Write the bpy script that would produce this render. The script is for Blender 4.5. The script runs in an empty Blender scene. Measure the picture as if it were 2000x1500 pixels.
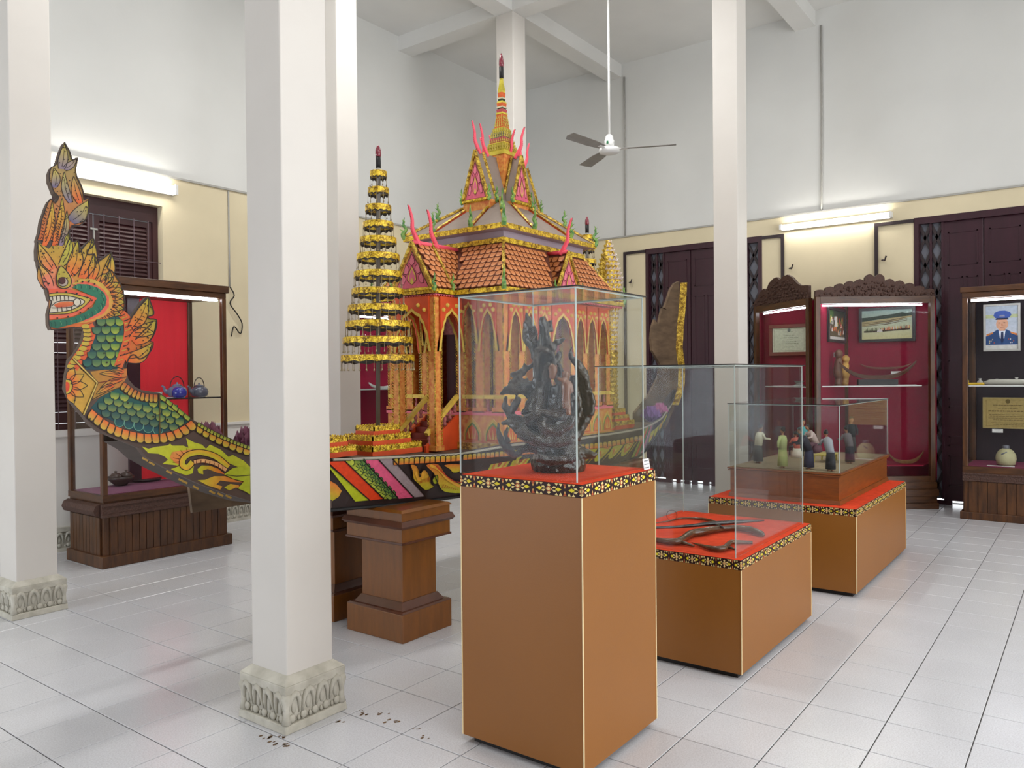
import bpy, bmesh, math, random
import numpy as np
from mathutils import Vector, Matrix
random.seed(7)
S = bpy.context.scene
COL = S.collection
# ------------------------------------------------------------ camera
F_PX, PITCH, ROLL, YAW = 1530.63, 0.00996, 0.00909, -0.92946
CAM = Vector((-2.17319, -4.27408, 1.38976))
def cam_dir(x, y, w=1.0):
    c, s = math.cos(ROLL), math.sin(ROLL); x, y = c*x - s*y, s*x + c*y
    c, s = math.cos(PITCH), math.sin(PITCH); fw, dn = c*w - s*y, s*w + c*y
    c, s = math.cos(YAW), math.sin(YAW)
    return Vector((c*x - s*fw, s*x + c*fw, -dn))
RIGHT, DOWN, FWD = cam_dir(1, 0, 0), cam_dir(0, 1, 0), cam_dir(0, 0, 1)
cd = bpy.data.cameras.new('camera'); cam = bpy.data.objects.new('camera', cd); COL.objects.link(cam)
cd.sensor_width = 36; cd.lens = F_PX/2000*36; cd.clip_start = .05; cd.clip_end = 60
m3 = Matrix((RIGHT, -DOWN, -FWD)).transposed()
cam.matrix_world = Matrix.Translation(CAM) @ m3.to_4x4()
S.camera = cam
# ------------------------------------------------------------ world, daylight, exposure
w = bpy.data.worlds.new('world'); S.world = w; w.use_nodes = True
w.node_tree.nodes['Background'].inputs[0].default_value = (.93, .96, 1, 1)
w.node_tree.nodes['Background'].inputs[1].default_value = 2.2
S.view_settings.view_transform = 'Standard'; S.view_settings.look = 'None'
S.view_settings.exposure = 0.12; S.view_settings.gamma = 1
S.view_settings.use_curve_mapping = False
S.cycles.transparent_max_bounces = 40; S.cycles.max_bounces = 10
S.cycles.caustics_reflective = False; S.cycles.caustics_refractive = False
def area(name, loc, target, sx, sy, power, col):
    l = bpy.data.lights.new(name, 'AREA'); l.shape = 'RECTANGLE'; l.size = sx; l.size_y = sy
    l.energy = power; l.color = col
    o = bpy.data.objects.new(name, l); COL.objects.link(o); o.location = loc
    o.rotation_euler = (Vector(target) - Vector(loc)).to_track_quat('-Z', 'Z').to_euler()
    return o
# soft fill added at an assumed back wall arcade, daylight through a doorway on the side, both behind the photographer
WARM, COOL = (1, 1, .99), (.78, .87, 1)
area('arcade_fill', (.75, -8.3, 2.3), (.75, 0, 2.3), 8.0, 4.3, 160, WARM)
area('daylight_doorway', (-5.2, .9, 1.55), (0, .9, 1.55), 2.3, 2.9, 118, COOL)
# added ceiling fill, one lamp inferred from bright columns, all above the picture or behind the photographer
for x, y, p in ((1.1, -.35, 50), (3.55, -.35, 50), (3.55, -3.0, 14), (-1.7, -3.7, 26)):
    area('ceiling_fill', (x, y, 5.3), (x, y, 0), 1.2, .25, p, (1, .99, .97))
for x, y in ((-2.6, -6.2), (.6, -6.2), (3.6, -6.2)):
    area('ceiling_fill', (x, y, 5.3), (x, y, 0), 1.2, .25, 26, (1, .99, .97))

# ------------------------------------------------------------ helpers
def lin(h):
    h = h.lstrip('#')
    o = []
    for i in (0, 2, 4):
        v = int(h[i:i+2], 16)/255
        o.append(v/12.92 if v <= .04045 else ((v+.055)/1.055)**2.4)
    return tuple(o)
def ray(px, py): return cam_dir((px-1000)/F_PX, (py-750)/F_PX)
def on_plane(px, py, p0, n):
    d = ray(px, py); p0 = Vector(p0); n = Vector(n)
    return CAM + d*((p0-CAM).dot(n)/d.dot(n))
def at_z(px, py, z): return on_plane(px, py, (0, 0, z), (0, 0, 1))
def at_x(px, py, x): return on_plane(px, py, (x, 0, 0), (1, 0, 0))
def at_y(px, py, y): return on_plane(px, py, (0, y, 0), (0, 1, 0))
def project(p):
    d = Vector(p) - CAM; w_ = d.dot(FWD)
    return 1000 + F_PX*d.dot(RIGHT)/w_, 750 + F_PX*d.dot(DOWN)/w_, w_
def lerp(a, b, t): return a + (b-a)*t
def mixc(a, b, t): return tuple(lerp(x, y, t) for x, y in zip(a, b))
def interp(x, xs, ys): return float(np.interp(x, xs, ys))
def smooth_path(pts, n=6, closed=False):
    P = [Vector(p) for p in pts]; N = len(P); out = []
    rng = range(N if closed else N-1)
    for i in rng:
        if closed: a, b, c, d = P[i-1], P[i], P[(i+1) % N], P[(i+2) % N]
        else: a, b, c, d = P[max(i-1, 0)], P[i], P[i+1], P[min(i+2, N-1)]
        for k in range(n):
            t = k/n
            out.append(.5*((2*b) + (c-a)*t + (2*a-5*b+4*c-d)*t*t + (3*b-3*c+d-a)*t**3))
    if not closed: out.append(P[-1])
    return out
WORLD_LOC = {}
class MB:
    def __init__(s): s.v = []; s.f = []; s.c = []
    def add(s, vs, fs, col=None):
        n = len(s.v)
        s.v += [tuple(v) for v in vs]; s.f += [tuple(i+n for i in f) for f in fs]
        if col is not None:
            while len(s.c) < n: s.c.append((1, 1, 1))
            s.c += [tuple(c) for c in col] if isinstance(col, list) else [tuple(col)]*len(vs)
        return s
    def box(s, x0, x1, y0, y1, z0, z1, col=None):
        return s.add([(x0, y0, z0), (x1, y0, z0), (x1, y1, z0), (x0, y1, z0), (x0, y0, z1), (x1, y0, z1), (x1, y1, z1), (x0, y1, z1)],
                     [(3, 2, 1, 0), (4, 5, 6, 7), (0, 1, 5, 4), (1, 2, 6, 5), (2, 3, 7, 6), (3, 0, 4, 7)], col)
    def obox(s, c, a, b, d, col=None):
        c, a, b, d = Vector(c), Vector(a), Vector(b), Vector(d)
        vs = [c-a-b-d, c+a-b-d, c+a+b-d, c-a+b-d, c-a-b+d, c+a-b+d, c+a+b+d, c-a+b+d]
        return s.add(vs, [(3, 2, 1, 0), (4, 5, 6, 7), (0, 1, 5, 4), (1, 2, 6, 5), (2, 3, 7, 6), (3, 0, 4, 7)], col)
    def frustum(s, cx, cy, a0, b0, z0, a1, b1, z1, col=None):
        vs = [(cx-a0, cy-b0, z0), (cx+a0, cy-b0, z0), (cx+a0, cy+b0, z0), (cx-a0, cy+b0, z0),
              (cx-a1, cy-b1, z1), (cx+a1, cy-b1, z1), (cx+a1, cy+b1, z1), (cx-a1, cy+b1, z1)]
        return s.add(vs, [(3, 2, 1, 0), (4, 5, 6, 7), (0, 1, 5, 4), (1, 2, 6, 5), (2, 3, 7, 6), (3, 0, 4, 7)], col)
    def prism(s, poly, off, col=None):
        poly = [Vector(p) for p in poly]; off = Vector(off); n = len(poly)
        fs = [tuple(range(n-1, -1, -1)), tuple(range(n, 2*n))] + [(i, (i+1) % n, n+(i+1) % n, n+i) for i in range(n)]
        return s.add(poly + [p+off for p in poly], fs, col)
    def tube(s, pts, r, n=8, col=None, flat=None):
        P = [Vector(p) for p in pts]; m = len(P)
        if not hasattr(r, '__len__'): r = [r]*m
        vs = []; up = None
        for i in range(m):
            t = (P[min(i+1, m-1)]-P[max(i-1, 0)]).normalized()
            if up is None:
                up = Vector((0, 0, 1)) if abs(t.z) < .9 else Vector((1, 0, 0))
            a = (up - t*up.dot(t)).normalized(); b = t.cross(a); up = a
            for k in range(n):
                q = 2*math.pi*k/n
                vs.append(P[i] + a*(r[i]*math.cos(q)) + b*(r[i]*math.sin(q)))
        fs = [(i*n+k, i*n+(k+1) % n, (i+1)*n+(k+1) % n, (i+1)*n+k) for i in range(m-1) for k in range(n)]
        fs += [tuple(range(n-1, -1, -1)), tuple((m-1)*n+k for k in range(n))]
        return s.add(vs, fs, col)
    def lathe(s, prof, c=(0, 0, 0), n=16, col=None, cap=True):
        vs = []; c = Vector(c)
        for r, z in prof:
            for k in range(n):
                q = 2*math.pi*k/n
                vs.append(c + Vector((r*math.cos(q), r*math.sin(q), z)))
        m = len(prof)
        fs = [(i*n+k, i*n+(k+1) % n, (i+1)*n+(k+1) % n, (i+1)*n+k) for i in range(m-1) for k in range(n)]
        if cap: fs += [tuple(range(n-1, -1, -1)), tuple((m-1)*n+k for k in range(n))]
        return s.add(vs, fs, col)
    def ball(s, c, r, n=10, m=6, col=None):
        if not hasattr(r, '__len__'): r = (r, r, r)
        c = Vector(c); vs = [c - Vector((0, 0, r[2]))]
        for i in range(1, m):
            ph = -math.pi/2 + math.pi*i/m
            for k in range(n):
                q = 2*math.pi*k/n
                vs.append(c + Vector((r[0]*math.cos(ph)*math.cos(q), r[1]*math.cos(ph)*math.sin(q), r[2]*math.sin(ph))))
        vs.append(c + Vector((0, 0, r[2]))); T = len(vs)-1
        fs = [(0, 1+(k+1) % n, 1+k) for k in range(n)]
        for i in range(m-2):
            fs += [(1+i*n+k, 1+i*n+(k+1) % n, 1+(i+1)*n+(k+1) % n, 1+(i+1)*n+k) for k in range(n)]
        b = 1+(m-2)*n
        fs += [(b+k, b+(k+1) % n, T) for k in range(n)]
        return s.add(vs, fs, col)
    def mesh(s, name, mat, L=(0, 0, 0), smooth=False):
        me = bpy.data.meshes.new(name); L = Vector(L)
        me.from_pydata([tuple(Vector(v)-L) for v in s.v], [], s.f)
        if s.c:
            while len(s.c) < len(s.v): s.c.append((1, 1, 1))
            a = me.color_attributes.new('Col', 'FLOAT_COLOR', 'POINT')
            a.data.foreach_set('color', np.array([(*c[:3], 1) for c in s.c], np.float32).ravel())
        if smooth: me.shade_smooth()
        me.materials.append(mat); me.update(); return me
    def build(s, name, mat, parent=None, smooth=False, bev=0, L=None):
        if parent is not None: L = WORLD_LOC[parent]
        elif L is None:
            v = np.array(s.v); L = Vector(((v[:, 0].min()+v[:, 0].max())/2, (v[:, 1].min()+v[:, 1].max())/2, v[:, 2].min()))
        L = Vector(L)
        o = bpy.data.objects.new(name, s.mesh(name, mat, L, smooth)); COL.objects.link(o)
        if parent is not None: o.parent = parent
        else: o.location = L
        WORLD_LOC[o] = L
        if bev:
            b = o.modifiers.new('bevel', 'BEVEL'); b.width = bev; b.segments = 2; b.limit_method = 'ANGLE'
        return o
def tag(o, label=None, cat=None, group=None, kind=None):
    if label: o['label'] = label
    if cat: o['category'] = cat
    if group: o['group'] = group
    if kind: o['kind'] = kind
    return o
def thing(name, loc, label, cat, group=None):
    o = bpy.data.objects.new(name, None); o.empty_display_size = .05; COL.objects.link(o); o.location = loc
    WORLD_LOC[o] = Vector(loc)
    return tag(o, label, cat, group)
def inst(name, mesh, mat4, parent):
    """one more piece that shares mesh data; mat4 is its world matrix"""
    o = bpy.data.objects.new(name, mesh); COL.objects.link(o); o.parent = parent
    o.matrix_local = Matrix.Translation(-WORLD_LOC[parent]) @ mat4
    WORLD_LOC[o] = mat4.translation.copy()
    return o
KIDS = {}
def copy_tree(o, delta=(0, 0, 0), parent=None):
    c = o.copy(); COL.objects.link(c)
    if parent is None: c.location = Vector(o.location) + Vector(delta)
    else: c.parent = parent
    WORLD_LOC[c] = WORLD_LOC[o] + Vector(delta)
    for ch in list(o.children): copy_tree(ch, delta, c)
    return c
def frame4(o, x, y, z):
    m = Matrix((Vector(x), Vector(y), Vector(z))).transposed().to_4x4(); m.translation = Vector(o); return m

# ------------------------------------------------------------ materials
def newmat(name):
    m = bpy.data.materials.new(name); m.use_nodes = True
    return m, m.node_tree.nodes, m.node_tree.links, m.node_tree.nodes['Principled BSDF']
def noise(N, L, scale, detail=4, stretch=None, src='Object'):
    tc = N.new('ShaderNodeTexCoord'); t = N.new('ShaderNodeTexNoise')
    t.inputs['Scale'].default_value = scale; t.inputs['Detail'].default_value = detail
    if stretch:
        mp = N.new('ShaderNodeMapping'); mp.inputs['Scale'].default_value = stretch
        L.new(tc.outputs[src], mp.inputs[0]); L.new(mp.outputs[0], t.inputs['Vector'])
    else: L.new(tc.outputs[src], t.inputs['Vector'])
    return t
def ramp(N, L, fac, stops):
    r = N.new('ShaderNodeValToRGB'); e = r.color_ramp.elements
    while len(e) < len(stops): e.new(.5)
    for k, (p, c) in enumerate(stops): e[k].position = p; e[k].color = (*c, 1)
    L.new(fac, r.inputs[0]); return r
def bump(N, L, b, h, strength, dist=.01):
    n = N.new('ShaderNodeBump'); n.inputs['Strength'].default_value = strength; n.inputs['Distance'].default_value = dist
    L.new(h, n.inputs['Height']); L.new(n.outputs[0], b.inputs['Normal'])
def plain(name, hx, rough=.6, metal=0, var=.08, scale=9, bmp=0, bscale=80, spec=.5, coat=0, stretch=None, hx2=None):
    m, N, L, b = newmat(name); c = lin(hx)
    lo = tuple(x*(1-var) for x in c); hi = tuple(min(1, x*(1+var)) for x in c) if hx2 is None else lin(hx2)
    t = noise(N, L, scale, 4, stretch)
    r = ramp(N, L, t.outputs[0], [(.3, lo), (.7, hi)]); L.new(r.outputs[0], b.inputs['Base Color'])
    b.inputs['Roughness'].default_value = rough; b.inputs['Metallic'].default_value = metal
    b.inputs['Specular IOR Level'].default_value = spec; b.inputs['Coat Weight'].default_value = coat
    b.inputs['Coat Roughness'].default_value = .15
    if bmp: bump(N, L, b, noise(N, L, bscale, 3).outputs[0], bmp)
    return m
def wood(name, a, b_, rough=.35, stretch=(3, 3, .5), scale=9, coat=.2):
    m, N, L, b = newmat(name)
    t = noise(N, L, scale, 8, stretch); t2 = noise(N, L, scale*6, 3, stretch)
    ad = N.new('ShaderNodeMath'); ad.operation = 'MULTIPLY_ADD'; ad.inputs[1].default_value = .3
    L.new(t2.outputs[0], ad.inputs[0]); L.new(t.outputs[0], ad.inputs[2])
    r = ramp(N, L, ad.outputs[0], [(.42, lin(a)), (.85, lin(b_))]); L.new(r.outputs[0], b.inputs['Base Color'])
    b.inputs['Roughness'].default_value = rough; b.inputs['Coat Weight'].default_value = coat; b.inputs['Coat Roughness'].default_value = .25
    bump(N, L, b, t2.outputs[0], .12, .003)
    return m
def painted(name, rough=.5, metal=0, spec=.3, val=.86):
    m, N, L, b = newmat(name)
    a = N.new('ShaderNodeAttribute'); a.attribute_name = 'Col'
    t = noise(N, L, 45, 5); mx = N.new('ShaderNodeMix'); mx.data_type = 'RGBA'; mx.blend_type = 'MULTIPLY'; mx.inputs[0].default_value = 1
    r = ramp(N, L, t.outputs[0], [(.25, (.8, .8, .8)), (.65, (1, 1, 1))])
    L.new(a.outputs['Color'], mx.inputs[6]); L.new(r.outputs[0], mx.inputs[7]); hs = N.new('ShaderNodeHueSaturation'); hs.inputs['Saturation'].default_value = 1.0; hs.inputs['Value'].default_value = val
    L.new(mx.outputs[2], hs.inputs['Color']); L.new(hs.outputs[0], b.inputs['Base Color'])
    b.inputs['Roughness'].default_value = rough; b.inputs['Metallic'].default_value = metal; b.inputs['Specular IOR Level'].default_value = spec
    return m
def glitter(name, a, b_, scale=160, rough=.35, metal=.35):
    m, N, L, b = newmat(name)
    tc = N.new('ShaderNodeTexCoord'); v = N.new('ShaderNodeTexVoronoi'); v.inputs['Scale'].default_value = scale
    L.new(tc.outputs['Object'], v.inputs['Vector'])
    t = noise(N, L, scale*.35, 3)
    ad = N.new('ShaderNodeMath'); ad.operation = 'MULTIPLY_ADD'; ad.inputs[1].default_value = .35
    L.new(v.outputs['Distance'], ad.inputs[0]); L.new(t.outputs[0], ad.inputs[2])
    r = ramp(N, L, ad.outputs[0], [(.5, lin(b_)), (.74, lin(a)), (.92, lin('#5a420e'))]); L.new(r.outputs[0], b.inputs['Base Color'])
    b.inputs['Roughness'].default_value = rough; b.inputs['Metallic'].default_value = metal
    bump(N, L, b, v.outputs['Distance'], .6, .004)
    return m
def emit(name, col, strength):
    m, N, L, b = newmat(name); b.inputs['Base Color'].default_value = (1, 1, 1, 1)
    b.inputs['Emission Color'].default_value = (*col, 1); b.inputs['Emission Strength'].default_value = strength
    return m
def glass(name, tint=(.93, .95, .94), haze=.05, hazecol=(.75, .76, .74), gloss=1.0):
    """thin pane: clear with a mirror film (Fresnel) and a little dust"""
    m, N, L, b = newmat(name); N.remove(b); out = N['Material Output']
    tr = N.new('ShaderNodeBsdfTransparent'); tr.inputs[0].default_value = (*tint, 1)
    gl = N.new('ShaderNodeBsdfGlossy'); gl.inputs['Roughness'].default_value = .02; gl.inputs[0].default_value = (gloss, gloss, gloss, 1)
    df = N.new('ShaderNodeBsdfDiffuse'); df.inputs[0].default_value = (*hazecol, 1)
    geo = N.new('ShaderNodeNewGeometry'); dp = N.new('ShaderNodeVectorMath'); dp.operation = 'DOT_PRODUCT'
    L.new(geo.outputs['Normal'], dp.inputs[0]); L.new(geo.outputs['Incoming'], dp.inputs[1])
    ab = N.new('ShaderNodeMath'); ab.operation = 'ABSOLUTE'; L.new(dp.outputs['Value'], ab.inputs[0])
    om = N.new('ShaderNodeMath'); om.operation = 'SUBTRACT'; om.inputs[0].default_value = 1; L.new(ab.outputs[0], om.inputs[1])
    pw = N.new('ShaderNodeMath'); pw.operation = 'POWER'; pw.inputs[1].default_value = 5; L.new(om.outputs[0], pw.inputs[0])
    fr = N.new('ShaderNodeMath'); fr.operation = 'MULTIPLY_ADD'; fr.inputs[1].default_value = .8; fr.inputs[2].default_value = .0045; L.new(pw.outputs[0], fr.inputs[0])
    mx = N.new('ShaderNodeMixShader'); L.new(fr.outputs[0], mx.inputs[0]); L.new(tr.outputs[0], mx.inputs[1]); L.new(gl.outputs[0], mx.inputs[2])
    t = noise(N, L, 3.0, 4); rr = N.new('ShaderNodeMapRange'); rr.inputs[3].default_value = haze*.6; rr.inputs[4].default_value = haze*1.4
    L.new(t.outputs[0], rr.inputs[0])
    mh = N.new('ShaderNodeMixShader'); L.new(rr.outputs[0], mh.inputs[0]); L.new(mx.outputs[0], mh.inputs[1]); L.new(df.outputs[0], mh.inputs[2])
    L.new(mh.outputs[0], out.inputs[0])
    return m
MT = {}
MT['wall_upper'] = plain('wall_upper', '#d8d8d4', .85, var=.035, scale=1.3, bmp=.05, bscale=25)
MT['ceiling'] = plain('ceiling_paint', '#dddcd8', .9, var=.04, scale=1.2, bmp=.05, bscale=30)
MT['cream'] = plain('cream_paint', '#dccfae', .6, var=.05, scale=2, bmp=.06, bscale=18)
MT['bounce_cut'] = plain('dark_bounce_cut_wall', '#6e5f54', .6, var=.08)  # unseen wall darkened so that it bounces less light onto the columns
MT['dado'] = plain('dado_paint', '#dfdcd6', .6, var=.04, scale=2, bmp=.05, bscale=18)
MT['column'] = plain('column_paint', '#d3cec7', .5, var=.03, scale=2.2, bmp=.04, bscale=16)
MT['stone'] = plain('cast_stone', '#b9b4a5', .85, var=.16, scale=14, bmp=.25, bscale=70, hx2='#c9c5b8')
MT['grout'] = plain('grout', '#4c4a49', .9)
MT['maroon'] = plain('maroon_paint', '#361622', .32, var=.15, scale=4, stretch=(6, 6, .6), bmp=.05, bscale=30)
MT['shutter'] = plain('shutter_paint', '#3b1a1c', .4, var=.15, scale=4)
MT['iron'] = plain('dark_iron', '#2a1c20', .5)
MT['lattice'] = plain('lattice_grey', '#6c6e78', .5, var=.12)
MT['steel'] = plain('grey_conduit', '#a9a7a1', .5)
MT['white'] = plain('white_enamel', '#e8e8e6', .4, var=.02)
MT['brown_panel'] = plain('brown_laminate', '#8a561c', .42, var=.05, scale=1.5, bmp=.03, bscale=200, spec=.45)
MT['edge_cream'] = plain('cream_edge', '#efd9a8', .5)
MT['black'] = plain('black_paint', '#100c0c', .6)
MT['red_cloth'] = plain('red_felt', '#dc4a2c', .95, var=.12, scale=30, bmp=.3, bscale=400, spec=.1)
MT['wood_dark'] = wood('stained_wood', '#321b0c', '#5e391a', rough=.42, coat=.1)
MT['wood_h'] = wood('stained_wood_rail', '#321b0c', '#5c381a', rough=.42, coat=.1, stretch=(.6, .6, 4))
MT['wood_red'] = wood('red_brown_wood', '#66330a', '#854812', stretch=(1, 1, 6), rough=.3)
MT['wood_plinth'] = wood('plinth_wood', '#6c3f0f', '#7c4914', stretch=(4, 4, .6), rough=.4)
MT['wood_trim'] = wood('plinth_moulding', '#4b2a1c', '#5e3828', stretch=(1, 1, 1), rough=.3)
MT['carved'] = plain('carved_dark_wood', '#4a3026', .6, var=.25, scale=60, bmp=.8, bscale=90)
MT['glass'] = glass('case_glass', (.945, .955, .95), .0045)
MT['glass_clean'] = glass('cabinet_glass', (.97, .975, .975), .004, gloss=.6)
MT['glass_edge'] = plain('glass_edge', '#aeb9b4', .3)
MT['paint'] = painted('painted_board'); MT['paint_gloss'] = painted('painted_gloss', .3)
MT['print'] = painted('printed_sheet', .55, val=.95)
MT['gold'] = glitter('gold_foil', '#b08a18', '#f2cf3c', 110)
MT['gold_dark'] = glitter('gold_trim', '#a07a1c', '#e6c650', 90)
MT['fringe_dark'] = plain('dark_tassel', '#2b2014', .6)
MT['bar'] = plain('window_bar', '#5c4a50', .5)
MT['bead'] = plain('bead_strand', '#8a7a58', .35, metal=.2, var=.3, scale=120)
MT['maroon_cloth'] = plain('maroon_cloth', '#8c1a36', .9, var=.08, scale=20, spec=.1)
MT['red_back'] = plain('red_backcloth', '#e8343e', .85, var=.06, scale=3, stretch=(8, 8, .4), spec=.15)
MT['purple_cloth'] = plain('purple_cloth', '#7d4b66', .9, var=.08)
# ============================================================ THE ROOM
XW, YW, ZC = 7.1, 2.5, 5.52          # right wall, left wall, ceiling
X0, Y0 = -5.0, -8.0
ZL = 3.225                           # cream paint line
def wall(name, mat, axis, p0, p1, a0, a1, z0, z1, holes=(), parent=None):
    mb = MB()
    cuts = sorted({a0, a1, *[h[0] for h in holes], *[h[1] for h in holes]})
    cuts = [c for c in cuts if a0 <= c <= a1]
    for u, v in zip(cuts[:-1], cuts[1:]):
        seg = [(z0, z1)]
        for h in holes:
            if h[0] < (u+v)/2 < h[1]:
                new = []
                for s0, s1 in seg:
                    if h[2] > s0: new.append((s0, min(s1, h[2])))
                    if h[3] < s1: new.append((max(s0, h[3]), s1))
                seg = [q for q in new if q[1]-q[0] > 1e-4]
        for s0, s1 in seg:
            if axis == 'x': mb.box(p0, p1, u, v, s0, s1)
            else: mb.box(u, v, p0, p1, s0, s1)
    o = mb.build(name, mat, parent)
    if parent is None: tag(o, kind='structure')
    return o
W_HOLE = [(.5, 1.63, .98, 2.95)]
D_HOLE = [(-1.06, .42, 0, 3.0), (-5.2, -2.74, 0, 3.0)]
wl = wall('wall_left', MT['wall_upper'], 'y', YW, YW+.25, X0-.25, XW+.25, ZL, ZC)
wall('cream_band', MT['cream'], 'y', YW-.012, YW+.25, X0, XW-.012, .95, ZL, W_HOLE, wl)
wall('lower_band', MT['dado'], 'y', YW-.02, YW+.25, X0, XW-.012, .0, .95, (), wl)
MB().box(X0, XW-.012, YW-.03, YW, ZL-.006, ZL+.012).build('paint_ledge', MT['steel'], wl)
MB().box(X0, XW-.03, YW-.045, YW, .945, .97).build('sill_ledge', MT['dado'], wl)
wr = wall('wall_right', MT['wall_upper'], 'x', XW, XW+.25, Y0-.25, YW, ZL, ZC)
wall('cream_band', MT['cream'], 'x', XW-.012, XW+.25, Y0, YW, 0, ZL, D_HOLE, wr)
MB().box(XW-.03, XW, Y0, YW-.03, ZL-.006, ZL+.012).build('paint_ledge', MT['steel'], wr)
B_HOLE = [(x-1.3, x+1.3, .02, 4.55) for x in (-1.9, .9, 3.6)]
wall('wall_back', MT['wall_upper'], 'y', Y0-.25, Y0, X0-.25, XW+.25, 0, ZC, B_HOLE)
F_HOLE = [(-.25, 2.05, .02, 3.05)]
wall('wall_front', MT['bounce_cut'], 'x', X0-.25, X0, Y0, YW, 0, ZC, F_HOLE)
tag(MB().box(X0-.25, XW+.25, Y0-.25, YW+.25, ZC, ZC+.2).build('ceiling', MT['ceiling']), kind='structure')
# beams
ROWX, ROWY = (-.13, 2.32, 4.78), (-1.595, .9)
n = 0
for y in (-4.1, -1.595, .9):
    n += 1
    tag(MB().box(X0, XW, y-.115, y+.115, 5.345, ZC).build('trim_%d' % n, MT['ceiling']), kind='structure')
for x in (-2.6, -.13, 2.32, 4.78):
    n += 1
    mb = MB()
    ys = [Y0, -4.1-.115, -4.1+.115, -1.595-.115, -1.595+.115, .9-.115, .9+.115, YW]
    for k in range(0, 8, 2): mb.box(x-.115, x+.115, ys[k], ys[k+1], 5.345, ZC)
    tag(mb.build('trim_%d' % n, MT['ceiling']), kind='structure')
# ---------------------------------------------------------- floor tiles
def tile_mat():
    m, N, L, b = newmat('floor_tile')
    oi = N.new('ShaderNodeObjectInfo')
    t = noise(N, L, 170, 2); t2 = noise(N, L, 2.2, 3, src='Object')
    geo = N.new('ShaderNodeNewGeometry')
    L.new(geo.outputs['Position'], t.inputs['Vector']); L.new(geo.outputs['Position'], t2.inputs['Vector'])
    r = ramp(N, L, t.outputs[0], [(.35, lin('#c6c6ca')), (.6, lin('#d4d5d9'))])
    r2 = ramp(N, L, t2.outputs[0], [(.3, (.93, .93, .93)), (.7, (1.02, 1.02, 1.02))])
    mx = N.new('ShaderNodeMix'); mx.data_type = 'RGBA'; mx.blend_type = 'MULTIPLY'; mx.inputs[0].default_value = 1
    L.new(r.outputs[0], mx.inputs[6]); L.new(r2.outputs[0], mx.inputs[7]); L.new(mx.outputs[2], b.inputs['Base Color'])
    b.inputs['Roughness'].default_value = .2; b.inputs['Specular IOR Level'].default_value = .5
    bump(N, L, b, t.outputs[0], .05, .002)
    return m
MT['tile'] = tile_mat()
fl = tag(MB().box(X0-.25, XW+.25, Y0-.25, YW+.25, -.2, -.0035).build('floor', MT['grout'], L=(0, 0, -.2)), kind='structure')
G = .3
tb = MB(); h = G/2-.0021; q = .0016
tb.add([(-h, -h, -.006), (h, -h, -.006), (h, h, -.006), (-h, h, -.006), (-h, -h, -.0015), (h, -h, -.0015), (h, h, -.0015), (-h, h, -.0015),
        (-h+q, -h+q, 0), (h-q, -h+q, 0), (h-q, h-q, 0), (-h+q, h-q, 0)],
       [(8, 9, 10, 11), (4, 5, 9, 8), (5, 6, 10, 9), (6, 7, 11, 10), (7, 4, 8, 11), (0, 1, 5, 4), (1, 2, 6, 5), (2, 3, 7, 6), (3, 0, 4, 7)])
tile_me = tb.mesh('tile', MT['tile'])
cells = []
for i in range(math.floor(X0/G), math.ceil(XW/G)):
    for j in range(math.floor(Y0/G), math.ceil(YW/G)):
        c = Vector(((i+.5)*G, (j+.5)*G, 0))
        x, y, d = project(c)
        hid = .09 < c.x < .63 and -2.87 < c.y < -2.35 or 1.3 < c.x < 2.3 and -2.95 < c.y < -2.2 or 3 < c.x < 4.45 and -3.05 < c.y < -2.15
        seen = d > .3 and -60 < x < 2060 and 0 < y < 1560 and not hid
        cells.append((0 if seen else 1, d, c))
cells.sort(key=lambda t: t[:2])
rest = MB()
for k, (s_, d, c) in enumerate(cells):
    if k < 300: inst('floor_tile', tile_me, Matrix.Translation(c), fl)
    else: rest.add([c+Vector(v) for v in tb.v], tb.f)
tag(rest.build('floor_tile_field', MT['tile'], fl), kind='stuff')
# ---------------------------------------------------------- columns with lotus bases
def lotus_motif():
    """one lotus petal: a raised horseshoe around a bud; local x along the wall, y outward, z up; height 1, width 1"""
    mb = MB()
    arc = [(-.42, .02, .0), (-.4, .05, .25), (-.36, .08, .55), (-.22, .11, .85), (0, .12, .97), (.22, .11, .85), (.36, .08, .55), (.4, .05, .25), (.42, .02, .0)]
    mb.tube(arc, [.06, .09, .12, .15, .16, .15, .12, .09, .06], 6)
    mb.ball((0, .03, .36), (.2, .1, .34), 8, 5)
    mb.ball((.5, .03, .82), (.11, .09, .16), 6, 4)
    return mb
petal_src = lotus_motif()
drop_src = MB(); drop_src.ball((0, .03, .42), (.36, .13, .4), 7, 4); drop_src.ball((.5, .03, .3), (.16, .1, .26), 6, 4)
def scaled_mesh(src, sx, sy, sz, name, mat):
    mb = MB(); mb.add([(v[0]*sx, v[1]*sy, v[2]*sz) for v in src.v], src.f); return mb.mesh(name, mat, smooth=True)
petal_me = scaled_mesh(petal_src, .066, .09, .088, 'lotus_petal', MT['stone'])
drop_me = scaled_mesh(drop_src, .05, .07, .045, 'lower_petal', MT['stone'])
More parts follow.
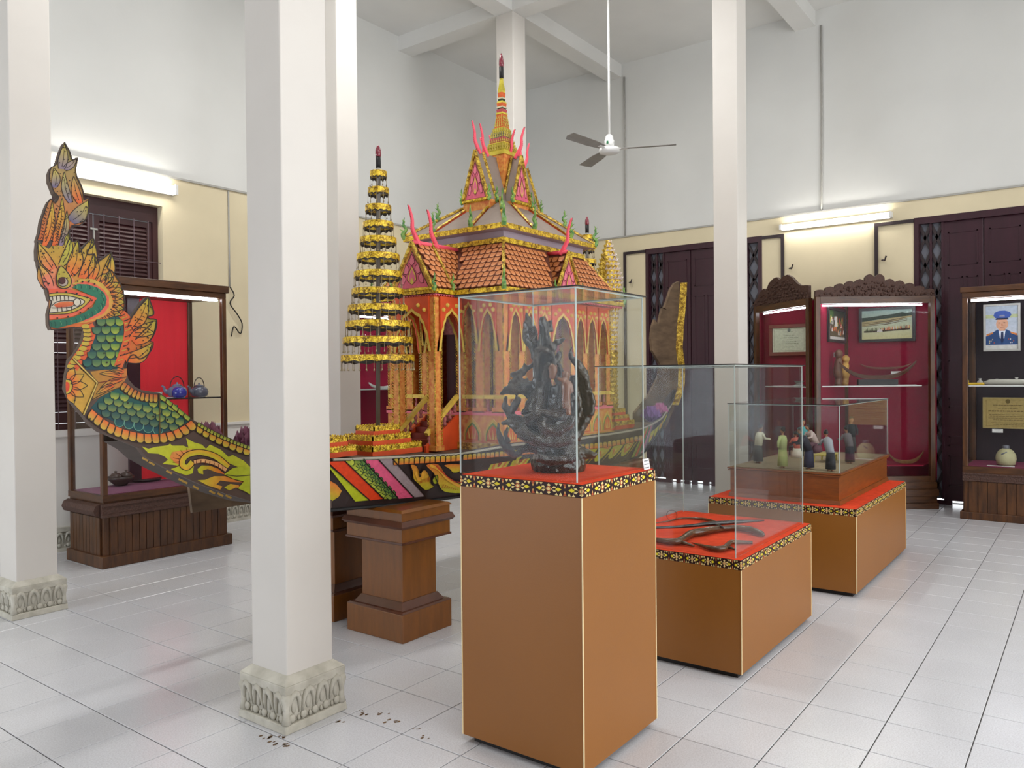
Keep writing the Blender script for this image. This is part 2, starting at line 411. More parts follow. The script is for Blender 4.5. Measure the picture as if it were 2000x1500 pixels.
def column(cx, cy, label, top=ZC):
    r = thing('column', (cx, cy, 0), label, 'column', 'white square columns on lotus bases')
    r['kind'] = 'structure'
    MB().box(cx-.115, cx+.115, cy-.115, cy+.115, .2, 5.345).build('shaft', MT['column'], r, bev=.006)
    b = MB(); b.frustum(cx, cy, .156, .156, 0, .153, .153, .034).frustum(cx, cy, .135, .135, .034, .143, .143, .15)
    base = b.build('base', MT['stone'], r, bev=.004)
    p = MB(); p.frustum(cx, cy, .15, .15, .15, .152, .152, .186).frustum(cx, cy, .152, .152, .186, .117, .117, .215)
    p.build('top_plate', MT['stone'], r, bev=.004)
    for q_ in range(4):
        R = Matrix.Rotation(q_*math.pi/2, 4, 'Z')
        for k in range(4):
            u = (k-1.5)*.07
            inst('lotus_petal', petal_me, Matrix.Translation((cx, cy, .066)) @ R @ Matrix.Translation((u, -.137, 0)) @ Matrix.Rotation(math.pi, 4, 'Z'), base)
        for k in range(5):
            u = (k-2)*.056
            inst('lower_petal', drop_me, Matrix.Translation((cx, cy, .032)) @ R @ Matrix.Translation((u, -.138, 0)) @ Matrix.Rotation(math.pi, 4, 'Z'), base)
        pc = MB(); c_ = Vector((cx, cy, 0)) + R @ Vector((-.138, -.138, 0))
        pc.tube([c_+Vector((0, 0, z)) for z in (.036, .06, .1, .135, .152)], [.02, .013, .013, .022, .016], 8)
        pc.build('corner_petal', MT['stone'], base, smooth=True)
    return r
column(-.125, -1.595, 'thick white column standing before the boat, its carved lotus base in full view')
column(-.14, .9, 'white column at the left edge beside the dragon head prow')
column(2.32, .9, 'white column half hidden behind the thick column, beside the gold tiered umbrella')
column(4.79, .9, 'white column rising behind the spire of the model pavilion')
column(4.765, -1.595, 'white column between the maroon door and the carved wall cabinets')
# carved skirting on the left wall
bl = tag(MB().box(X0, XW-.012, YW-.05, YW-.02, 0, .03).box(X0, XW-.012, YW-.04, YW-.02, .03, .16).box(X0, XW-.012, YW-.055, YW-.02, .16, .195)
         .build('baseboard_left', MT['stone'], L=(1, YW, 0)), kind='structure')
for k in range(36):
    x = .35 + k*.07
    inst('lotus_petal', petal_me, Matrix.Translation((x, YW-.038, .066)) @ Matrix.Rotation(math.pi, 4, 'Z'), bl)
    inst('lower_petal', drop_me, Matrix.Translation((x, YW-.04, .03)) @ Matrix.Rotation(math.pi, 4, 'Z'), bl)
# ---------------------------------------------------------- shuttered window in the left wall
wn = MB()
x0, x1, z0, z1 = .5, 1.63, .98, 2.95
yw = YW+.1
wn.box(x0, x0+.05, yw-.03, yw+.06, z0, z1).box(x1-.05, x1, yw-.03, yw+.06, z0, z1).box(x0+.05, x1-.05, yw-.03, yw+.06, z1-.14, z1).box(x0+.05, x1-.05, yw-.03, yw+.06, z0, z0+.05)
win = tag(wn.build('window_1', MT['shutter']), kind='structure')
xm = (x0+x1)/2
slat_me = MB().obox((0, 0, 0), (.223, 0, 0), (0, .014, .024), (0, -.003, .004)).mesh('slat', MT['shutter'])
for sgn, a, b in ((-1, x0+.052, xm-.006), (1, xm+.006, x1-.052)):
    lf = MB()
    za, zb = z0+.055, z1-.145
    for u, v in ((a, a+.045), (b-.045, b)): lf.box(u, v, yw-.015, yw+.02, za, zb)
    for u, v in ((za, za+.09), (zb-.05, zb), (1.62, 1.7)): lf.box(a+.045, b-.045, yw-.015, yw+.02, u, v)
    leaf = lf.build('shutter', MT['shutter'], win)
    z = za+.12
    while z < zb-.06:
        if not 1.6 < z < 1.72: inst('slat', slat_me, Matrix.Translation(((a+b)/2, yw, z)), leaf)
        z += .036
for k in range(8):
    x = x0+.11+k*.13
    MB().box(x-.003, x+.003, yw-.07, yw-.064, z0, z1-.14).build('iron_bar', MT['bar'], win)
MB().box(x0, x1, yw-.074, yw-.068, 2.44, 2.446).box(x0, x1, yw-.074, yw-.068, 1.5, 1.506).build('iron_rail', MT['bar'], win)
MB().box(xm-.004, xm+.004, yw-.028, yw-.018, 1.75, 2.68).box(xm-.03, xm+.03, yw-.03, yw-.018, 2.67, 2.685).build('bolt', MT['steel'], win)
MB().box(x0-.05, x1+.05, YW-.06, YW-.012, .93, .985).build('sill', MT['dado'], win)
# ---------------------------------------------------------- maroon doors in the right wall
def lattice(parent, ya, yb, z0=.06, z1=2.96, x=XW+.02):
    pr = MB().box(x+.03, x+.036, min(ya, yb), max(ya, yb), z0, z1).build('lattice_backing', MT['lattice'], parent)
    w_ = abs(yb-ya); nn = max(1, round(w_/.115)); y_ = min(ya, yb)
    for k in range(nn+1):
        yy = y_+w_*k/nn
        MB().box(x-.012, x+.03, yy-.011, yy+.011, z0, z1).build('lattice_stile', MT['maroon'], parent)
    st = .29
    for k in range(nn):
        ya_, yb_ = y_+w_*k/nn, y_+w_*(k+1)/nn
        z = z0
        mbx = MB()
        while z < z1-.01:
            zt = min(z+st, z1)
            f = (zt-z)/st
            for s0, s1 in ((0, 1), (1, 0)):
                pa = Vector((x+.012, lerp(ya_, yb_, s0), z)); pb = Vector((x+.012, lerp(ya_, yb_, lerp(s0, s1, f)), zt))
                d = (pb-pa).normalized(); nrm = Vector((1, 0, 0)).cross(d)
                mbx.obox((pa+pb)/2, (pb-pa)/2, nrm*.014, (.006, 0, 0))
            z += st
        mbx.build('lattice_strip', MT['iron'], parent)
def panel_leaf(parent, ya, yb, z0=.045, z1=2.96, x=XW+.02):
    ya, yb = min(ya, yb), max(ya, yb)
    MB().box(x+.034, x+.045, ya-.02, ya+.02, z0, z1).build('cover_strip', MT['maroon'], parent)
    lf = MB().box(x, x+.035, ya+.004, yb-.004, z0, z1).build('door_leaf', MT['maroon'], parent, bev=.003)
    w_ = yb-ya
    for (za, zb, cols) in ((2.5, 2.85, 1), (1.5, 2.38, 2), (1.02, 1.12, 1), (.62, .72, 1), (.2, .52, 1)):
        for k in range(cols):
            a = ya+.05+(w_-.1)*k/cols; b = ya+.05+(w_-.1)*(k+1)/cols-(0.03 if cols > 1 and k == 0 else 0)
            p = MB(); t = .014
            for (u0, u1, v0, v1) in ((a, b, zb-t, zb), (a, b, za, za+t), (a, a+t, za, zb), (b-t, b, za, zb)): p.box(x-.007, x, u0, u1, v0, v1)
            p.build('panel_moulding', MT['maroon'], lf)
def bottom_blocks(parent, ya, yb, gaps, x=XW+.02):
    ya, yb = min(ya, yb), max(ya, yb)
    edges = sorted([ya, yb] + [g for ab in gaps for g in ab])
    mb = MB()
    for u, v in zip(edges[0::2], edges[1::2]): mb.box(x, x+.04, u, v, 0, .045)
    mb.build('bottom_rail', MT['maroon'], parent)
d1 = tag(MB().box(XW-.02, XW+.06, -1.085, .445, 2.96, 3.03).box(XW-.02, XW+.06, .4, .445, 0, 2.96).box(XW-.02, XW+.06, -1.085, -1.04, 0, 2.96)
         .build('door_1', MT['maroon'], L=(XW, -.3, 0)), kind='structure')
lattice(d1, .4, .2); lattice(d1, -.9, -1.04)
for k in range(3): panel_leaf(d1, .2-k*.3667, .2-(k+1)*.3667)
bottom_blocks(d1, .4, -1.04, [(-.55, -.5), (-.42, -.385), (-.31, -.23), (-.16, -.13), (-.06, 0.0), (.05, .11), (-.62, -.6)])
MB().box(XW-.04, XW-.02, .445, .76, 2.985, 3.02).box(XW-.04, XW-.02, .725, .76, 0, 2.985).build('screen_track', MT['iron'], d1)
MB().box(XW-.04, XW-.02, -1.35, -1.085, 2.985, 3.02).box(XW-.04, XW-.02, -1.35, -1.315, 0, 2.985).build('screen_track', MT['iron'], d1)
d2 = tag(MB().box(XW-.02, XW+.06, -5.2, -2.715, 2.96, 3.03).box(XW-.02, XW+.06, -2.76, -2.715, 0, 2.96).build('door_2', MT['maroon'], L=(XW, -3.5, 0)), kind='structure')
lattice(d2, -2.76, -2.98)
for k in range(6): panel_leaf(d2, -2.98-k*.37, -2.98-(k+1)*.37)
bottom_blocks(d2, -2.76, -5.2, [(-3.17, -3.06)])
MB().box(XW-.04, XW-.02, -2.715, -2.33, 2.985, 3.02).box(XW-.04, XW-.02, -2.365, -2.33, 0, 2.985).build('screen_track', MT['iron'], d2)
for y, dd in ((.66, d1), (-1.42, d1), (-2.41, d2)):
    MB().tube([(XW-.012, y, 2.62), (XW-.06, y, 2.61), (XW-.08, y-.03, 2.6), (XW-.08, y-.045, 2.65)], .009, 6).build('door_hook', MT['iron'], dd)
# ---------------------------------------------------------- conduits and wires
def pipe(name, pts, r, mat, label):
    return tag(MB().tube(pts, r, 8).build(name, mat, smooth=True), label, 'conduit')
pipe('conduit', [(XW-.014, .74, 5.34), (XW-.014, .735, 4.5), (XW-.014, .742, 3.24)], .011, MT['steel'], 'grey conduit running down the wall from the beam behind the ceiling fan')
pipe('conduit', [(XW-.014, -1.775, 5.33), (XW-.016, -1.78, 4.3), (XW-.014, -1.77, 3.24)], .011, MT['steel'], 'thin grey conduit down the wall above the bright tube lamp')
pipe('conduit', [(2.3, YW-.02, 3.21), (2.302, YW-.02, 2.7), (2.3, YW-.02, 2.28)], .008, MT['steel'], 'thin conduit down the cream wall right of the shuttered window')
hang = smooth_path([(2.3, YW-.03, 2.28), (2.33, YW-.05, 2.2), (2.29, YW-.04, 2.12), (2.36, YW-.05, 2.02), (2.42, YW-.04, 1.93), (2.4, YW-.04, 1.83), (2.33, YW-.04, 1.9), (2.3, YW-.04, 1.8)], 4)
tag(MB().tube(hang, .006, 6).build('loose_wire', MT['black'], smooth=True), 'loose dark wire dangling on the wall above the left cabinet', 'wire')
# ---------------------------------------------------------- tube lamps
MT['tube'] = emit('fluorescent_tube', (1, .97, .9), 24)
def tube_lamp(axis, a, b, z, label):
    if axis == 'y':   # on the right wall, along y
        r = thing('tube_lamp', (XW-.02, (a+b)/2, z-.05), label, 'lamp')
        MB().box(XW-.05, XW-.012, min(a, b), max(a, b), z-.035, z+.035).build('batten', MT['white'], r, bev=.004)
        MB().tube([(XW-.085, a, z), (XW-.085, b, z)], .018, 12).build('tube', MT['tube'], r, smooth=True)
        for y in (a, b): MB().box(XW-.105, XW-.012, y-.012, y+.012, z-.03, z+.03).build('socket', MT['white'], r)
    else:
        r = thing('tube_lamp', ((a+b)/2, YW-.02, z-.05), label, 'lamp')
        MB().box(min(a, b), max(a, b), YW-.05, YW-.012, z-.06, z+.02).build('batten', MT['white'], r, bev=.004)
        MB().tube([(a, YW-.085, z), (b, YW-.085, z)], .018, 12).build('tube', MT['tube'], r, smooth=True)
        for x in (a, b): MB().box(x-.012, x+.012, YW-.105, YW-.012, z-.06, z+.03).build('socket', MT['white'], r)
    return r
tube_lamp('y', -1.33, -2.5, 3.09, 'lit fluorescent tube lamp on the cream wall above the carved cabinets')
tube_lamp('x', .62, 1.72, 3.12, 'lit fluorescent tube lamp above the shuttered window')
# ---------------------------------------------------------- ceiling fan at rest
fx, fy, fz = 4.79, -.33, 3.66
fan = thing('ceiling_fan', (fx, fy, fz), 'grey three-blade ceiling fan hanging on a long rod below the beam', 'fan')
MB().tube([(fx, fy, fz+.12), (fx, fy, 5.3)], .012, 10).build('rod', MT['white'], fan, smooth=True)
MB().lathe([(.03, 5.26), (.055, 5.28), (.055, 5.345)], (fx, fy, 0), 16).build('ceiling_cup', MT['white'], fan, smooth=True)
MB().lathe([(.05, .1), (.045, .02), (.04, .14), (.02, .16)], (fx, fy, fz), 18).build('neck_cup', MT['white'], fan, smooth=True)
MB().lathe([(.0, -.035), (.06, -.035), (.1, -.02), (.105, .0), (.1, .02), (.05, .035), (0, .035)], (fx, fy, fz), 24, cap=False).build('motor', MT['white'], fan, smooth=True)
MT['blade'] = plain('fan_blade', '#8f8c88', .5)
for k, ang in enumerate((-68, 52, 172)):
    a = math.radians(ang+3); d = Vector((math.cos(a), math.sin(a), 0)); n_ = Vector((-d.y, d.x, 0))
    c = Vector((fx, fy, fz+.01)); up = Vector((0, 0, 1))
    pts = [c+d*.12-n_*.045-up*.006, c+d*.3-n_*.065-up*.012, c+d*.62-n_*.075-up*.015, c+d*.66-n_*.03, c+d*.66+n_*.05+up*.01, c+d*.3+n_*.055+up*.01, c+d*.12+n_*.04+up*.006]
    MB().prism(pts, (0, 0, .004)).build('blade', MT['blade'], fan)
    MB().obox(c+d*.12, d*.06, n_*.02, (0, 0, .003)).build('blade_bracket', MT['white'], fan)
MB().box(fx-.052, fx-.05, fy-.018, fy+.004, fz+.055, fz+.085).build('maker_badge', plain('green_badge', '#1f6b45', .5), fan)

# dried brown stains on the tiles beside the thick column
MT['stain'] = plain('brown_stain', '#6a5138', .8, var=.3, scale=60)
sr = random.Random(11); st_ = MB()
for px, py, n_, sx in ((530, 1440, 9, 26), (545, 1452, 6, 20), (560, 1455, 4, 10), (665, 1410, 3, 10), (735, 1395, 8, 30), (770, 1408, 6, 20), (815, 1425, 4, 8), (830, 1440, 3, 8), (710, 1390, 3, 10)):
    for k in range(n_):
        c = at_z(px+sr.uniform(-sx, sx), py+sr.uniform(-3, 3)-(0.35*0), 0); r_ = sr.uniform(.003, .009)
        st_.add([c+Vector((r_*(1+.5*sr.random())*math.cos(q), r_*.6*(1+.5*sr.random())*math.sin(q), .0006)) for q in np.linspace(0, 6.28, 8)[:-1]], [tuple(range(7))])
tag(st_.build('floor_stain', MT['stain'], fl), kind='stuff')
# ============================================================ THE CEREMONIAL BOAT
BX, BY = 2.28, -.88
PA, PB = Vector((-.95, -.9, 0)), Vector((.3, -1.12, 0))       # line of the near prow board
PD = (PB-PA).normalized(); PN = Vector((PD.y, -PD.x, 0))       # outward normal, towards the viewer's side
if PN.y > 0: PN = -PN
def prow(px, py, off=0.0):
    return on_plane(px, py, PA + PN*off, PN)
HX = (.3, .6, .9, 1.2, 1.6, 2.2, 3.0, 3.4, 3.8, 4.2, 4.6, 5.05)
HT = (-1.12, -1.235, -1.33, -1.39, -1.425, -1.43, -1.42, -1.38, -1.27, -1.14, -1.02, -.9)
HB = (-1.10, -1.15, -1.195, -1.215, -1.22, -1.22, -1.22, -1.21, -1.17, -1.08, -1.0, -.9)
def y_top(x): return interp(x, HX, HT)
def y_bot(x): return interp(x, HX, HB)
def solve_hull(px, py, f):
    y = -1.2
    for _ in range(25): p = at_y(px, py, y); y = .5*y + .5*f(p.x)
    return at_y(px, py, y)
# sheer (top) and keel (bottom) lines, read along the hull
top_px = [(650, 898), (760, 894), (890, 888), (1000, 869), (1129, 857), (1262, 834), (1292, 818), (1312, 790), (1322, 755)]
bot_px = [(645, 994), (760, 984), (890, 969)]
TOPS = [solve_hull(*p, y_top) for p in top_px]
BOTS = [solve_hull(*p, y_bot) for p in bot_px]
TX = [p.x for p in TOPS]; TZ = [p.z for p in TOPS]
o_ = sorted(zip(TX, TZ)); TX = [a for a, _ in o_]; TZ = [b for _, b in o_]
KX = [p.x for p in BOTS] + [2.2, 3.3, 3.7, 4.1, 4.5, 4.8, 5.05]; KZ = [p.z for p in BOTS] + [.695, .695, .7, .76, .88, 1.04, 1.25]
def z_top(x): return interp(x, TX, TZ)
def z_bot(x): return interp(x, KX, KZ)
def hull_y(x, z):
    a, b = z_bot(x), z_top(x); t = min(1, max(0, (z-a)/max(.02, b-a)))
    return lerp(y_bot(x), y_top(x), t)
def hull(px, py, off=0.0):
    y = -1.25
    for _ in range(30):
        p = at_y(px, py, y); y = .5*y + .5*(hull_y(p.x, p.z)-off)
    return at_y(px, py, y)
def hp(x, t, off=.002):
    z = lerp(z_bot(x), z_top(x), t); return Vector((x, hull_y(x, z)-off, z))
boat = thing('ceremonial_boat', (BX, BY, .69), 'long painted royal barge with a green scaled dragon head prow', 'boat')
# --- near side of the hull
xs = list(np.linspace(TOPS[0].x, 5.04, 46))
def strip(fa, fb, xs, flip=False):
    mb = MB(); vs = []
    for x in xs: vs += [fa(x), fb(x)]
    fs = [(2*i, 2*i+2, 2*i+3, 2*i+1) for i in range(len(xs)-1)]
    if flip: fs = [f[::-1] for f in fs]
    return mb.add(vs, fs)
def mir(v): return Vector((v[0], 2*BY-v[1], v[2]))
MT['hull_dark'] = plain('dark_hull_paint', '#2a1a18', .5, var=.12)
MT['ply'] = plain('bare_plywood', '#5d4a38', .8, var=.2, scale=6, stretch=(1, 1, 3), hx2='#77614a')
MT['ply_dark'] = plain('dark_plywood', '#453a34', .8, var=.2, scale=6)
near = strip(lambda x: hp(x, 0, 0), lambda x: hp(x, 1, 0), xs)
near_o = near.build('side_board', MT['hull_dark'], boat)
so = near_o.modifiers.new('thick', 'SOLIDIFY'); so.thickness = .02; so.offset = -1
xf = list(np.linspace(.0, 4.45, 40))
def far_top(x): p = hp(max(x, TOPS[0].x), 1, 0); p.x = x; return mir(p)
def far_bot(x):
    p = hp(max(x, TOPS[0].x), 0, 0); p.x = x; return mir(p)
far = strip(far_bot, far_top, xf, True)
far_o = far.build('side_board', MT['ply'], boat)
so = far_o.modifiers.new('thick', 'SOLIDIFY'); so.thickness = .02; so.offset = -1
bot = strip(lambda x: hp(x, 0, 0)+Vector((0, .003, 0)), lambda x: mir(hp(x, 0, 0)), xs, True).build('bottom_board', MT['ply_dark'], boat)
def deck_pt(x, far=False):
    p = hp(x, 1, 0); z = min(p.z-.012, .928 if 1.2 < x < 4 else 9); t = (z-z_bot(x))/(z_top(x)-z_bot(x)); p = hp(x, t, 0)+Vector((0, .004, 0))
    return mir(p) if far else p
dk = strip(lambda x: deck_pt(x), lambda x: deck_pt(x, True), [x for x in xs if x < 4.2]).build('deck', MT['ply'], boat)
rim = MB().tube([hp(x, 1, .004) for x in xs], .007, 6).build('gunwale', plain('grey_gunwale', '#9a9484', .6), boat)
keel = MB().tube([hp(x, 0, .002)-Vector((0, 0, .006)) for x in xs], .009, 6).build('keel_strip', MT['black'], boat)
# --- dragon prow board, traced outline with its own plane and thickness
def T5(x, y): return (60+x*.14, 270+y*.14)
def T6(x, y): return (60+x*.17333, 460+y*.17333)
def T7(x, y): return (110+x*.2, 700+y*.2)
def T8(x, y): return (640+x*.18, 820+y*.18)
O5 = [(470, 55), (505, 120), (545, 190), (572, 285), (600, 300), (652, 272), (640, 360), (632, 440), (645, 540), (700, 650), (735, 760), (745, 862), (800, 828), (818, 880), (812, 980), (785, 1105), (725, 1190), (650, 1222), (580, 1215), (556, 1265), (538, 1300), (546, 1360), (562, 1425)]
O6 = [(488, 75), (530, 52), (550, 120), (546, 195), (575, 160), (630, 90), (702, 28), (716, 80), (692, 132), (640, 165), (650, 215), (720, 208), (727, 262), (742, 318), (770, 290), (835, 245), (912, 188), (902, 262), (880, 312), (868, 372), (908, 392), (955, 450), (1005, 530), (1042, 620), (1060, 720), (1060, 790), (1040, 850), (1075, 880), (1115, 945), (1150, 905), (1205, 830), (1270, 742), (1322, 692), (1352, 760), (1388, 862), (1372, 900), (1315, 912), (1345, 940), (1418, 950), (1412, 1050), (1382, 1130), (1345, 1190), (1378, 1200), (1372, 1262), (1322, 1340), (1232, 1392), (1180, 1348), (1130, 1352), (1092, 1420), (1072, 1500)]
O7 = [(690, 150), (706, 205), (760, 270), (830, 308), (950, 328), (1010, 338), (1062, 372), (1200, 488), (1330, 598), (1500, 690), (1700, 780), (1895, 862)]
O7b = [(1890, 1392), (1650, 1320), (1400, 1228), (1200, 1135), (1050, 1062), (880, 965), (815, 880), (700, 832), (560, 775), (430, 722), (330, 648), (268, 562), (150, 425), (90, 300), (106, 160), (128, 60)]
O6b = [(430, 1480), (440, 1400), (500, 1340), (560, 1250), (602, 1150), (622, 1060), (600, 1022), (500, 1032), (350, 1052), (232, 1062), (206, 1000), (202, 880), (222, 800), (236, 742), (214, 722), (184, 600), (150, 560), (120, 450), (92, 330), (88, 285), (74, 270), (70, 160), (80, 70)]
O5b = [(90, 1420), (130, 1300), (152, 1150), (222, 945), (262, 862), (300, 850), (345, 905), (392, 815), (330, 760), (300, 680), (264, 590), (262, 480), (290, 402), (350, 370), (385, 280), (420, 170)]
outline = [T5(*p) for p in O5] + [T6(*p) for p in O6] + [T7(*p) for p in O7] + [(570, 888), (650, 898), (648, 992), (570, 988)] + [T7(*p) for p in O7b] + [T6(*p) for p in O6b] + [T5(*p) for p in O5b]
pb = MB().prism([prow(*p) for p in outline], -PN*.055)
prow_o = pb.build('dragon_prow_board', plain('prow_board_paint', '#4a352a', .6, var=.2), boat)
prow_o['label'] = 'painted dragon head and neck cut from thick board'
# under side of the prow, between the two side boards
U7 = [(1890, 1392), (1650, 1320), (1400, 1228), (1200, 1135), (1050, 1062), (880, 965), (790, 880), (650, 800)]
un = MB(); vs = []
for p in [(650, 992), (570, 988)] + [T7(*p) for p in U7]:
    a = prow(*p, -.05); vs += [a, a+Vector((.0, .17, -.012))]
un.add(vs, [(2*i, 2*i+1, 2*i+3, 2*i+2) for i in range(len(vs)//2-1)])
uo = un.build('bow_under_board', MT['ply_dark'], boat)
fw_ = MB(); vs = []
for p in [(650, 992), (570, 988)] + [T7(*p) for p in U7]:
    a = prow(*p, -.05)+Vector((0, .17, -.012)); vs += [a, a+Vector((.02, .03, .2))]
fw_.add(vs, [(2*i, 2*i+1, 2*i+3, 2*i+2) for i in range(len(vs)//2-1)]).build('bow_far_board', MT['ply_dark'], boat)
# --- stern tail: inner face of the far side board, bare wood
SA, SB = Vector((4.1, -.62, 0)), Vector((5.1, -.9, 0)); SD = (SB-SA).normalized(); SN = Vector((SD.y, -SD.x, 0))
if SN.y > 0: SN = -SN
tail_px = [(1327, 549), (1318, 553), (1310, 566), (1303, 588), (1298, 601), (1303, 606), (1294, 602), (1290, 618), (1287, 636), (1279, 624), (1274, 640), (1272, 662), (1274, 684), (1283, 700), (1290, 712), (1287, 735), (1266, 775), (1240, 806), (1240, 840), (1300, 836), (1316, 800), (1324, 760), (1326, 720), (1322, 690), (1328, 650)]
MB().prism([on_plane(*p, SA, SN) for p in tail_px], -SN*.03).build('stern_tail_board', MT['ply'], boat)
sx = MB(); vs = []
for (x, y) in [(1312, 790), (1324, 755), (1325, 720), (1320, 680), (1322, 640), (1326, 600), (1329, 552)]:
    a = on_plane(x, y, SA, SN); b = a+Vector((.03, -.06, 0)); vs += [a, b]
edge = sx.add(vs, [(2*i, 2*i+1, 2*i+3, 2*i+2) for i in range(6)]).build('stern_edge', MT['gold_dark'], boat)
so = edge.modifiers.new('thick', 'SOLIDIFY'); so.thickness = .02

# ------------------------------------------------------------ painted decoration (flat layers of paint, slightly proud of the board)
class Paint:
    def __init__(s, surf, T=lambda x, y: (x, y)): s.mb = MB(); s.surf = surf; s.T = T; s.k = 0
    def place(s, p, lay):
        s_off = .0012*lay + s.k*4e-6
        return s.surf(*s.T(*p), s_off)
    def fill(s, pts, ca, cb=None, g=None, lay=1, n=0):
        if n: pts = [(v.x, v.y) for v in smooth_path([(x, y, 0) for x, y in pts], n, True)]
        ca = lin(ca) if isinstance(ca, str) else ca
        cb = ca if cb is None else (lin(cb) if isinstance(cb, str) else cb)
        if g is None:
            ys = [p[1] for p in pts]; g = ((0, max(ys)), (0, min(ys)))
        (ax, ay), (bx, by) = g; dx, dy = bx-ax, by-ay; L2 = dx*dx+dy*dy+1e-9
        cols = [mixc(ca, cb, min(1, max(0, ((x-ax)*dx+(y-ay)*dy)/L2))) for x, y in pts]
        s.k += 1
        s.mb.add([s.place(p, lay) for p in pts], [tuple(range(len(pts)))], cols)
    def quad(s, pts, ca, cb=None, lay=1, nu=4, nv=14):
        a, b, c, d = pts; ca = lin(ca); cb = ca if cb is None else lin(cb); s.k += 1; vs = []; cols = []
        for j in range(nv+1):
            v = j/nv
            for i in range(nu+1):
                u = i/nu; l0 = (lerp(a[0], d[0], v), lerp(a[1], d[1], v)); l1 = (lerp(b[0], c[0], v), lerp(b[1], c[1], v))
                vs.append(s.place((lerp(l0[0], l1[0], u), lerp(l0[1], l1[1], u)), lay)); cols.append(mixc(ca, cb, u))
        s.mb.add(vs, [(j*(nu+1)+i, j*(nu+1)+i+1, (j+1)*(nu+1)+i+1, (j+1)*(nu+1)+i) for j in range(nv) for i in range(nu)], cols)
    def line(s, pts, w_, c='#2a1a16', lay=2, n=4, closed=False, c2=None):
        if n: pts = [(v.x, v.y) for v in smooth_path([(x, y, 0) for x, y in pts], n, closed)]
        if closed: pts = pts+[pts[0]]
        c = lin(c); c2 = c if c2 is None else lin(c2); s.k += 1; vs = []; cols = []
        for i, p in enumerate(pts):
            a, b = pts[max(i-1, 0)], pts[min(i+1, len(pts)-1)]
            dx, dy = b[0]-a[0], b[1]-a[1]; l = math.hypot(dx, dy)+1e-9; nx, ny = -dy/l, dx/l
            ww = (w_[0]+(w_[1]-w_[0])*i/(len(pts)-1) if isinstance(w_, tuple) else w_)/2
            vs += [s.place((p[0]+nx*ww, p[1]+ny*ww), lay), s.place((p[0]-nx*ww, p[1]-ny*ww), lay)]; cols += [c, c2]
        s.mb.add(vs, [(2*i, 2*i+1, 2*i+3, 2*i+2) for i in range(len(pts)-1)], cols)
    def feather(s, a, b, w_, ca='#ef6a2c', cb='#c2bb3c', bend=0, lay=1, vein=True, lw=9):
        ax, ay = a; bx, by = b; dx, dy = bx-ax, by-ay; l = math.hypot(dx, dy); nx, ny = -dy/l, dx/l
        prof = [(0, .3), (.15, .42), (.35, .5), (.55, .46), (.75, .3), (.9, .13)]
        def pt(t, u): o = bend*math.sin(t*math.pi)*l; return (ax+dx*t+nx*(u*w_+o), ay+dy*t+ny*(u*w_+o))
        pts = [pt(t, u) for t, u in prof] + [pt(1, 0)] + [pt(t, -u) for t, u in reversed(prof)]
        s.fill(pts, ca, cb, (a, b), lay)
        s.line([pts[0]]+pts[1:], lw, lay=lay+1, n=2, closed=False)
        if vein: s.line([pt(.1, 0), pt(.45, .04), pt(.8, 0)], (lw*.9, lw*.5), lay=lay+1, n=3)
    def scale(s, c, r, ang, ca, cb, lay=2, lw=8, out='#12342c', ln=1.25):
        ca_, sa_ = math.cos(ang), math.sin(ang)
        def rot(u, v): return (c[0]+u*ca_-v*sa_, c[1]+u*sa_+v*ca_)
        U = [(-1, -.35), (-1, .2)] + [(-math.cos(q), .2+ln*.8*math.sin(q)) for q in np.linspace(.25, math.pi-.25, 8)] + [(1, .2), (1, -.35)]
        P = [rot(u*r, v*r) for u, v in U]
        s.fill(P, ca, cb, (rot(0, -.35*r), rot(0, r)), lay)
        s.line(P, lw, out, lay+1, 0)
    def lobes(s, path, w_, n, ca='#ef6a2c', cb='#d8c040', lay=1, lw=7, flip=1):
        """a border of overlapping lobes along a path"""
        sp = [(v.x, v.y) for v in smooth_path([(x, y, 0) for x, y in path], 8)]
        s.line(sp, w_+8, '#3a2018', lay, 0)
        d = [0]
        for a, b in zip(sp[:-1], sp[1:]): d.append(d[-1]+math.hypot(b[0]-a[0], b[1]-a[1]))
        for k in range(n):
            t = d[-1]*(k+.5)/n; i = min(len(sp)-2, int(np.searchsorted(d, t))-1 if t > 0 else 0)
            f = (t-d[i])/(d[i+1]-d[i]+1e-9); x = lerp(sp[i][0], sp[i+1][0], f); y = lerp(sp[i][1], sp[i+1][1], f)
            ang = math.atan2(sp[i+1][1]-sp[i][1], sp[i+1][0]-sp[i][0]); h_ = d[-1]/n*.56
            c_, s_ = math.cos(ang), math.sin(ang)
            R = lambda u, v: (x+u*c_-v*s_*flip, y+u*s_+v*c_*flip)
            P = [R(-h_, -w_/2), R(-h_*.9, w_*.1), R(-h_*.5, w_*.42), R(h_*.1, w_*.5), R(h_*.75, w_*.4), R(h_, w_*.05), R(h_*.8, -w_/2)]
            s.fill(P, ca, cb, (R(0, -w_/2), R(0, w_/2)), lay+1)
            s.line(P, lw, '#3a2a14', lay+2, 2)
    def dots(s, pts, r, c='#241812', lay=4):
        for x, y in pts: s.fill([(x+r*math.cos(q), y+r*math.sin(q)) for q in np.linspace(0, 2*math.pi, 7)[:-1]], c, None, ((0, 0), (1, 1)), lay)
def inside(p, poly):
    x, y = p; r = False
    for (x1, y1), (x2, y2) in zip(poly, poly[1:]+poly[:1]):
        if (y1 > y) != (y2 > y) and x < (x2-x1)*(y-y1)/(y2-y1)+x1: r = not r
    return r
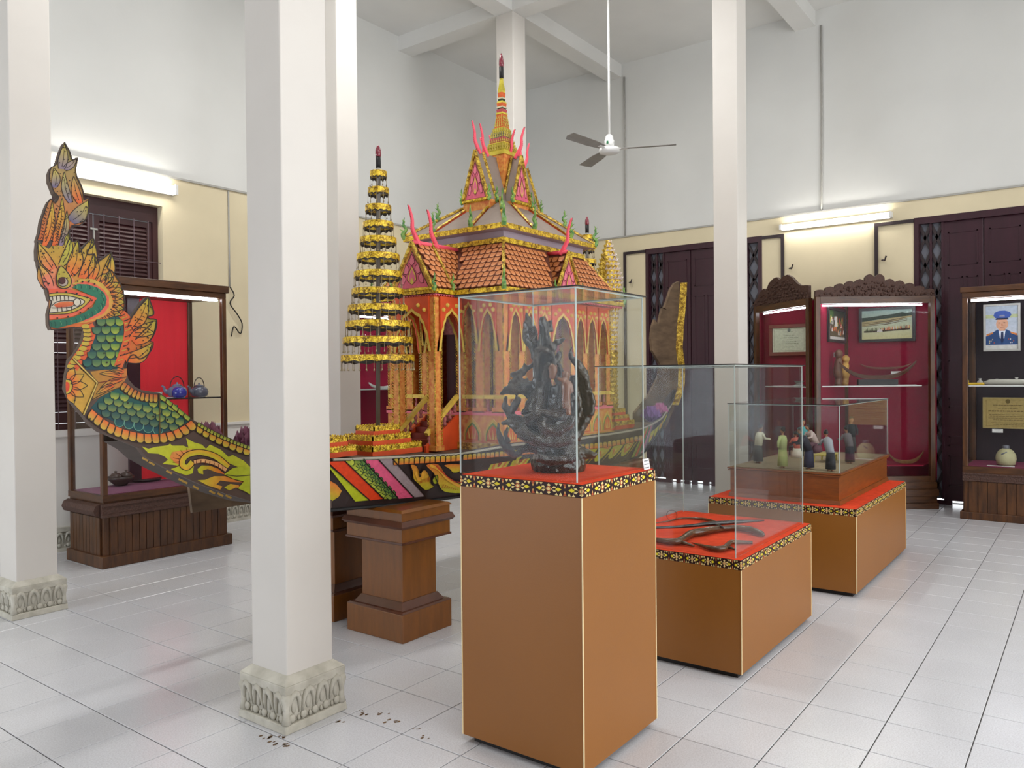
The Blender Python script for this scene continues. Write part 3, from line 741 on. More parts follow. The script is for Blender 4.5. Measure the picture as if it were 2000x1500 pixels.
# crest
P = Paint(prow, T5)
P.fill(O5+O5b, '#d2662a', '#a8985c', ((300, 1430), (450, 300)), .4)
P.line(O5, 18, '#33221c', 5, 2); P.line(O5b, 18, '#33221c', 5, 2)
for a, b, w_, ca, cb, bd in [((430, 430), (470, 85), 135, '#8d7b90', '#d0bc4e', .02), ((470, 430), (640, 295), 100, '#8d7b90', '#c2ac86', .05),
        ((330, 690), (325, 415), 120, '#6f6490', '#d8c24a', .1), ((560, 900), (470, 470), 105, '#7f7090', '#c4b656', -.08),
        ((690, 905), (600, 530), 120, '#ee6226', '#bfa95c', -.06), ((560, 1160), (800, 870), 210, '#6a6286', '#d4bf48', .1),
        ((190, 1500), (300, 880), 115, '#ea6426', '#cbb63e', .06), ((330, 1500), (440, 830), 120, '#ea6426', '#cbb63e', .05),
        ((415, 1500), (505, 1010), 95, '#8a7290', '#c9b23e', .06), ((500, 1500), (535, 1310), 90, '#b8a440', '#d0c244', 0)]:
    P.feather(a, b, w_, ca, cb, bd)
P.dots([(random.uniform(170, 700), random.uniform(900, 1480)) for _ in range(0)], 8)
for _ in range(170):
    q_ = (random.uniform(90, 800), random.uniform(100, 1420))
    if inside(q_, O5+O5b): P.dots([q_], 9, '#2a1a18', 6)
for a, b, bd in (((190, 1480), (280, 930), .07), ((330, 1480), (420, 900), .07), ((420, 1480), (490, 1060), .08)):
    for t in np.linspace(.08, .92, 11):
        o = bd*math.sin(t*math.pi)*500
        x, y = lerp(a[0], b[0], t)-o, lerp(a[1], b[1], t)
        P.line([(x-40, y-14), (x-12, y+10)], 9, lay=3, n=0); P.line([(x+38, y-14), (x+14, y+10)], 9, lay=3, n=0)
P.mb.build('crest_painting', MT['paint'], prow_o)
# face
P = Paint(prow, T6)
headpoly = [(80, 70), (200, 150), (330, 40)] + O6[0:27] + [(1000, 900), (735, 960), (600, 1022)] + O6b[7:-1]
P.fill(headpoly, '#e0702e', '#c4a43c', ((400, 900), (500, 100)), .4)
P.line(O6[0:27], 14, '#33221c', 5, 2); P.line(O6b[7:], 14, '#33221c', 12, 0)
rr_ = random.Random(4)
for _ in range(260):
    q_ = (rr_.uniform(90, 1050), rr_.uniform(40, 1000))
    if inside(q_, headpoly) and not (200 < q_[0] < 900 and 540 < q_[1] < 1040): P.dots([q_], 8, '#2c1a14', 11)
for a, b, w_, ca, cb, bd in [((270, 400), (85, 80), 120, '#f0704e', '#c8b440', -.06), ((220, 590), (95, 320), 150, '#f4785c', '#d6b84c', -.05),
        ((345, 335), (445, 15), 105, '#b8a63e', '#c4be44', .1), ((440, 450), (525, 65), 165, '#ef6a2c', '#bcb83c', .08), ((575, 480), (702, 40), 140, '#ef6a2c', '#bcb83c', .1),
        ((690, 490), (716, 212), 120, '#ef6a2c', '#bcb83c', .05), ((815, 545), (908, 198), 130, '#f07a3c', '#bcb83c', .08), ((870, 520), (890, 390), 70, '#d89a3c', '#bcb83c', 0)]:
    P.feather(a, b, w_, ca, cb, bd)
P.fill([(190, 620), (150, 560), (130, 470), (230, 400), (330, 330), (440, 420), (500, 520), (470, 600)], '#ee7466', '#e89a5c', ((200, 620), (350, 340)), 1)
for k in range(11):
    q = math.radians(-62+k*12.2); cx, cy = 640, 735
    P.feather((cx+255*math.cos(q), cy+225*math.sin(q)), (cx+425*math.cos(q+.06), cy+365*math.sin(q+.06)), 95, '#ef6430', '#c2bb3c', .04, 1, True, 8)
P.fill([(470, 545), (560, 490), (690, 488), (810, 540), (895, 640), (932, 745), (905, 850), (820, 915), (700, 965), (600, 985), (520, 990), (560, 900), (740, 760), (700, 640), (520, 590)], '#e09a44', '#d8b048', None, 3)
P.fill([(482, 556), (600, 515), (720, 540), (820, 610), (882, 700), (882, 800), (820, 880), (720, 930), (600, 972), (560, 900), (740, 760), (700, 640), (520, 600)], '#ee6a50', None, None, 4)
P.fill([(465, 585), (530, 545), (640, 550), (760, 590), (832, 650), (857, 720), (842, 790), (782, 862), (682, 922), (560, 972), (420, 1012), (300, 1046), (215, 1032), (207, 955), (330, 945), (480, 920), (600, 870), (700, 800), (745, 710), (690, 680), (600, 640), (520, 605)], '#1d6850', '#2a7a5a', None, 5)
for q in np.linspace(0, 1, 26):
    # pale ticks on the green lip
    path = [(500, 575), (640, 575), (760, 615), (815, 700), (790, 800), (690, 880), (560, 940), (400, 980), (230, 1000)]
    sp = smooth_path([(x, y, 0) for x, y in path], 6); v = sp[int(q*(len(sp)-1))]
    P.line([(v.x-8, v.y-24), (v.x+10, v.y), (v.x+4, v.y+24)], (4, 9), '#5aa06c' if int(q*26) % 2 else '#0f3f3c', 6, 2)
P.fill([(206, 606), (340, 600), (480, 615), (600, 648), (742, 702), (690, 780), (600, 852), (480, 908), (330, 934), (206, 944)], '#ef6c4c', '#e85c3c', None, 6)
P.fill([(210, 655), (340, 645), (460, 652), (570, 682), (675, 715), (600, 802), (500, 857), (380, 884), (210, 888)], '#cdb548', None, None, 7)
P.line([(210, 655), (340, 645), (460, 652), (570, 682), (675, 715), (600, 802), (500, 857), (380, 884), (210, 888)], 8, lay=8, n=3)
P.fill([(214, 690), (340, 675), (450, 685), (560, 712), (610, 748), (540, 802), (440, 842), (330, 862), (214, 872)], '#d9cfba', None, None, 8)
P.line([(214, 690), (340, 675), (450, 685), (560, 712), (610, 748), (540, 802), (440, 842), (330, 862), (214, 872)], 9, lay=9, n=3)
P.fill([(270, 775), (370, 745), (490, 752), (462, 792), (380, 805), (290, 808)], '#cf5430', '#e07a40', None, 9, 3)
P.line([(240, 790), (300, 745), (420, 735), (500, 745), (470, 800), (360, 815), (240, 815)], 8, lay=10, n=3)
for x in (245, 290, 335, 380, 425): P.line([(x, 680), (x+6, 735)], 8, lay=10, n=0)
for x in (300, 350, 405, 460): P.line([(x, 805), (x+6, 855)], 8, lay=10, n=0)
P.fill([(525+40*math.cos(q), 752+44*math.sin(q)) for q in np.linspace(0, 6.28, 14)[:-1]], '#d9cfba', None, None, 10)
P.line([(525+40*math.cos(q), 752+44*math.sin(q)) for q in np.linspace(0, 6.28, 14)[:-1]], 8, lay=11, n=0, closed=True)
P.fill([(345, 342), (420, 420), (458, 500), (442, 572), (370, 597), (306, 565), (290, 480), (308, 400)], '#c4aa44', '#b8a83e', None, 5, 3)
P.line([(345, 342), (420, 420), (458, 500), (442, 572), (370, 597), (306, 565), (290, 480), (308, 400)], 10, lay=6, closed=True)
P.fill([(365+56*math.cos(q), 522+52*math.sin(q)) for q in np.linspace(0, 6.28, 16)[:-1]], '#b8a696', None, None, 6)
P.line([(365+56*math.cos(q), 522+52*math.sin(q)) for q in np.linspace(0, 6.28, 16)[:-1]], 8, lay=7, n=0, closed=True)
P.fill([(352+42*math.cos(q), 508+42*math.sin(q)) for q in np.linspace(0, 6.28, 14)[:-1]], '#4a1616', None, None, 7)
P.dots([(150, 480), (205, 540), (160, 520), (245, 415), (300, 640), (400, 635), (520, 655), (640, 700), (690, 730), (650, 820), (560, 870), (420, 915), (300, 930), (585, 520), (655, 520), (530, 515), (720, 545), (430, 350), (490, 440), (560, 270), (600, 200), (690, 80), (110, 180), (130, 240), (890, 270), (860, 350), (500, 90)], 11, lay=10)
P.mb.build('face_painting', MT['paint'], prow_o)
# neck
P = Paint(prow, T6)
finpoly = O6[28:48]+[(1060, 1300), (1060, 1000)]
P.fill(finpoly, '#e0682a', '#b8a83e', ((1080, 1150), (1380, 900)), .4)
P.line(O6[28:], 14, '#33221c', 8, 2)
for _ in range(60):
    q_ = (random.uniform(1080, 1410), random.uniform(720, 1380))
    if inside(q_, finpoly): P.dots([q_], 8, '#2c1a14', 9)
belly = [(640, 1010), (665, 1090), (655, 1190), (600, 1300), (530, 1400), (470, 1490)]
P.line(belly, 130, '#e8602c', 1, 5)
for k in range(10):
    sp = smooth_path([(x, y, 0) for x, y in belly], 8); v = sp[int((k+.5)/10*(len(sp)-1))]
    P.fill([(v.x-28+46*math.cos(q), v.y+27*math.sin(q)) for q in np.linspace(0, 6.28, 12)[:-1]], '#d0a63a', '#c8b43e', None, 2)
    P.line([(v.x-70, v.y+22), (v.x-10, v.y+30), (v.x+40, v.y+16)], 7, lay=3)
neck = [(735, 955), (830, 945), (1000, 895), (1040, 1000), (1052, 1100), (1046, 1250), (1005, 1400), (975, 1510), (610, 1510), (628, 1400), (692, 1230), (742, 1100)]
P.fill(neck, '#143f4a', '#1d5a52', ((620, 1300), (1040, 1100)), 2)
row = 0
for y in np.arange(960, 1500, 92):
    row += 1
    for x in np.arange(640, 1080, 104):
        xx = x + (52 if row % 2 else 0)
        if inside((xx, y), neck) and inside((xx, y+20), neck):
            f = min(1, max(0, (xx-690-(y-960)*-.12)/280))
            P.scale((xx, y), 52, 0, mixc(lin('#174a50'), lin('#5d8a3c'), f), mixc(lin('#2a6a5a'), lin('#aab63e'), f), 3, 8)
P.line([(1020, 880), (1085, 950), (1100, 1060), (1085, 1190), (1040, 1330), (985, 1480)], 95, '#e0622a', 4, 5)
for k in range(13):
    sp = smooth_path([(x, y, 0) for x, y in [(1050, 890), (1110, 960), (1120, 1060), (1105, 1200), (1060, 1340), (1005, 1480)]], 8); v = sp[int((k+.5)/13*(len(sp)-1))]
    P.line([(v.x-55, v.y+14), (v.x-10, v.y), (v.x+4, v.y-14)], (13, 6), '#c9a63a' if k % 2 else '#3a2014', 5, 3)
for a, b, w_, bd in [((1130, 1060), (1322, 705), 150, .06), ((1150, 1190), (1412, 965), 200, .05), ((1150, 1100), (1400, 1100), 110, -.05), ((1060, 1390), (1365, 1215), 150, .16)]:
    P.feather(a, b, w_, '#ee5f26', '#c2b83e', bd, 4)
for k in range(7):
    t = k/7
    P.line([(1180+t*200, 1170-t*180), (1215+t*190, 1130-t*200)], 8, lay=6, n=0); P.line([(1180+t*190, 1020-t*260), (1215+t*170, 1030-t*250)], 8, lay=6, n=0)
P.dots([(1320, 790), (1290, 770), (1180, 1025), (1250, 1250), (940, 1160), (890, 1210), (830, 1325), (850, 1010), (860, 1430), (1010, 1060)], 11, lay=7)
P.mb.build('neck_painting', MT['paint'], prow_o)
# collar and shoulder
P = Paint(prow, T7)
P.fill([(140, 20), (390, 235), (268, 550), (150, 420), (98, 300), (112, 150)], '#d6a53c', '#c99a3a', None, 1)
P.fill([(98, 215), (150, 190), (200, 160), (150, 60), (125, 110)], '#ef6a2c', '#d8b040', ((120, 200), (160, 70)), 2)
for q in (-70, -35, 0, 35, 70):
    a = math.radians(q); P.feather((105+45*math.cos(a), 265+60*math.sin(a)), (105+200*math.cos(a), 265+190*math.sin(a)), 85, '#ef5a22', '#d4b63e', 0, 2, False, 7)
P.fill([(95, 205), (140, 215), (160, 265), (140, 330), (98, 350)], '#d6b63e', None, None, 4, 3); P.line([(95, 205), (140, 215), (160, 265), (140, 330), (98, 350)], 8, lay=5)
P.fill([(95, 230), (125, 245), (130, 280), (120, 315), (96, 325)], '#e04a26', None, None, 5, 3)
P.fill([(400, 240), (330, 130), (470, 110), (610, 110), (690, 95), (690, 180), (640, 270), (520, 330), (350, 410)], '#b88a32', '#d07a34', ((350, 300), (690, 140)), 1)
for a, b in [((640, 170), (420, 150)), ((660, 130), (520, 120)), ((640, 200), (430, 290)), ((560, 260), (390, 350))]: P.feather(a, b, 55, '#e85c28', '#c4a640', .05, 2, True, 6)
P.line([(400, 240), (540, 215), (690, 180)], 9, '#7a3018', 4); P.line([(350, 405), (470, 340), (620, 285)], 8, '#4a3414', 4)
P.line([(165, 0), (400, 238), (268, 552)], 26, '#4a3616', 5, 0); P.line([(165, 0), (400, 238), (268, 552)], 14, '#d8b85c', 6, 0)
body = [(610, 288), (690, 378), (900, 418), (1000, 420), (1062, 388), (1150, 460), (1312, 602), (1200, 672), (1010, 732), (850, 736), (650, 662), (450, 562), (338, 482), (420, 390), (520, 330)]
P.fill(body, '#123848', '#1d5a52', ((700, 740), (800, 380)), 1)
row = 0
ca_, sa_ = math.cos(.2), math.sin(.2)
for v in np.arange(-260, 260, 62):
    row += 1
    for u in np.arange(-520, 560, 96):
        uu = u + (48 if row % 2 else 0); x, y = 820+uu*ca_-v*sa_*1.0, 540+uu*sa_+v*ca_
        if inside((x, y), body) and inside((x, y+24), body) and inside((x-30, y), body):
            f = min(1, max(0, 1-(y-(300+.24*(x-400)))/250))
            bright = .25 if x > 1010 else 0
            P.scale((x, y), 46, .12, mixc(lin('#153f50'), lin('#3f7a4c'), f), mixc(lin('#1f5a58'), lin('#b8bb3e'), min(1, f+bright)), 2, 7, '#0f2f30' if f > .15 else '#6aa08a')
P.lobes([(640, 262), (740, 335), (850, 380), (990, 395)], 78, 9, '#c8582a', '#cfae3c', 3)
P.lobes([(1010, 372), (1080, 420), (1190, 510), (1300, 600)], 40, 5, '#7a9a3a', '#c2c03c', 3)
P.lobes([(320, 535), (450, 640), (600, 720), (780, 772), (960, 787), (1130, 762), (1260, 702), (1350, 640)], 92, 15, '#ee6c30', '#d2b644', 3)
P.line([(1010, 340), (1012, 560), (1012, 820)], 9, '#5a4618', 8, 0)
P.dots([(700, 435), (950, 568), (1085, 600), (180, 410), (150, 245), (330, 590)], 10, lay=9)
P.lobes([(1375, 668), (1500, 745), (1700, 842), (1895, 912)], 92, 8, '#f0642a', '#cfc63c', 3)
P.lobes([(1380, 640), (1500, 712), (1700, 806), (1895, 880)], 34, 16, '#8a9a34', '#d2cc44', 4)
P.mb.build('shoulder_painting', MT['paint'], prow_o)
# flames on the dark bow
P = Paint(prow, T7)
YG, OR = '#c6c822', '#f0853a'
P.fill([(835, 860), (900, 882), (980, 862), (1085, 850), (1112, 832), (1132, 852), (1240, 852), (1290, 872), (1268, 778), (1345, 820), (1422, 842), (1462, 882), (1500, 842), (1605, 890), (1682, 962), (1722, 942), (1832, 1000), (1893, 1060), (1893, 1085), (1800, 1072), (1690, 1025), (1560, 965), (1400, 935), (1290, 962), (1250, 1012), (1268, 1070), (1342, 1052), (1332, 1122), (1270, 1142), (1180, 1112), (1118, 1080), (1200, 1052), (1160, 1042), (1036, 1030), (1090, 990), (1060, 960), (1000, 932), (900, 925)], YG, '#cfd030', None, 1)
P.fill([(1130, 915), (1190, 905), (1300, 890), (1450, 890), (1600, 950), (1700, 1030), (1650, 1010), (1500, 950), (1350, 940), (1260, 990), (1235, 1050), (1160, 1020), (1110, 970)], OR, '#ea9a4c', None, 2)
for k in range(9):
    q = math.radians(150+k*22); P.line([(1300+100*math.cos(q), 1000+70*math.sin(q)), (1300+165*math.cos(q), 1000+125*math.sin(q))], (8, 3), '#6a2c18', 3, 0)
P.line([(1330, 1010), (1280, 1062), (1232, 1040), (1245, 975), (1310, 932), (1420, 920), (1560, 962), (1680, 1062)], 66, '#3a1c18', 3, 5)
P.line([(1330, 1010), (1280, 1062), (1232, 1040), (1245, 975), (1310, 932), (1420, 920), (1560, 962), (1680, 1062)], 50, '#d2c62c', 4, 5, c2='#f0b030')
P.line([(1340, 1012), (1440, 1000), (1560, 1030), (1660, 1092)], 48, '#3a1c18', 4, 5); P.line([(1345, 1012), (1440, 1000), (1560, 1030), (1660, 1092)], 34, '#f0b070', 5, 5)
for t in np.linspace(.1, .9, 7): P.line([(1340+t*320, 985+t*t*85), (1335+t*322, 1030+t*t*80)], 7, '#6a2c18', 6, 0)
P.fill([(1378, 1082), (1420, 1045), (1500, 1048), (1582, 1078), (1645, 1132), (1560, 1112), (1480, 1080), (1432, 1092), (1436, 1132), (1390, 1122)], YG, '#f06a24', ((1390, 1080), (1620, 1110)), 1)
P.fill([(1640, 1132), (1722, 1072), (1800, 1056), (1893, 1072), (1893, 1330), (1850, 1302), (1775, 1270), (1832, 1202), (1720, 1172)], '#bcc424', None, None, 6)
P.line([(1660, 1135), (1760, 1150), (1893, 1140)], 7, lay=7)
P.fill([(1380, 1190), (1450, 1186), (1540, 1150), (1650, 1150), (1780, 1200), (1855, 1212), (1700, 1206), (1600, 1192), (1562, 1232), (1622, 1250), (1600, 1282), (1550, 1262), (1480, 1242)], '#f08a34', '#d4c230', ((1700, 1200), (1400, 1190)), 2)
P.fill([(1640, 1260), (1700, 1225), (1780, 1240), (1830, 1270), (1750, 1262), (1690, 1290)], YG, OR, ((1650, 1260), (1800, 1250)), 2)
for (x, y) in [(865, 985), (930, 1025), (1100, 1110), (1220, 1190), (1250, 1205), (1520, 1305), (1600, 1330), (1680, 1350), (1360, 1260)]:
    P.line([(x-26, y-14), (x+30, y+16)], 20, '#b08a3a', 2, 0)
P.mb.build('bow_flame_painting', MT['paint'], prow_o)
# stripes and scrolls on the hull side
P = Paint(lambda x, y, off=0: hull(x, y, off+.009), T8)
P.quad([(-60, 420), (30, 500), (452, 872), (300, 886)], '#c4cc24')
P.quad([(0, 455), (180, 450), (610, 856), (462, 874)], '#f0481c')
gs = [(196, 446), (385, 440), (765, 850), (612, 858)]
P.quad(gs, '#c2ca3c', '#1f6a44')
for k in range(8):
    for j in range(3):
        t = (k+.5+.5*(j % 2))/8.4; f = (j+.5)/3
        x = lerp(lerp(196, 612, t), lerp(385, 765, t), f); y = lerp(lerp(446, 858, t), lerp(440, 850, t), f)
        P.scale((x, y-10), 36, -.8, mixc(lin('#cdd44a'), lin('#164f3a'), f), mixc(lin('#dbe04a'), lin('#4a9a4a'), f), 2, 7)
P.quad([(390, 436), (548, 434), (938, 840), (772, 856)], '#f2648c')
P.quad([(560, 428), (705, 424), (1062, 828), (935, 842)], '#a8989a')
for a, b in [((30, 500), (460, 876)), ((190, 450), (612, 858)), ((388, 438), (768, 852)), ((553, 432), (936, 842)), ((705, 424), (1062, 828))]: P.line([(lerp(a[0], b[0], t), lerp(a[1], b[1], t)) for t in np.linspace(0, 1, 12)], 13, '#2a1a18', 4, 0)
P.fill([(-40, 640), (40, 670), (95, 700), (152, 772), (120, 835), (20, 900), (-40, 900)], '#c4cc30', OR, ((20, 890), (100, 700)), 1)
P.lobes([(715, 456), (900, 442), (1200, 425), (1450, 408)], 70, 13, '#f07a34', '#d2c848', 1, flip=-1)
P.lobes([(1470, 405), (1700, 385), (2000, 358), (2500, 312), (3000, 268), (3420, 190)], 60, 40, '#f07a34', '#d2c848', 1, flip=-1)
for pts, ca, cb in [([(898, 490), (952, 490), (988, 540), (1002, 622), (1022, 560), (1062, 545), (1102, 600), (1122, 690), (1155, 728), (1062, 765), (980, 692), (930, 640), (922, 560)], '#c8c42c', '#f0923a'),
        ([(1065, 490), (1202, 480), (1292, 600), (1432, 690), (1500, 700), (1500, 790), (1332, 795), (1240, 765), (1190, 672), (1150, 582)], '#c4c62e', '#ee7a34'),
        ([(1140, 640), (1192, 600), (1192, 690), (1152, 692)], '#bcc42a', None), ([(1262, 488), (1440, 480), (1440, 560), (1362, 575), (1328, 540)], '#cfc830', '#ee7a34')]:
    P.fill(pts, ca, cb, None, 1, 2); P.line(pts, 9, lay=6, n=3, closed=True)
for k in range(8):
    P.line([(1000+k*16, 690-k*3), (1010+k*14, 660-k*6)], 5, '#b8401c', 7, 0); P.line([(1240+k*24, 740+k*3), (1262+k*22, 700+k*8)], 6, '#b8401c', 7, 0)
P.line([(1020, 640), (1040, 590), (1000, 600), (990, 660), (950, 560)], 26, '#f2b23c', 3)
P.line([(1110, 495), (1210, 540), (1300, 640), (1430, 720), (1500, 730)], 30, '#f2b23c', 3); P.line([(1180, 500), (1270, 590), (1380, 670), (1500, 690)], 16, '#d84a26', 4)
P.mb.build('hull_painting', MT['paint'], near_o)
# repeating scrolls on the rest of the hull (seen through the glass cases)
P = Paint(lambda x, t, off=0: hp(x, t, off+.003))
for k in range(9):
    x = 1.62+k*.215
    for r_, c in ((.085, '#cfc830'), (.062, '#e8873a'), (.04, '#e8d05a'), (.02, '#b04a26')):
        P.fill([(x+r_*1.1*math.cos(q), .62-r_*5.2*math.sin(q)) for q in np.linspace(0, math.pi, 11)], c, None, None, 1); 
    for j in range(3):
        P.fill([(x+.09+j*.03, .1+.15*j), (x+.12+j*.03, .3+.15*j), (x+.16+j*.02, .42+.14*j), (x+.11+j*.02, .38+.15*j)], '#c6c822', '#e8a03a', None, 1)
for k, c in enumerate(('#a8b83a', '#e0642c', '#4f8a4a', '#d87a94', '#9a9094')):
    P.fill([(3.56+k*.07, .05), (3.62+k*.07, .05), (3.62+k*.07, .97), (3.56+k*.07, .97)], c, None, None, 3)
for k in range(4):
    x = 4.0+k*.2
    for r_, c in ((.09, '#cfc830'), (.06, '#e8873a'), (.035, '#e8d05a')):
        P.fill([(x+r_*math.cos(q), .7-r_*5*math.sin(q)) for q in np.linspace(0, math.pi, 9)], c, None, None, 3)
P.mb.build('hull_scroll_painting', MT['paint'], near_o)
# ============================================================ THE MODEL PAVILION ON THE BOAT
CX, CY, ZD = 2.28, -.88, .93
def V(dx, dy, z): return Vector((CX+dx, CY+dy, z))
pav = thing('model_pavilion', (CX, CY, ZD), 'orange and gold model royal pavilion with tiered roofs and a slender spire on the barge', 'model pavilion')
MT['orange'] = plain('orange_paint', '#c8471a', .5, var=.12, scale=14)
MT['orange_col'] = plain('orange_column', '#d4632a', .5, var=.2, scale=40, hx2='#dba04a')
MT['pink_col'] = plain('pink_column', '#a34a4a', .55, var=.2, scale=50, hx2='#b8706a')
MT['pink'] = plain('pink_paint', '#dc6a78', .5, var=.06)
MT['horn'] = plain('coral_horn', '#ee5468', .45, var=.08)
MT['lilac'] = plain('lilac_board', '#9c8d96', .6, var=.05)
MT['roof_grey'] = plain('grey_roof_board', '#84756a', .7, var=.1)
MT['shingle'] = plain('orange_shingle', '#cf7440', .6, var=.14, scale=30, hx2='#dc8a55')
MT['shingle_line'] = plain('roof_underlay', '#5f2f1a', .8)
MT['green'] = plain('green_finial', '#2f7a4a', .5, var=.2, scale=40, hx2='#8fae4a')
MT['yellow'] = plain('yellow_trim', '#d3b24a', .5, var=.12, scale=40)
MT['step'] = plain('dark_red_step', '#7a2a1a', .5, var=.1)
MT['cella'] = plain('maroon_cella', '#4a2022', .6, var=.15)
PXH, PYH = .66, .5
# platform and its decorated faces
base = MB().box(CX-PXH, CX+PXH, CY-PYH, CY+PYH, ZD, 1.15).build('platform', MT['orange_col'], pav)
MB().box(CX-PXH-.008, CX+PXH+.008, CY-PYH-.008, CY+PYH+.008, 1.148, 1.172).build('pink_ledge', MT['pink'], pav)
MB().box(CX-PXH-.012, CX+PXH+.012, CY-PYH-.012, CY+PYH+.012, ZD, .975).build('foot_moulding', MT['gold_dark'], pav)
def arch_motif():
    mb = MB()
    for s_, c, d in ((1, '#e0b64e', .004), (.82, '#6f8a3c', .005), (.7, '#d8642c', .006)):
        pts = [(-.07*s_, 0), (-.068*s_, .055*s_), (-.045*s_, .1*s_), (0, .14*s_), (.045*s_, .1*s_), (.068*s_, .055*s_), (.07*s_, 0)]
        mb.prism([(x, 0, z) for x, z in pts], (0, -d, 0), lin(c))
    for x in (-.02, 0, .02): mb.prism([(x-.006, 0, .01), (x+.006, 0, .01), (x*1.6, 0, .07)], (0, -.008, 0), lin('#e8c05a'))
    return mb.mesh('pointed_arch', MT['paint'])
arch_me = arch_motif()
def along(face, u, z, out=0.0):
    """point on a face of the platform: u along it, outwards by out"""
    if face == 'x-': return V(-PXH-out, u, z)
    if face == 'x+': return V(PXH+out, u, z)
    if face == 'y-': return V(u, -PYH-out, z)
    return V(u, PYH+out, z)
FROT = {'y-': 0, 'x-': -math.pi/2, 'x+': math.pi/2, 'y+': math.pi}
for face, half in (('y-', PXH), ('x-', PYH), ('x+', PYH), ('y+', PXH)):
    nn = int(2*half/.145)
    for k in range(nn):
        u = (k-(nn-1)/2)*(2*half/nn)
        if face == 'x-' and abs(u) < .17: continue
        inst('pointed_arch', arch_me, Matrix.Translation(along(face, u, .99)) @ Matrix.Rotation(FROT[face], 4, 'Z'), base)
# balustrade
bal_me = MB().lathe([(.012, 0), (.012, .012), (.006, .02), (.013, .04), (.006, .062), (.011, .075), (.011, .085)], n=8).mesh('baluster', MT['pink_col'], smooth=True)
for face, half in (('y-', PXH), ('x-', PYH), ('x+', PYH), ('y+', PXH)):
    segs = [(-half, half)] if face[0] == 'y' else [(-half, -.165), (.165, half)]
    for a, b in segs:
        pa, pb = along(face, a, 1.262, -.02), along(face, b, 1.262, -.02); d = (pb-pa)/2; nrm = Vector((0, 0, 1)).cross(d.normalized())
        MB().obox((pa+pb)/2, d, nrm*.018, (0, 0, .012)).build('hand_rail', MT['yellow'], pav)
        nn = int((b-a)/.055)
        for k in range(nn):
            inst('baluster', bal_me, Matrix.Translation(along(face, a+(k+.5)*(b-a)/nn, 1.168, -.02)), pav)
# columns with spiky gold edges
def gilt_column(x, y, z0, z1, w_, mat, name='pillar'):
    c = MB().box(x-w_, x+w_, y-w_, y+w_, z0, z1).box(x-w_*1.5, x+w_*1.5, y-w_*1.5, y+w_*1.5, z0, z0+.03).build(name, mat, pav)
    g = MB()
    for sx in (-1, 1):
        for sy in (-1, 1):
            z = z0+.03
            while z < z1-.01:
                cx, cy = x+sx*w_, y+sy*w_
                g.add([(cx-.005, cy-.005, z), (cx+.005, cy-.005, z), (cx+.005, cy+.005, z), (cx-.005, cy+.005, z), (cx+sx*.009, cy+sy*.009, z+.02)],
                      [(3, 2, 1, 0), (0, 1, 4), (1, 2, 4), (2, 3, 4), (3, 0, 4)])
                z += .018
    tag(g.build('gold_spikes', MT['gold_dark'], c), kind='stuff')
    return c
ux = (-.62, -.46, -.3, -.145, .145, .3, .46, .62); uy = (-.46, -.305, -.155, .155, .305, .46)
ZA = 1.875
for x in ux:
    for sy in (-1, 1): gilt_column(CX+x, CY+sy*.46, 1.165, ZA, .032, MT['orange_col'])
for y in uy[1:-1]:
    for sx in (-1, 1): gilt_column(CX+sx*.62, CY+y, 1.165, ZA, .032, MT['orange_col'])
for x in (-.44, -.2, .2, .44):
    for sy in (-1, 1): gilt_column(CX+x, CY+sy*.3, 1.165, ZA, .024, MT['pink_col'], 'inner_pillar')
# porch posts stand on the deck
PF = -.9
for sy in (-1, 1):
    gilt_column(CX+PF, CY+sy*.152, .94, ZA, .026, MT['orange_col'], 'porch_post'); gilt_column(CX-PF, CY+sy*.152, .94, ZA, .026, MT['orange_col'], 'porch_post')
# lobed arches between the columns
def lobed_arch(a, b, parent=pav, z1=ZA):
    """a fretted arch panel between two column tops a, b (xy)"""
    a, b = Vector((*a, 0)), Vector((*b, 0)); d = b-a; w_ = d.length; n_ = Vector((0, 0, 1)).cross(d.normalized())
    low = z1-.33 if w_ > .12 else z1-.28
    prof = [(0, low), (.05, low+.06), (.085, low+.11), (.14, low+.135), (.16, low+.165), (.23, low+.185), (.26, low+.21), (.35, low+.222), (.42, low+.232), (.5, low+.25)]
    prof = prof + [(1-u, z) for u, z in reversed(prof[:-1])]
    pts = [a+d*u+Vector((0, 0, z)) for u, z in prof]
    poly = [a+Vector((0, 0, z1+.005))] + pts + [b+Vector((0, 0, z1+.005))]
    p = MB().prism([q+n_*.006 for q in poly], -n_*.012).build('fretted_arch', MT['orange'], parent)
    g = MB(); off = []
    cen = a+d*.5+Vector((0, 0, low))
    for s_ in (-1, 1):
        vs = []
        for q in pts:
            vs += [q+n_*.008*s_, q+n_*.008*s_+((q-cen).normalized()*.02)]
        g.add(vs, [(2*i, 2*i+2, 2*i+3, 2*i+1) for i in range(len(pts)-1)])
        for u in (.12, .3, .7, .88):
            c = a+d*u+Vector((0, 0, z1-.045-(.03 if u in (.12, .88) else 0)))+n_*.008*s_
            g.ball(c, .014 if w_ > .12 else .01, 6, 4)
    g.build('gold_edging', MT['yellow'], p)
for sy in (-1, 1):
    for u, v in zip(ux[:-1], ux[1:]): lobed_arch((CX+u+.016, CY+sy*.5), (CX+v-.016, CY+sy*.5))
for sx in (-1, 1):
    for u, v in zip(uy[:-1], uy[1:]): lobed_arch((CX+sx*.66, CY+u+.016), (CX+sx*.66, CY+v-.016))
    lobed_arch((CX+sx*-(PF-.03), CY-.14), (CX+sx*-(PF-.03), CY+.14))
    for sy in (-1, 1): lobed_arch((CX+sx*.68, CY+sy*.186), (CX+sx*.885, CY+sy*.186))
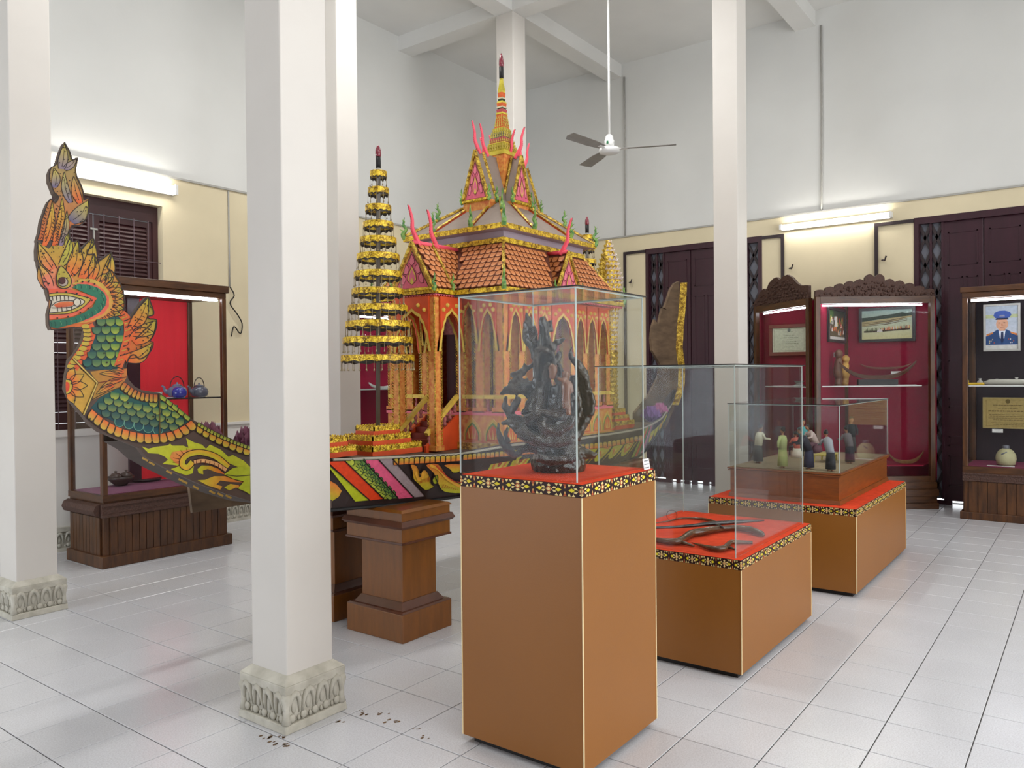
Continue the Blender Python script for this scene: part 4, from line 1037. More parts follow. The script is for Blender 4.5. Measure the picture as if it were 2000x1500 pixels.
# inner sanctum: maroon screens with openings, enlarged to darken the interior
for x, y, a, b in ((-.36, .12, .008, .1), (-.36, -.14, .008, .08), (.36, .12, .008, .1), (.36, -.14, .008, .08), (0, .23, .34, .008), (-.24, -.23, .11, .008), (.24, -.23, .11, .008), (0, -.23, .07, .008)):
    MB().box(CX+x-a, CX+x+a, CY+y-b, CY+y+b, 1.17, 1.7).build('inner_screen', MT['cella'], pav)
MB().box(CX-.38, CX+.38, CY-.25, CY+.25, 1.68, 1.87).build('inner_lintel', MT['pink_col'], pav)
MB().box(CX-.66, CX+.66, CY-.5, CY+.5, ZA, ZA+.012).build('ceiling_board', MT['orange'], pav)
for s_ in (-1, 1): MB().box(CX+s_*.79-.13, CX+s_*.79+.13, CY-.17, CY+.17, ZA, ZA+.012).build('porch_ceiling', MT['orange'], pav)
# stairs of the near porch
for k in range(6):
    x1 = -PXH; x0 = -PXH-.045*(6-k)
    MB().box(CX+x0, CX+x0+.05, CY-.11, CY+.11, ZD, ZD+.035*(k+1)).build('step', MT['step'], pav)
for s_ in (-1, 1):
    y = CY+s_*.125
    MB().prism([(CX-PXH-.3, y-.008, ZD), (CX-PXH, y-.008, ZD), (CX-PXH, y-.008, 1.15), (CX-PXH-.3, y-.008, .97)], (0, .016, 0)).build('stringer', MT['orange'], pav)
    a, b = Vector((CX-PXH-.29, y, 1.04)), Vector((CX-PXH, y, 1.265)); d = (b-a)/2
    MB().obox((a+b)/2, d, (0, .014, 0), Vector((0, 1, 0)).cross(d.normalized())*.012).build('stair_rail', MT['yellow'], pav)
    for k in range(6):
        p = a.lerp(b, (k+.5)/6); inst('baluster', bal_me, Matrix.Translation((p.x, p.y, p.z-.085)), pav)
# ---------------------------------------------------------- roofs
ZE = 1.9
EX, EY = .73, .56          # lower eave
UX, UY, ZU = .478, .37, 2.25
PW, PE = .18, .92          # porch half width, reach of the long porches
PS = .575                  # reach of the short gables
def zig(a, b, h_, n, name, mat, depth=.006):
    a, b = Vector(a), Vector(b); d = (b-a); pts = []
    for k in range(n):
        pts += [a+d*(k/n), a+d*((k+.5)/n)-Vector((0, 0, h_))]
    pts = [a+Vector((0, 0, h_))] + pts + [b, b+Vector((0, 0, h_))]
    nn = Vector((0, 0, 1)).cross(d.normalized())
    MB().prism(pts, nn*depth).build(name, mat, pav)
def eave_loop(pts, z, name):
    for a, b in zip(pts, pts[1:]+pts[:1]):
        A, B = V(*a, z), V(*b, z); d = B-A; nrm = Vector((0, 0, 1)).cross(d.normalized())
        MB().obox((A+B)/2+Vector((0, 0, .014)), d/2+d.normalized()*.008, nrm*.012, (0, 0, .014)).build(name, MT['gold'], pav)
        zig(A+Vector((0, 0, -.004)), B+Vector((0, 0, -.004)), .012, max(4, int(d.length/.022)), 'pink_fringe', MT['pink'])
low = [(-EX, -EY), (EX, -EY), (EX, -PW), (PE, -PW), (PE, PW), (EX, PW), (EX, EY), (-EX, EY), (-EX, PW), (-PE, PW), (-PE, -PW), (-EX, -PW)]
eave_loop(low, ZE, 'eave_band')
MB().prism([V(x, y, ZE-.004) for x, y in low], (0, 0, .01)).build('soffit', MT['pink'], pav)
# one shingle, shared
def shingle_src(r=.026, l=.052):
    mb = MB(); top = []
    for u, v in [(-r, l*.9), (-r, .018)] + [(-r*math.cos(q), .018-.018*math.sin(q)) for q in np.linspace(.3, math.pi-.3, 5)] + [(r, .018), (r, l*.9)]: top.append((u, v, .004))
    mb.prism([(u, v, 0) for u, v, _ in top], (0, 0, .005), lin('#7a3c1e'))
    mb.add([(u*.8, max(v, .0)*.86+.0065, .0062) for u, v, _ in top], [tuple(range(len(top)))], [lin('#eca878') if v < .01 else lin('#d4844e') for u, v, _ in top]); return mb
sh_src = shingle_src(); sh_me = sh_src.mesh('shingle', MT['paint'])
sh_count = [0]
def shingle_face(quad, parent, skip=None, own=True, dx=.05, dy=.042):
    """cover a roof face (lower left, lower right, upper right, upper left) with shingles"""
    a, b, c, d = [Vector(q) for q in quad]
    ux_ = (b-a).normalized(); n_ = (b-a).cross(d-a).normalized(); vy = n_.cross(ux_)
    H = (d-a).dot(vy); rows = max(1, int(H/dy)); rest_ = MB()
    for r in range(rows):
        v = r*dy; t = v/H
        u0 = (d-a).dot(ux_)*t; u1 = (b-a).length+((c-b).dot(ux_))*t
        nn = int((u1-u0)/dx)
        for k in range(nn):
            u = u0+((u1-u0)-nn*dx)/2+(k+.5)*dx+(dx/2 if r % 2 else 0)
            if u > u1-dx*.3: continue
            p = a+ux_*u+vy*v+n_*(.002)
            if skip and skip(p): continue
            tilt = (vy*1-n_*.07).normalized()
            m = frame4(p+n_*.004, ux_, tilt, ux_.cross(tilt))
            if own and sh_count[0] < 300: inst('shingle', sh_me, m, parent); sh_count[0] += 1
            else: rest_.add([m @ Vector(v_) for v_ in sh_src.v], sh_src.f, list(sh_src.c))
    if rest_.v: tag(rest_.build('shingle_field', MT['paint'], parent), kind='stuff')
def roof_face(quad, name='roof_face', mat=None, th=.008):
    q = [Vector(p) for p in quad]; n_ = (q[1]-q[0]).cross(q[-1]-q[0]).normalized()
    return MB().prism([p for p in q], -n_*th).build(name, mat or MT['shingle_line'], pav)
def flame_border(a, b, name='ridge_border', n=None, up=None, size=.02, mat=None):
    """gold rope border with little flames along it"""
    a, b = Vector(a), Vector(b); d = b-a; l = d.length; up = Vector(up or (0, 0, 1))
    up = (up-d.normalized()*up.dot(d.normalized())).normalized()
    mb = MB().tube([a, b], .012, 6); n = n or max(3, int(l/.028)); side = up.cross(d.normalized())
    for k in range(n):
        p = a+d*((k+.3)/n); e = d/n
        mb.add([p-side*.005, p+side*.005, p+e*.75, p+up*size+e*.95], [(0, 1, 3), (1, 2, 3), (2, 0, 3), (0, 2, 1)])
    return mb.build(name, mat or MT['gold_dark'], pav)
def finial(p, out, s=.09):
    """green curling flame finial"""
    p = Vector(p); o = Vector((out[0], out[1], 0)).normalized(); mb = MB(); u = Vector((0, 0, 1)); sd = u.cross(o)
    path = smooth_path([p, p+o*.16*s+u*.3*s, p-o*.05*s+u*.6*s, p+o*.12*s+u*.95*s, p+o*.05*s+u*1.35*s], 3)
    mb.tube(path, [lerp(.17*s, .02*s, (i/(len(path)-1))**1.2) for i in range(len(path))], 6)
    for z, k in ((.35, .4), (.65, .34), (.95, .22)):
        c = p+u*z*s; mb.add([c+o*.05*s-sd*.05*s, c+o*.05*s+sd*.05*s, c+u*.15*s, c+o*k*s+u*.3*s], [(0, 1, 3), (1, 2, 3), (2, 0, 3), (0, 2, 1)])
    mb.build('green_finial', MT['green'], pav, smooth=False)
def horn(p, out, s=.2):
    """tall coral roof horn curving outwards and up, with a dotted back"""
    p = Vector(p); o = Vector((out[0], out[1], 0)).normalized(); u = Vector((0, 0, 1))
    path = smooth_path([p-o*.2*s-u*.12*s, p-o*.05*s+u*.1*s, p+o*.12*s+u*.38*s, p+o*.13*s+u*.68*s, p+o*.24*s+u*1.0*s, p+o*.3*s+u*1.12*s], 4)
    h_ = MB().tube(path, [lerp(.095*s, .03*s, i/(len(path)-1)) for i in range(len(path))], 8).build('roof_horn', MT['horn'], pav, smooth=True)
    d = MB()
    for i in range(4, len(path), 1): d.ball(path[i]+o*lerp(.09*s, .03*s, i/(len(path)-1)), .014*s, 5, 3)
    d.build('horn_studs', MT['cella'], h_)
def gable(apex, l, r, out, k=1.0):
    """pink pediment with painted leaf, orange frame and gold flame rake"""
    apex, l, r = Vector(apex), Vector(l), Vector(r); o = Vector((out[0], out[1], 0)).normalized()
    fr = MB().prism([apex, l, r], o*.008).build('gable_frame', MT['orange_col'], pav)
    cen = (apex+l+r)/3; cen = cen*.5+(l+r)*.25
    def ins(s_): return [cen+(p-cen)*s_ for p in (apex, l, r)]
    pn = MB()
    for s_, c, of in ((.82, '#c8a24a', .0085), (.78, '#5a2022', .009), (.74, '#e0667c', .0095)): pn.add([p+o*of for p in ins(s_)], [(0, 1, 2)], lin(c))
    base_, top = (l+r)/2, apex; ax = (r-l)/2; hgt = top-base_
    def leaf(c0, h_, w_, ca, of, ang=0):
        q = [(0, 0), (.5, .25), (.42, .55), (0, 1), (-.42, .55), (-.5, .25)]; vs = []
        for x, y in q:
            xr, yr = x*math.cos(ang)*w_-y*math.sin(ang)*h_*.5, y*math.cos(ang)*h_+x*math.sin(ang)*w_
            vs.append(base_+ax*(c0[0]+xr)+hgt*(c0[1]+yr)+o*of)
        pn.add(vs, [tuple(range(6))], lin(ca))
    for sx_, yy, an in ((-.4, .12, .4), (.4, .12, -.4), (-.25, .32, .3), (.25, .32, -.3), (0, .5, 0)):
        leaf((sx_, yy), .26, .3, '#6a2030', .0105, an); leaf((sx_, yy+.015), .22, .24, '#ee7f92', .011, an)
    leaf((0, .1), .42, .46, '#6a2030', .0115); leaf((0, .11), .38, .4, '#e2b45a', .012); leaf((0, .115), .32, .3, '#e8708a', .0125); leaf((0, .12), .14, .16, '#e2c45a', .013)
    pn.build('pediment_painting', MT['paint'], fr)
    for e in (l, r):
        flame_border(e+o*.01, apex+o*.01, 'rake_border', None, (e-(l+r)/2).normalized()+Vector((0, 0, .6)), .018)
    flame_border(l+o*.01, r+o*.01, 'gable_foot', None, (0, 0, 1), .012, MT['gold'])
    finial(l+o*.012-Vector((0, 0, .01)), l-r, .08); finial(r+o*.012-Vector((0, 0, .01)), r-l, .08)
ZP = 2.215                 # porch ridge
ze = ZE+.028
# lower skirt, four faces
def in_porch(p):
    x, y = p.x-CX, p.y-CY
    return (abs(y) < PW-(p.z-ze)*.45 and abs(x) > .3) or (abs(x) < PW-(p.z-ze)*.45 and abs(y) > .3)
faces = {'y-': [V(-EX, -EY, ze), V(EX, -EY, ze), V(UX, -UY, ZU), V(-UX, -UY, ZU)], 'x-': [V(-EX, EY, ze), V(-EX, -EY, ze), V(-UX, -UY, ZU), V(-UX, UY, ZU)],
         'x+': [V(EX, -EY, ze), V(EX, EY, ze), V(UX, UY, ZU), V(UX, -UY, ZU)], 'y+': [V(EX, EY, ze), V(-EX, EY, ze), V(-UX, UY, ZU), V(UX, UY, ZU)]}
for nme in ('y-', 'x-', 'x+', 'y+'):
    f = roof_face(faces[nme]); shingle_face(faces[nme], f, in_porch, nme in ('y-', 'x-'))
for sx in (-1, 1):
    for sy in (-1, 1):
        flame_border(V(sx*EX, sy*EY, ze+.005), V(sx*UX, sy*UY, ZU+.005), 'hip_border', None, (sx, sy, .8)); finial(V(sx*EX, sy*EY, ze-.01), (sx, sy), .1)
# porch roofs: two long on the ends, two short on the sides
def porch(ax, reach, inner, zr, half):
    o = Vector(ax); s_ = Vector((-o.y, o.x, 0))
    C_ = Vector((CX, CY, 0))
    def W(r, u, z): return C_+o*r+s_*u+Vector((0, 0, z))
    for sg in (-1, 1):
        q = [W(reach, sg*half, ze), W(inner, sg*half, ze), W(inner, 0, zr), W(reach, 0, zr)] if sg == 1 else [W(inner, sg*half, ze), W(reach, sg*half, ze), W(reach, 0, zr), W(inner, 0, zr)]
        f = roof_face(q, 'porch_roof'); shingle_face(q, f, None, ax in ((-1, 0, 0), (0, -1, 0)) and sg == (1 if ax == (-1, 0, 0) else -1))
    gable(W(reach, 0, zr+.01), W(reach, half, ze), W(reach, -half, ze), o[:2])
    horn(W(reach-.02, 0, zr+.02), o[:2], .19)
    MB().tube([W(reach, 0, zr+.012), W(inner, 0, zr+.012)], .014, 8).build('porch_ridge', MT['horn'], pav, smooth=True)
    if reach > .8:
        for sg in (-1, 1): flame_border(W(reach-.17, sg*half*1.01, ze+.01), W(reach-.17, 0, zr+.02), 'rake_border', None, s_*sg+Vector((0, 0, .6)), .018)
        horn(W(reach-.19, 0, zr+.02), o[:2], .19); finial(W(reach-.16, -half, ze), -s_, .08); finial(W(reach-.16, half, ze), s_[:2], .08)
porch((-1, 0, 0), PE, .5, ZP, PW); porch((1, 0, 0), PE, .5, ZP, PW)
porch((0, -1, 0), PS-.03, .38, ZP-.005, PW*.9); porch((0, 1, 0), PS-.03, .38, ZP-.005, PW*.9)
# upper wall and upper roof
MB().box(CX-UX, CX+UX, CY-UY, CY+UY, ZU-.03, 2.345).build('upper_wall', MT['lilac'], pav)
for a, b in ((V(-UX, -UY, ZU), V(UX, -UY, ZU)), (V(UX, -UY, ZU), V(UX, UY, ZU)), (V(UX, UY, ZU), V(-UX, UY, ZU)), (V(-UX, UY, ZU), V(-UX, -UY, ZU))):
    d = b-a; nrm = Vector((0, 0, 1)).cross(d.normalized())
    MB().obox((a+b)/2+Vector((0, 0, .01)), d/2+d.normalized()*.01, nrm*.012, (0, 0, .016)).build('wall_band', MT['gold'], pav)
E2X, E2Y, Z2 = .549, .427, 2.325
for a, b in ((V(-E2X, -E2Y, Z2), V(E2X, -E2Y, Z2)), (V(E2X, -E2Y, Z2), V(E2X, E2Y, Z2)), (V(E2X, E2Y, Z2), V(-E2X, E2Y, Z2)), (V(-E2X, E2Y, Z2), V(-E2X, -E2Y, Z2))):
    d = b-a; nrm = Vector((0, 0, 1)).cross(d.normalized())
    MB().obox((a+b)/2+Vector((0, 0, .012)), d/2+d.normalized()*.01, nrm*.012, (0, 0, .016)).build('upper_eave_band', MT['gold'], pav)
MB().box(CX-E2X, CX+E2X, CY-E2Y, CY+E2Y, Z2-.006, Z2).build('upper_soffit', MT['lilac'], pav)
RX, RY, ZR = .15, .09, 2.62
z2 = Z2+.03
for q in ([V(-E2X, -E2Y, z2), V(E2X, -E2Y, z2), V(RX, -RY, ZR), V(-RX, -RY, ZR)], [V(-E2X, E2Y, z2), V(-E2X, -E2Y, z2), V(-RX, -RY, ZR), V(-RX, RY, ZR)],
          [V(E2X, -E2Y, z2), V(E2X, E2Y, z2), V(RX, RY, ZR), V(RX, -RY, ZR)], [V(E2X, E2Y, z2), V(-E2X, E2Y, z2), V(-RX, RY, ZR), V(RX, RY, ZR)]):
    roof_face(q, 'upper_roof', MT['roof_grey'])
def on_hip(sx, sy, t): return V(sx*lerp(E2X, RX, t), sy*lerp(E2Y, RY, t), lerp(z2, ZR, t)+.006)
for sx in (-1, 1):
    for sy in (-1, 1):
        flame_border(on_hip(sx, sy, 0), on_hip(sx, sy, 1), 'hip_border', None, (sx*.5, sy*.5, 1), .016)
        finial(on_hip(sx, sy, 0)-Vector((0, 0, .02)), (sx, sy), .11); finial(on_hip(sx, sy, .45), (sx, sy), .09)
for (sx, sy) in ((-1, 0), (1, 0), (0, -1), (0, 1)):
    for sg in (-1, 1):
        if sx: a, b = V(sx*E2X, sg*.16, z2+.006), V(sx*.3, sg*.1, lerp(z2, ZR, (E2X-.3)/(E2X-RX))+.01)
        else: a, b = V(sg*.22, sy*E2Y, z2+.006), V(sg*.1, sy*.16, lerp(z2, ZR, (E2Y-.16)/(E2Y-RY))+.01)
        flame_border(a, b, 'rake_border', None, (0, 0, 1), .016)
        MB().tube([a+Vector((0, 0, -.004)), b+Vector((0, 0, -.004))], .012, 6).build('orange_rake', MT['orange'], pav)
        finial(a, (sx or sg*.3, sy or sg*.3), .1)
# steep gables at the foot of the spire
def steep(ax, reach, half, z0, z1):
    o = Vector(ax); s_ = Vector((-o.y, o.x, 0)); C_ = Vector((CX, CY, 0))
    def W(r, u, z): return C_+o*r+s_*u+Vector((0, 0, z))
    for rr, sc in ((reach, 1), (reach-.085, 1.0)):
        gable(W(rr, 0, z1), W(rr, half, z0), W(rr, -half, z0), o[:2]); horn(W(rr-.01, 0, z1+.01), o[:2], .165)
    for sg in (-1, 1):
        q = [W(.03, sg*half, z0), W(reach, sg*half, z0), W(reach, 0, z1), W(.03, 0, z1)]
        MB().prism(q, s_*(-sg)*.006).build('steep_roof', MT['roof_grey'], pav)
    MB().prism([W(.03, half, z0), W(reach, half, z0), W(reach, -half, z0), W(.03, -half, z0)], (0, 0, -.14)).build('gable_foot_block', MT['orange_col'], pav)
steep((-1, 0, 0), .295, .115, 2.59, 2.93); steep((1, 0, 0), .295, .115, 2.59, 2.93)
steep((0, -1, 0), .16, .105, 2.6, 2.93); steep((0, 1, 0), .16, .105, 2.6, 2.93)
MB().frustum(CX, CY, .1, .08, 2.55, .07, .07, 2.96).build('spire_neck', MT['orange_col'], pav)
# spire
sp = MB(); cols = {'g': '#c2b23a', 'o': '#dd6a3a', 'w': '#d6cfae', 'k': '#3a4a34', 'y': '#d8c64a', 'p': '#c0565a', 'gr': '#8a8a72'}
def tier(z0, z1, a0, a1, c): sp.frustum(CX, CY, a0, a0, z0, a1, a1, z1, lin(cols[c]))
tier(2.95, 2.975, .078, .08, 'y'); tier(2.975, 3.03, .076, .068, 'g'); tier(3.03, 3.038, .07, .07, 'y'); tier(3.038, 3.075, .062, .058, 'p'); tier(3.075, 3.115, .056, .05, 'gr'); tier(3.115, 3.15, .048, .042, 'g')
tier(3.15, 3.25, .038, .027, 'o'); tier(3.25, 3.262, .03, .03, 'y'); tier(3.262, 3.285, .024, .028, 'p'); tier(3.285, 3.295, .022, .022, 'k'); tier(3.295, 3.305, .026, .026, 'w'); tier(3.305, 3.33, .022, .026, 'o'); tier(3.33, 3.345, .026, .022, 'y')
tier(3.345, 3.36, .018, .018, 'k'); tier(3.36, 3.37, .021, .021, 'w'); tier(3.37, 3.405, .018, .02, 'o'); tier(3.405, 3.42, .016, .02, 'y'); tier(3.42, 3.47, .019, .012, 'g'); tier(3.47, 3.515, .012, .008, 'y')
spo = sp.build('spire', MT['paint_gloss'], pav)
lv = MB()
for z, a, n_ in ((2.985, .078, 7), (3.005, .076, 7), (3.045, .066, 7), (3.08, .06, 6), (3.1, .056, 6), (3.125, .049, 5), (3.16, .039, 4), (3.18, .036, 4), (3.2, .034, 4), (3.22, .031, 4)):
    for f in range(4):
        R = Matrix.Rotation(f*math.pi/2, 3, 'Z')
        for k in range(n_):
            u = (k+.5)/n_*2-1; b = [R @ Vector((u*a-.5*a/n_*1.6, -a, 0)), R @ Vector((u*a+.5*a/n_*1.6, -a, 0)), R @ Vector((u*a, -a*1.1, .026))]
            lv.add([q+Vector((CX, CY, z)) for q in b] + [R @ Vector((u*a, -a*.9, 0))+Vector((CX, CY, z))], [(0, 1, 2), (1, 3, 2), (3, 0, 2), (0, 3, 1)], lin('#d2c05a'))
lv.build('spire_leaves', MT['paint_gloss'], spo)
MT['bulb'] = plain('dark_red_bulb', '#7a2836', .2, var=.1, coat=.5)
MB().lathe([(.016, 3.51), (.0165, 3.59)], (CX, CY, 0), 12).build('bulb_socket', MT['black'], spo, smooth=True)
MB().lathe([(.014, 3.585), (.018, 3.61), (.016, 3.64), (.01, 3.67), (.001, 3.69)], (CX, CY, 0), 12).build('bulb', MT['bulb'], spo, smooth=True)

# ============================================================ TIERED UMBRELLAS, STEPPED STANDS, GOLD TOWERS, LOTUS
def umbrella(x, y, label, zoff=0):
    r = thing('tiered_umbrella', (x, y, 1.105), label, 'umbrella', 'gold tiered umbrellas on the barge')
    lean = .028
    pole = MB().tube([(x-lean*.9, y, 1.106), (x, y, 2.6)], .013, 8).build('pole', plain('grey_pole', '#5a5248', .5), r, smooth=True)
    zs = (2.587, 2.488, 2.385, 2.286, 2.194, 2.097, 1.993, 1.892, 1.795, 1.701, 1.608, 1.503)
    rs = (.05, .062, .077, .09, .108, .126, .142, .155, .176, .19, .205, .215)
    for z, rad in zip(zs, rs):
        cx = x-lean*(2.6-z)/1.5; c = Vector((cx, y, z)); n_ = 40; b = MB(); vs = []
        for k in range(n_):
            q = 2*math.pi*k/n_; e = Vector((math.cos(q), math.sin(q), 0)); w_ = .004*math.sin(q*14)
            vs += [c+e*(rad*.94)+Vector((0, 0, .018)), c+e*(rad*.99)+Vector((0, 0, .016)), c+e*rad+Vector((0, 0, -.018+w_)), c+e*(rad*.97)+Vector((0, 0, -.018+w_))]
        fs = []
        for k in range(n_):
            j = (k+1) % n_
            for m in range(4): fs.append((4*k+m, 4*k+(m+1) % 4, 4*j+(m+1) % 4, 4*j+m))
        bo = b.add(vs, fs).build('gold_tier', MT['gold'], r)
        sc = MB(); vs = []
        for k in range(n_):
            q = 2*math.pi*k/n_; e = Vector((math.cos(q), math.sin(q), 0)); w_ = abs(math.sin(q*7))*.014
            vs += [c+e*(rad*.96)+Vector((0, 0, -.012)), c+e*(rad*.95)+Vector((0, 0, -.02-w_))]
        sc.add(vs, [(2*k, 2*((k+1) % n_), 2*((k+1) % n_)+1, 2*k+1) for k in range(n_)]).build('dark_scallops', MT['fringe_dark'], bo)
        # spokes to the pole
        sk = MB()
        for k in range(6):
            q = math.pi*k/3; sk.tube([c+Vector((0, 0, .01)), c+Vector((math.cos(q)*rad*.95, math.sin(q)*rad*.95, .012))], .002, 4)
        sk.build('spokes', MT['fringe_dark'], bo)
        bd = MB(); m = max(9, int(rad*140))
        for k in range(m):
            q = 2*math.pi*(k+.4)/m; p = c+Vector((math.cos(q)*rad*.985, math.sin(q)*rad*.985, -.016))
            bd.tube([p, p-Vector((0, 0, .045))], .0016, 4)
            bd.lathe([(.001, -.058), (.0045, -.056), (.0015, -.044)], p, 5)
        tag(bd.build('bead_fringe', MT['bead'], bo), kind='stuff')
    MB().lathe([(.012, 2.6), (.016, 2.612), (.008, 2.63)], (x, y, 0), 12).build('top_knob', MT['steel'], r, smooth=True)
    MB().lathe([(.015, 2.625), (.016, 2.69)], (x, y, 0), 12).build('bulb_socket', MT['black'], r, smooth=True)
    MB().lathe([(.014, 2.685), (.018, 2.705), (.016, 2.73), (.008, 2.752), (.001, 2.76)], (x, y, 0), 12).build('bulb', MT['bulb'], r, smooth=True)
    return r
um = umbrella(1.075, CY, 'tall gold twelve-tier umbrella with bead fringes standing before the pavilion stairs')
u2 = copy_tree(um, (2.36, 0, -.05)); u2['label'] = 'gold tiered umbrella mostly hidden behind the right side of the pavilion roof'
def stepped(cx, cy, z0, sizes, label):
    r = thing('stepped_stand', (cx, cy, z0), label, 'stand', 'stepped orange stands on the barge deck')
    z = z0
    for a, b, h_ in sizes:
        MB().box(cx-a, cx+a, cy-b, cy+b, z, z+h_*.55).build('orange_step', MT['orange'], r)
        g = MB()
        for (p0, p1) in (((cx-a, cy-b), (cx+a, cy-b)), ((cx+a, cy-b), (cx+a, cy+b)), ((cx+a, cy+b), (cx-a, cy+b)), ((cx-a, cy+b), (cx-a, cy-b))):
            A, B = Vector((*p0, z+h_*.55)), Vector((*p1, z+h_*.55)); d = B-A; n_ = max(6, int(d.length/.022)); nr = Vector((0, 0, 1)).cross(d.normalized())
            pts = [A]
            pts = [A, B]
            for k in range(n_, 0, -1): pts += [A+d*(k/n_)+Vector((0, 0, h_*.5)), A+d*((k-.5)/n_)+Vector((0, 0, h_*.66))]
            pts += [A+Vector((0, 0, h_*.5))]
            g.prism(pts, nr*.006)
        g.box(cx-a+.004, cx+a-.004, cy-b+.004, cy+b-.004, z+h_*.55, z+h_)
        g.build('gold_frill', MT['gold'], r)
        z += h_
    return r
stepped(1.05, CY, .944, [(.2, .165, .055), (.155, .12, .055), (.105, .078, .05)], 'three-step orange stand with gold frills under the tall tiered umbrella')
stepped(.62, CY, .965, [(.13, .15, .05), (.1, .11, .05)], 'small stepped orange stand half hidden by the thick column')
stepped(3.41, CY, .93, [(.17, .165, .042), (.13, .12, .042), (.09, .078, .04)], 'three-step stand behind the pavilion on the stern deck')
def gold_tower(x, y, z0, z1, label):
    r = thing('gold_leaf_tower', (x, y, z0), label, 'offering')
    H = z1-z0
    def rad(t): return interp(t, (0, .15, .5, .68, .76, .88, 1), (.085, .075, .09, .125, .13, .085, .022))
    n_ = 16; prof = [(rad(t)*.86, z0+H*t) for t in np.linspace(0, 1, 24)]
    MB().lathe(prof, (x, y, 0), n_).build('core', MT['gold_dark'], r, smooth=True)
    for band in range(12):
        g = MB()
        for rr in range(3):
            t = (band*3+rr+.5)/36; R_ = rad(t); z = z0+H*t; m = max(8, int(R_*170))
            for k in range(m):
                q = 2*math.pi*(k+.5*(rr % 2))/m; e = Vector((math.cos(q), math.sin(q), 0)); s_ = Vector((-e.y, e.x, 0)); p = Vector((x, y, z))+e*R_*.84; w_ = math.pi*R_/m*.9
                g.add([p-s_*w_, p+s_*w_, p+e*R_*.16+Vector((0, 0, .024)), p+Vector((0, 0, .02))-e*.004], [(0, 1, 2), (1, 3, 2), (3, 0, 2), (0, 3, 1)],
                      lin('#ead9cf') if band > 3 and math.cos(q-4.75) > .25 else lin('#c9a83a'))
        g.build('leaf_row', MT['paint_gloss'], r)
    return r
gold_tower(3.79, CY, 1.1, 2.56, 'tall pointed tower of pale pink and gold leaf scales behind the pavilion')
stepped(3.79, CY, .93, [(.17, .15, .06), (.13, .12, .05), (.1, .1, .055)], 'stepped base of the pointed gold leaf tower near the stern')
def lotus(p, s, hx, label, grp=None, n=9):
    r = thing('lotus_flower', p, label, 'flower', grp); p = Vector(p)
    m = plain('lotus_petal_'+hx[1:], hx, .6, var=.15)
    for ring, (nr, rr, hh) in enumerate(((n, .5, .8), (n-2, .3, 1.0))):
        for k in range(nr):
            q = 2*math.pi*(k+.5*ring)/nr; e = Vector((math.cos(q), math.sin(q), 0)); t = Vector((-e.y, e.x, 0)); u = Vector((0, 0, 1))
            b = p+e*rr*.3*s
            MB().add([b, b+e*rr*s*.75-t*.36*s+u*.4*hh*s, b+e*rr*s*.8+t*.36*s+u*.4*hh*s, b+e*rr*s*.65+u*hh*s, b+e*rr*s*.5+u*.4*hh*s], [(0, 2, 4), (0, 4, 1), (1, 4, 3), (4, 2, 3), (0, 1, 3, 2)]).build('petal', m, r)
    MB().lathe([(.12*s, 0), (.2*s, .15*s), (.1*s, .5*s), (0.01*s, .8*s)], p, 10).build('flower_heart', m, r)
lp = lambda px, py, y: at_y(px, py, y)
g_ = 'paper lotus flowers on the barge'
lotus((.0, -.8, 1.075), .11, '#7d4a5a', 'maroon paper lotus on the bow beside the dragon neck', g_)
lotus((.22, -.8, 1.04), .11, '#7a4458', 'maroon paper lotus on the bow next to the thick column', g_)
lotus((4.38, -.98, .96), .15, '#8a5aa0', 'purple and pink paper lotus on the stern deck', g_)
lotus((4.62, -.95, 1.0), .13, '#c06a9a', 'pink paper lotus at the foot of the bare wooden stern tail', g_)
# plinths under the boat
def plinth(x0, x1, y0, y1, label):
    cx, cy, a, b = (x0+x1)/2, (y0+y1)/2, (x1-x0)/2, (y1-y0)/2
    r = thing('wooden_plinth', (cx, cy, 0), label, 'plinth', 'wooden plinths carrying the barge')
    def mat(i): return MT['wood_plinth' if i else 'wood_trim']
    MB().box(cx-a, cx+a, cy-b, cy+b, 0, .15).build('foot_block', MT['wood_plinth'], r, bev=.004)
    m = MB(); m.frustum(cx, cy, a, b, .15, a-.01, b-.01, .158).frustum(cx, cy, a-.03, b-.03, .158, a-.055, b-.055, .195); m.build('foot_moulding', MT['wood_trim'], r)
    MB().box(cx-a+.06, cx+a-.06, cy-b+.06, cy+b-.06, .19, .5).build('shaft', MT['wood_plinth'], r, bev=.003)
    MB().frustum(cx, cy, a-.06, b-.06, .495, a-.035, b-.035, .515).frustum(cx, cy, a+.002, b+.002, .515, a+.002, b+.002, .525).build('neck_moulding', MT['wood_trim'], r)
    MB().box(cx-a+.004, cx+a-.004, cy-b+.004, cy+b-.004, .525, .595).build('lower_block', MT['wood_plinth'], r)
    MB().frustum(cx, cy, a+.005, b+.005, .595, a+.018, b+.018, .61).frustum(cx, cy, a+.018, b+.018, .61, a+.006, b+.006, .635).build('band', MT['wood_trim'], r)
    MB().box(cx-a+.004, cx+a-.004, cy-b+.004, cy+b-.004, .635, .68).frustum(cx, cy, a+.006, b+.006, .68, a-.01, b-.01, .694).build('top_block', MT['wood_plinth'], r)
    return r
plinth(.735, 1.12, -1.38, -.95, 'brown wooden plinth with moulded bands under the painted stripes of the hull')
plinth(.77, 1.15, -.8, -.39, 'dark wooden plinth in shadow behind the first one under the hull')
plinth(3.35, 3.73, -1.3, -.87, 'wooden plinth under the stern end of the hull')
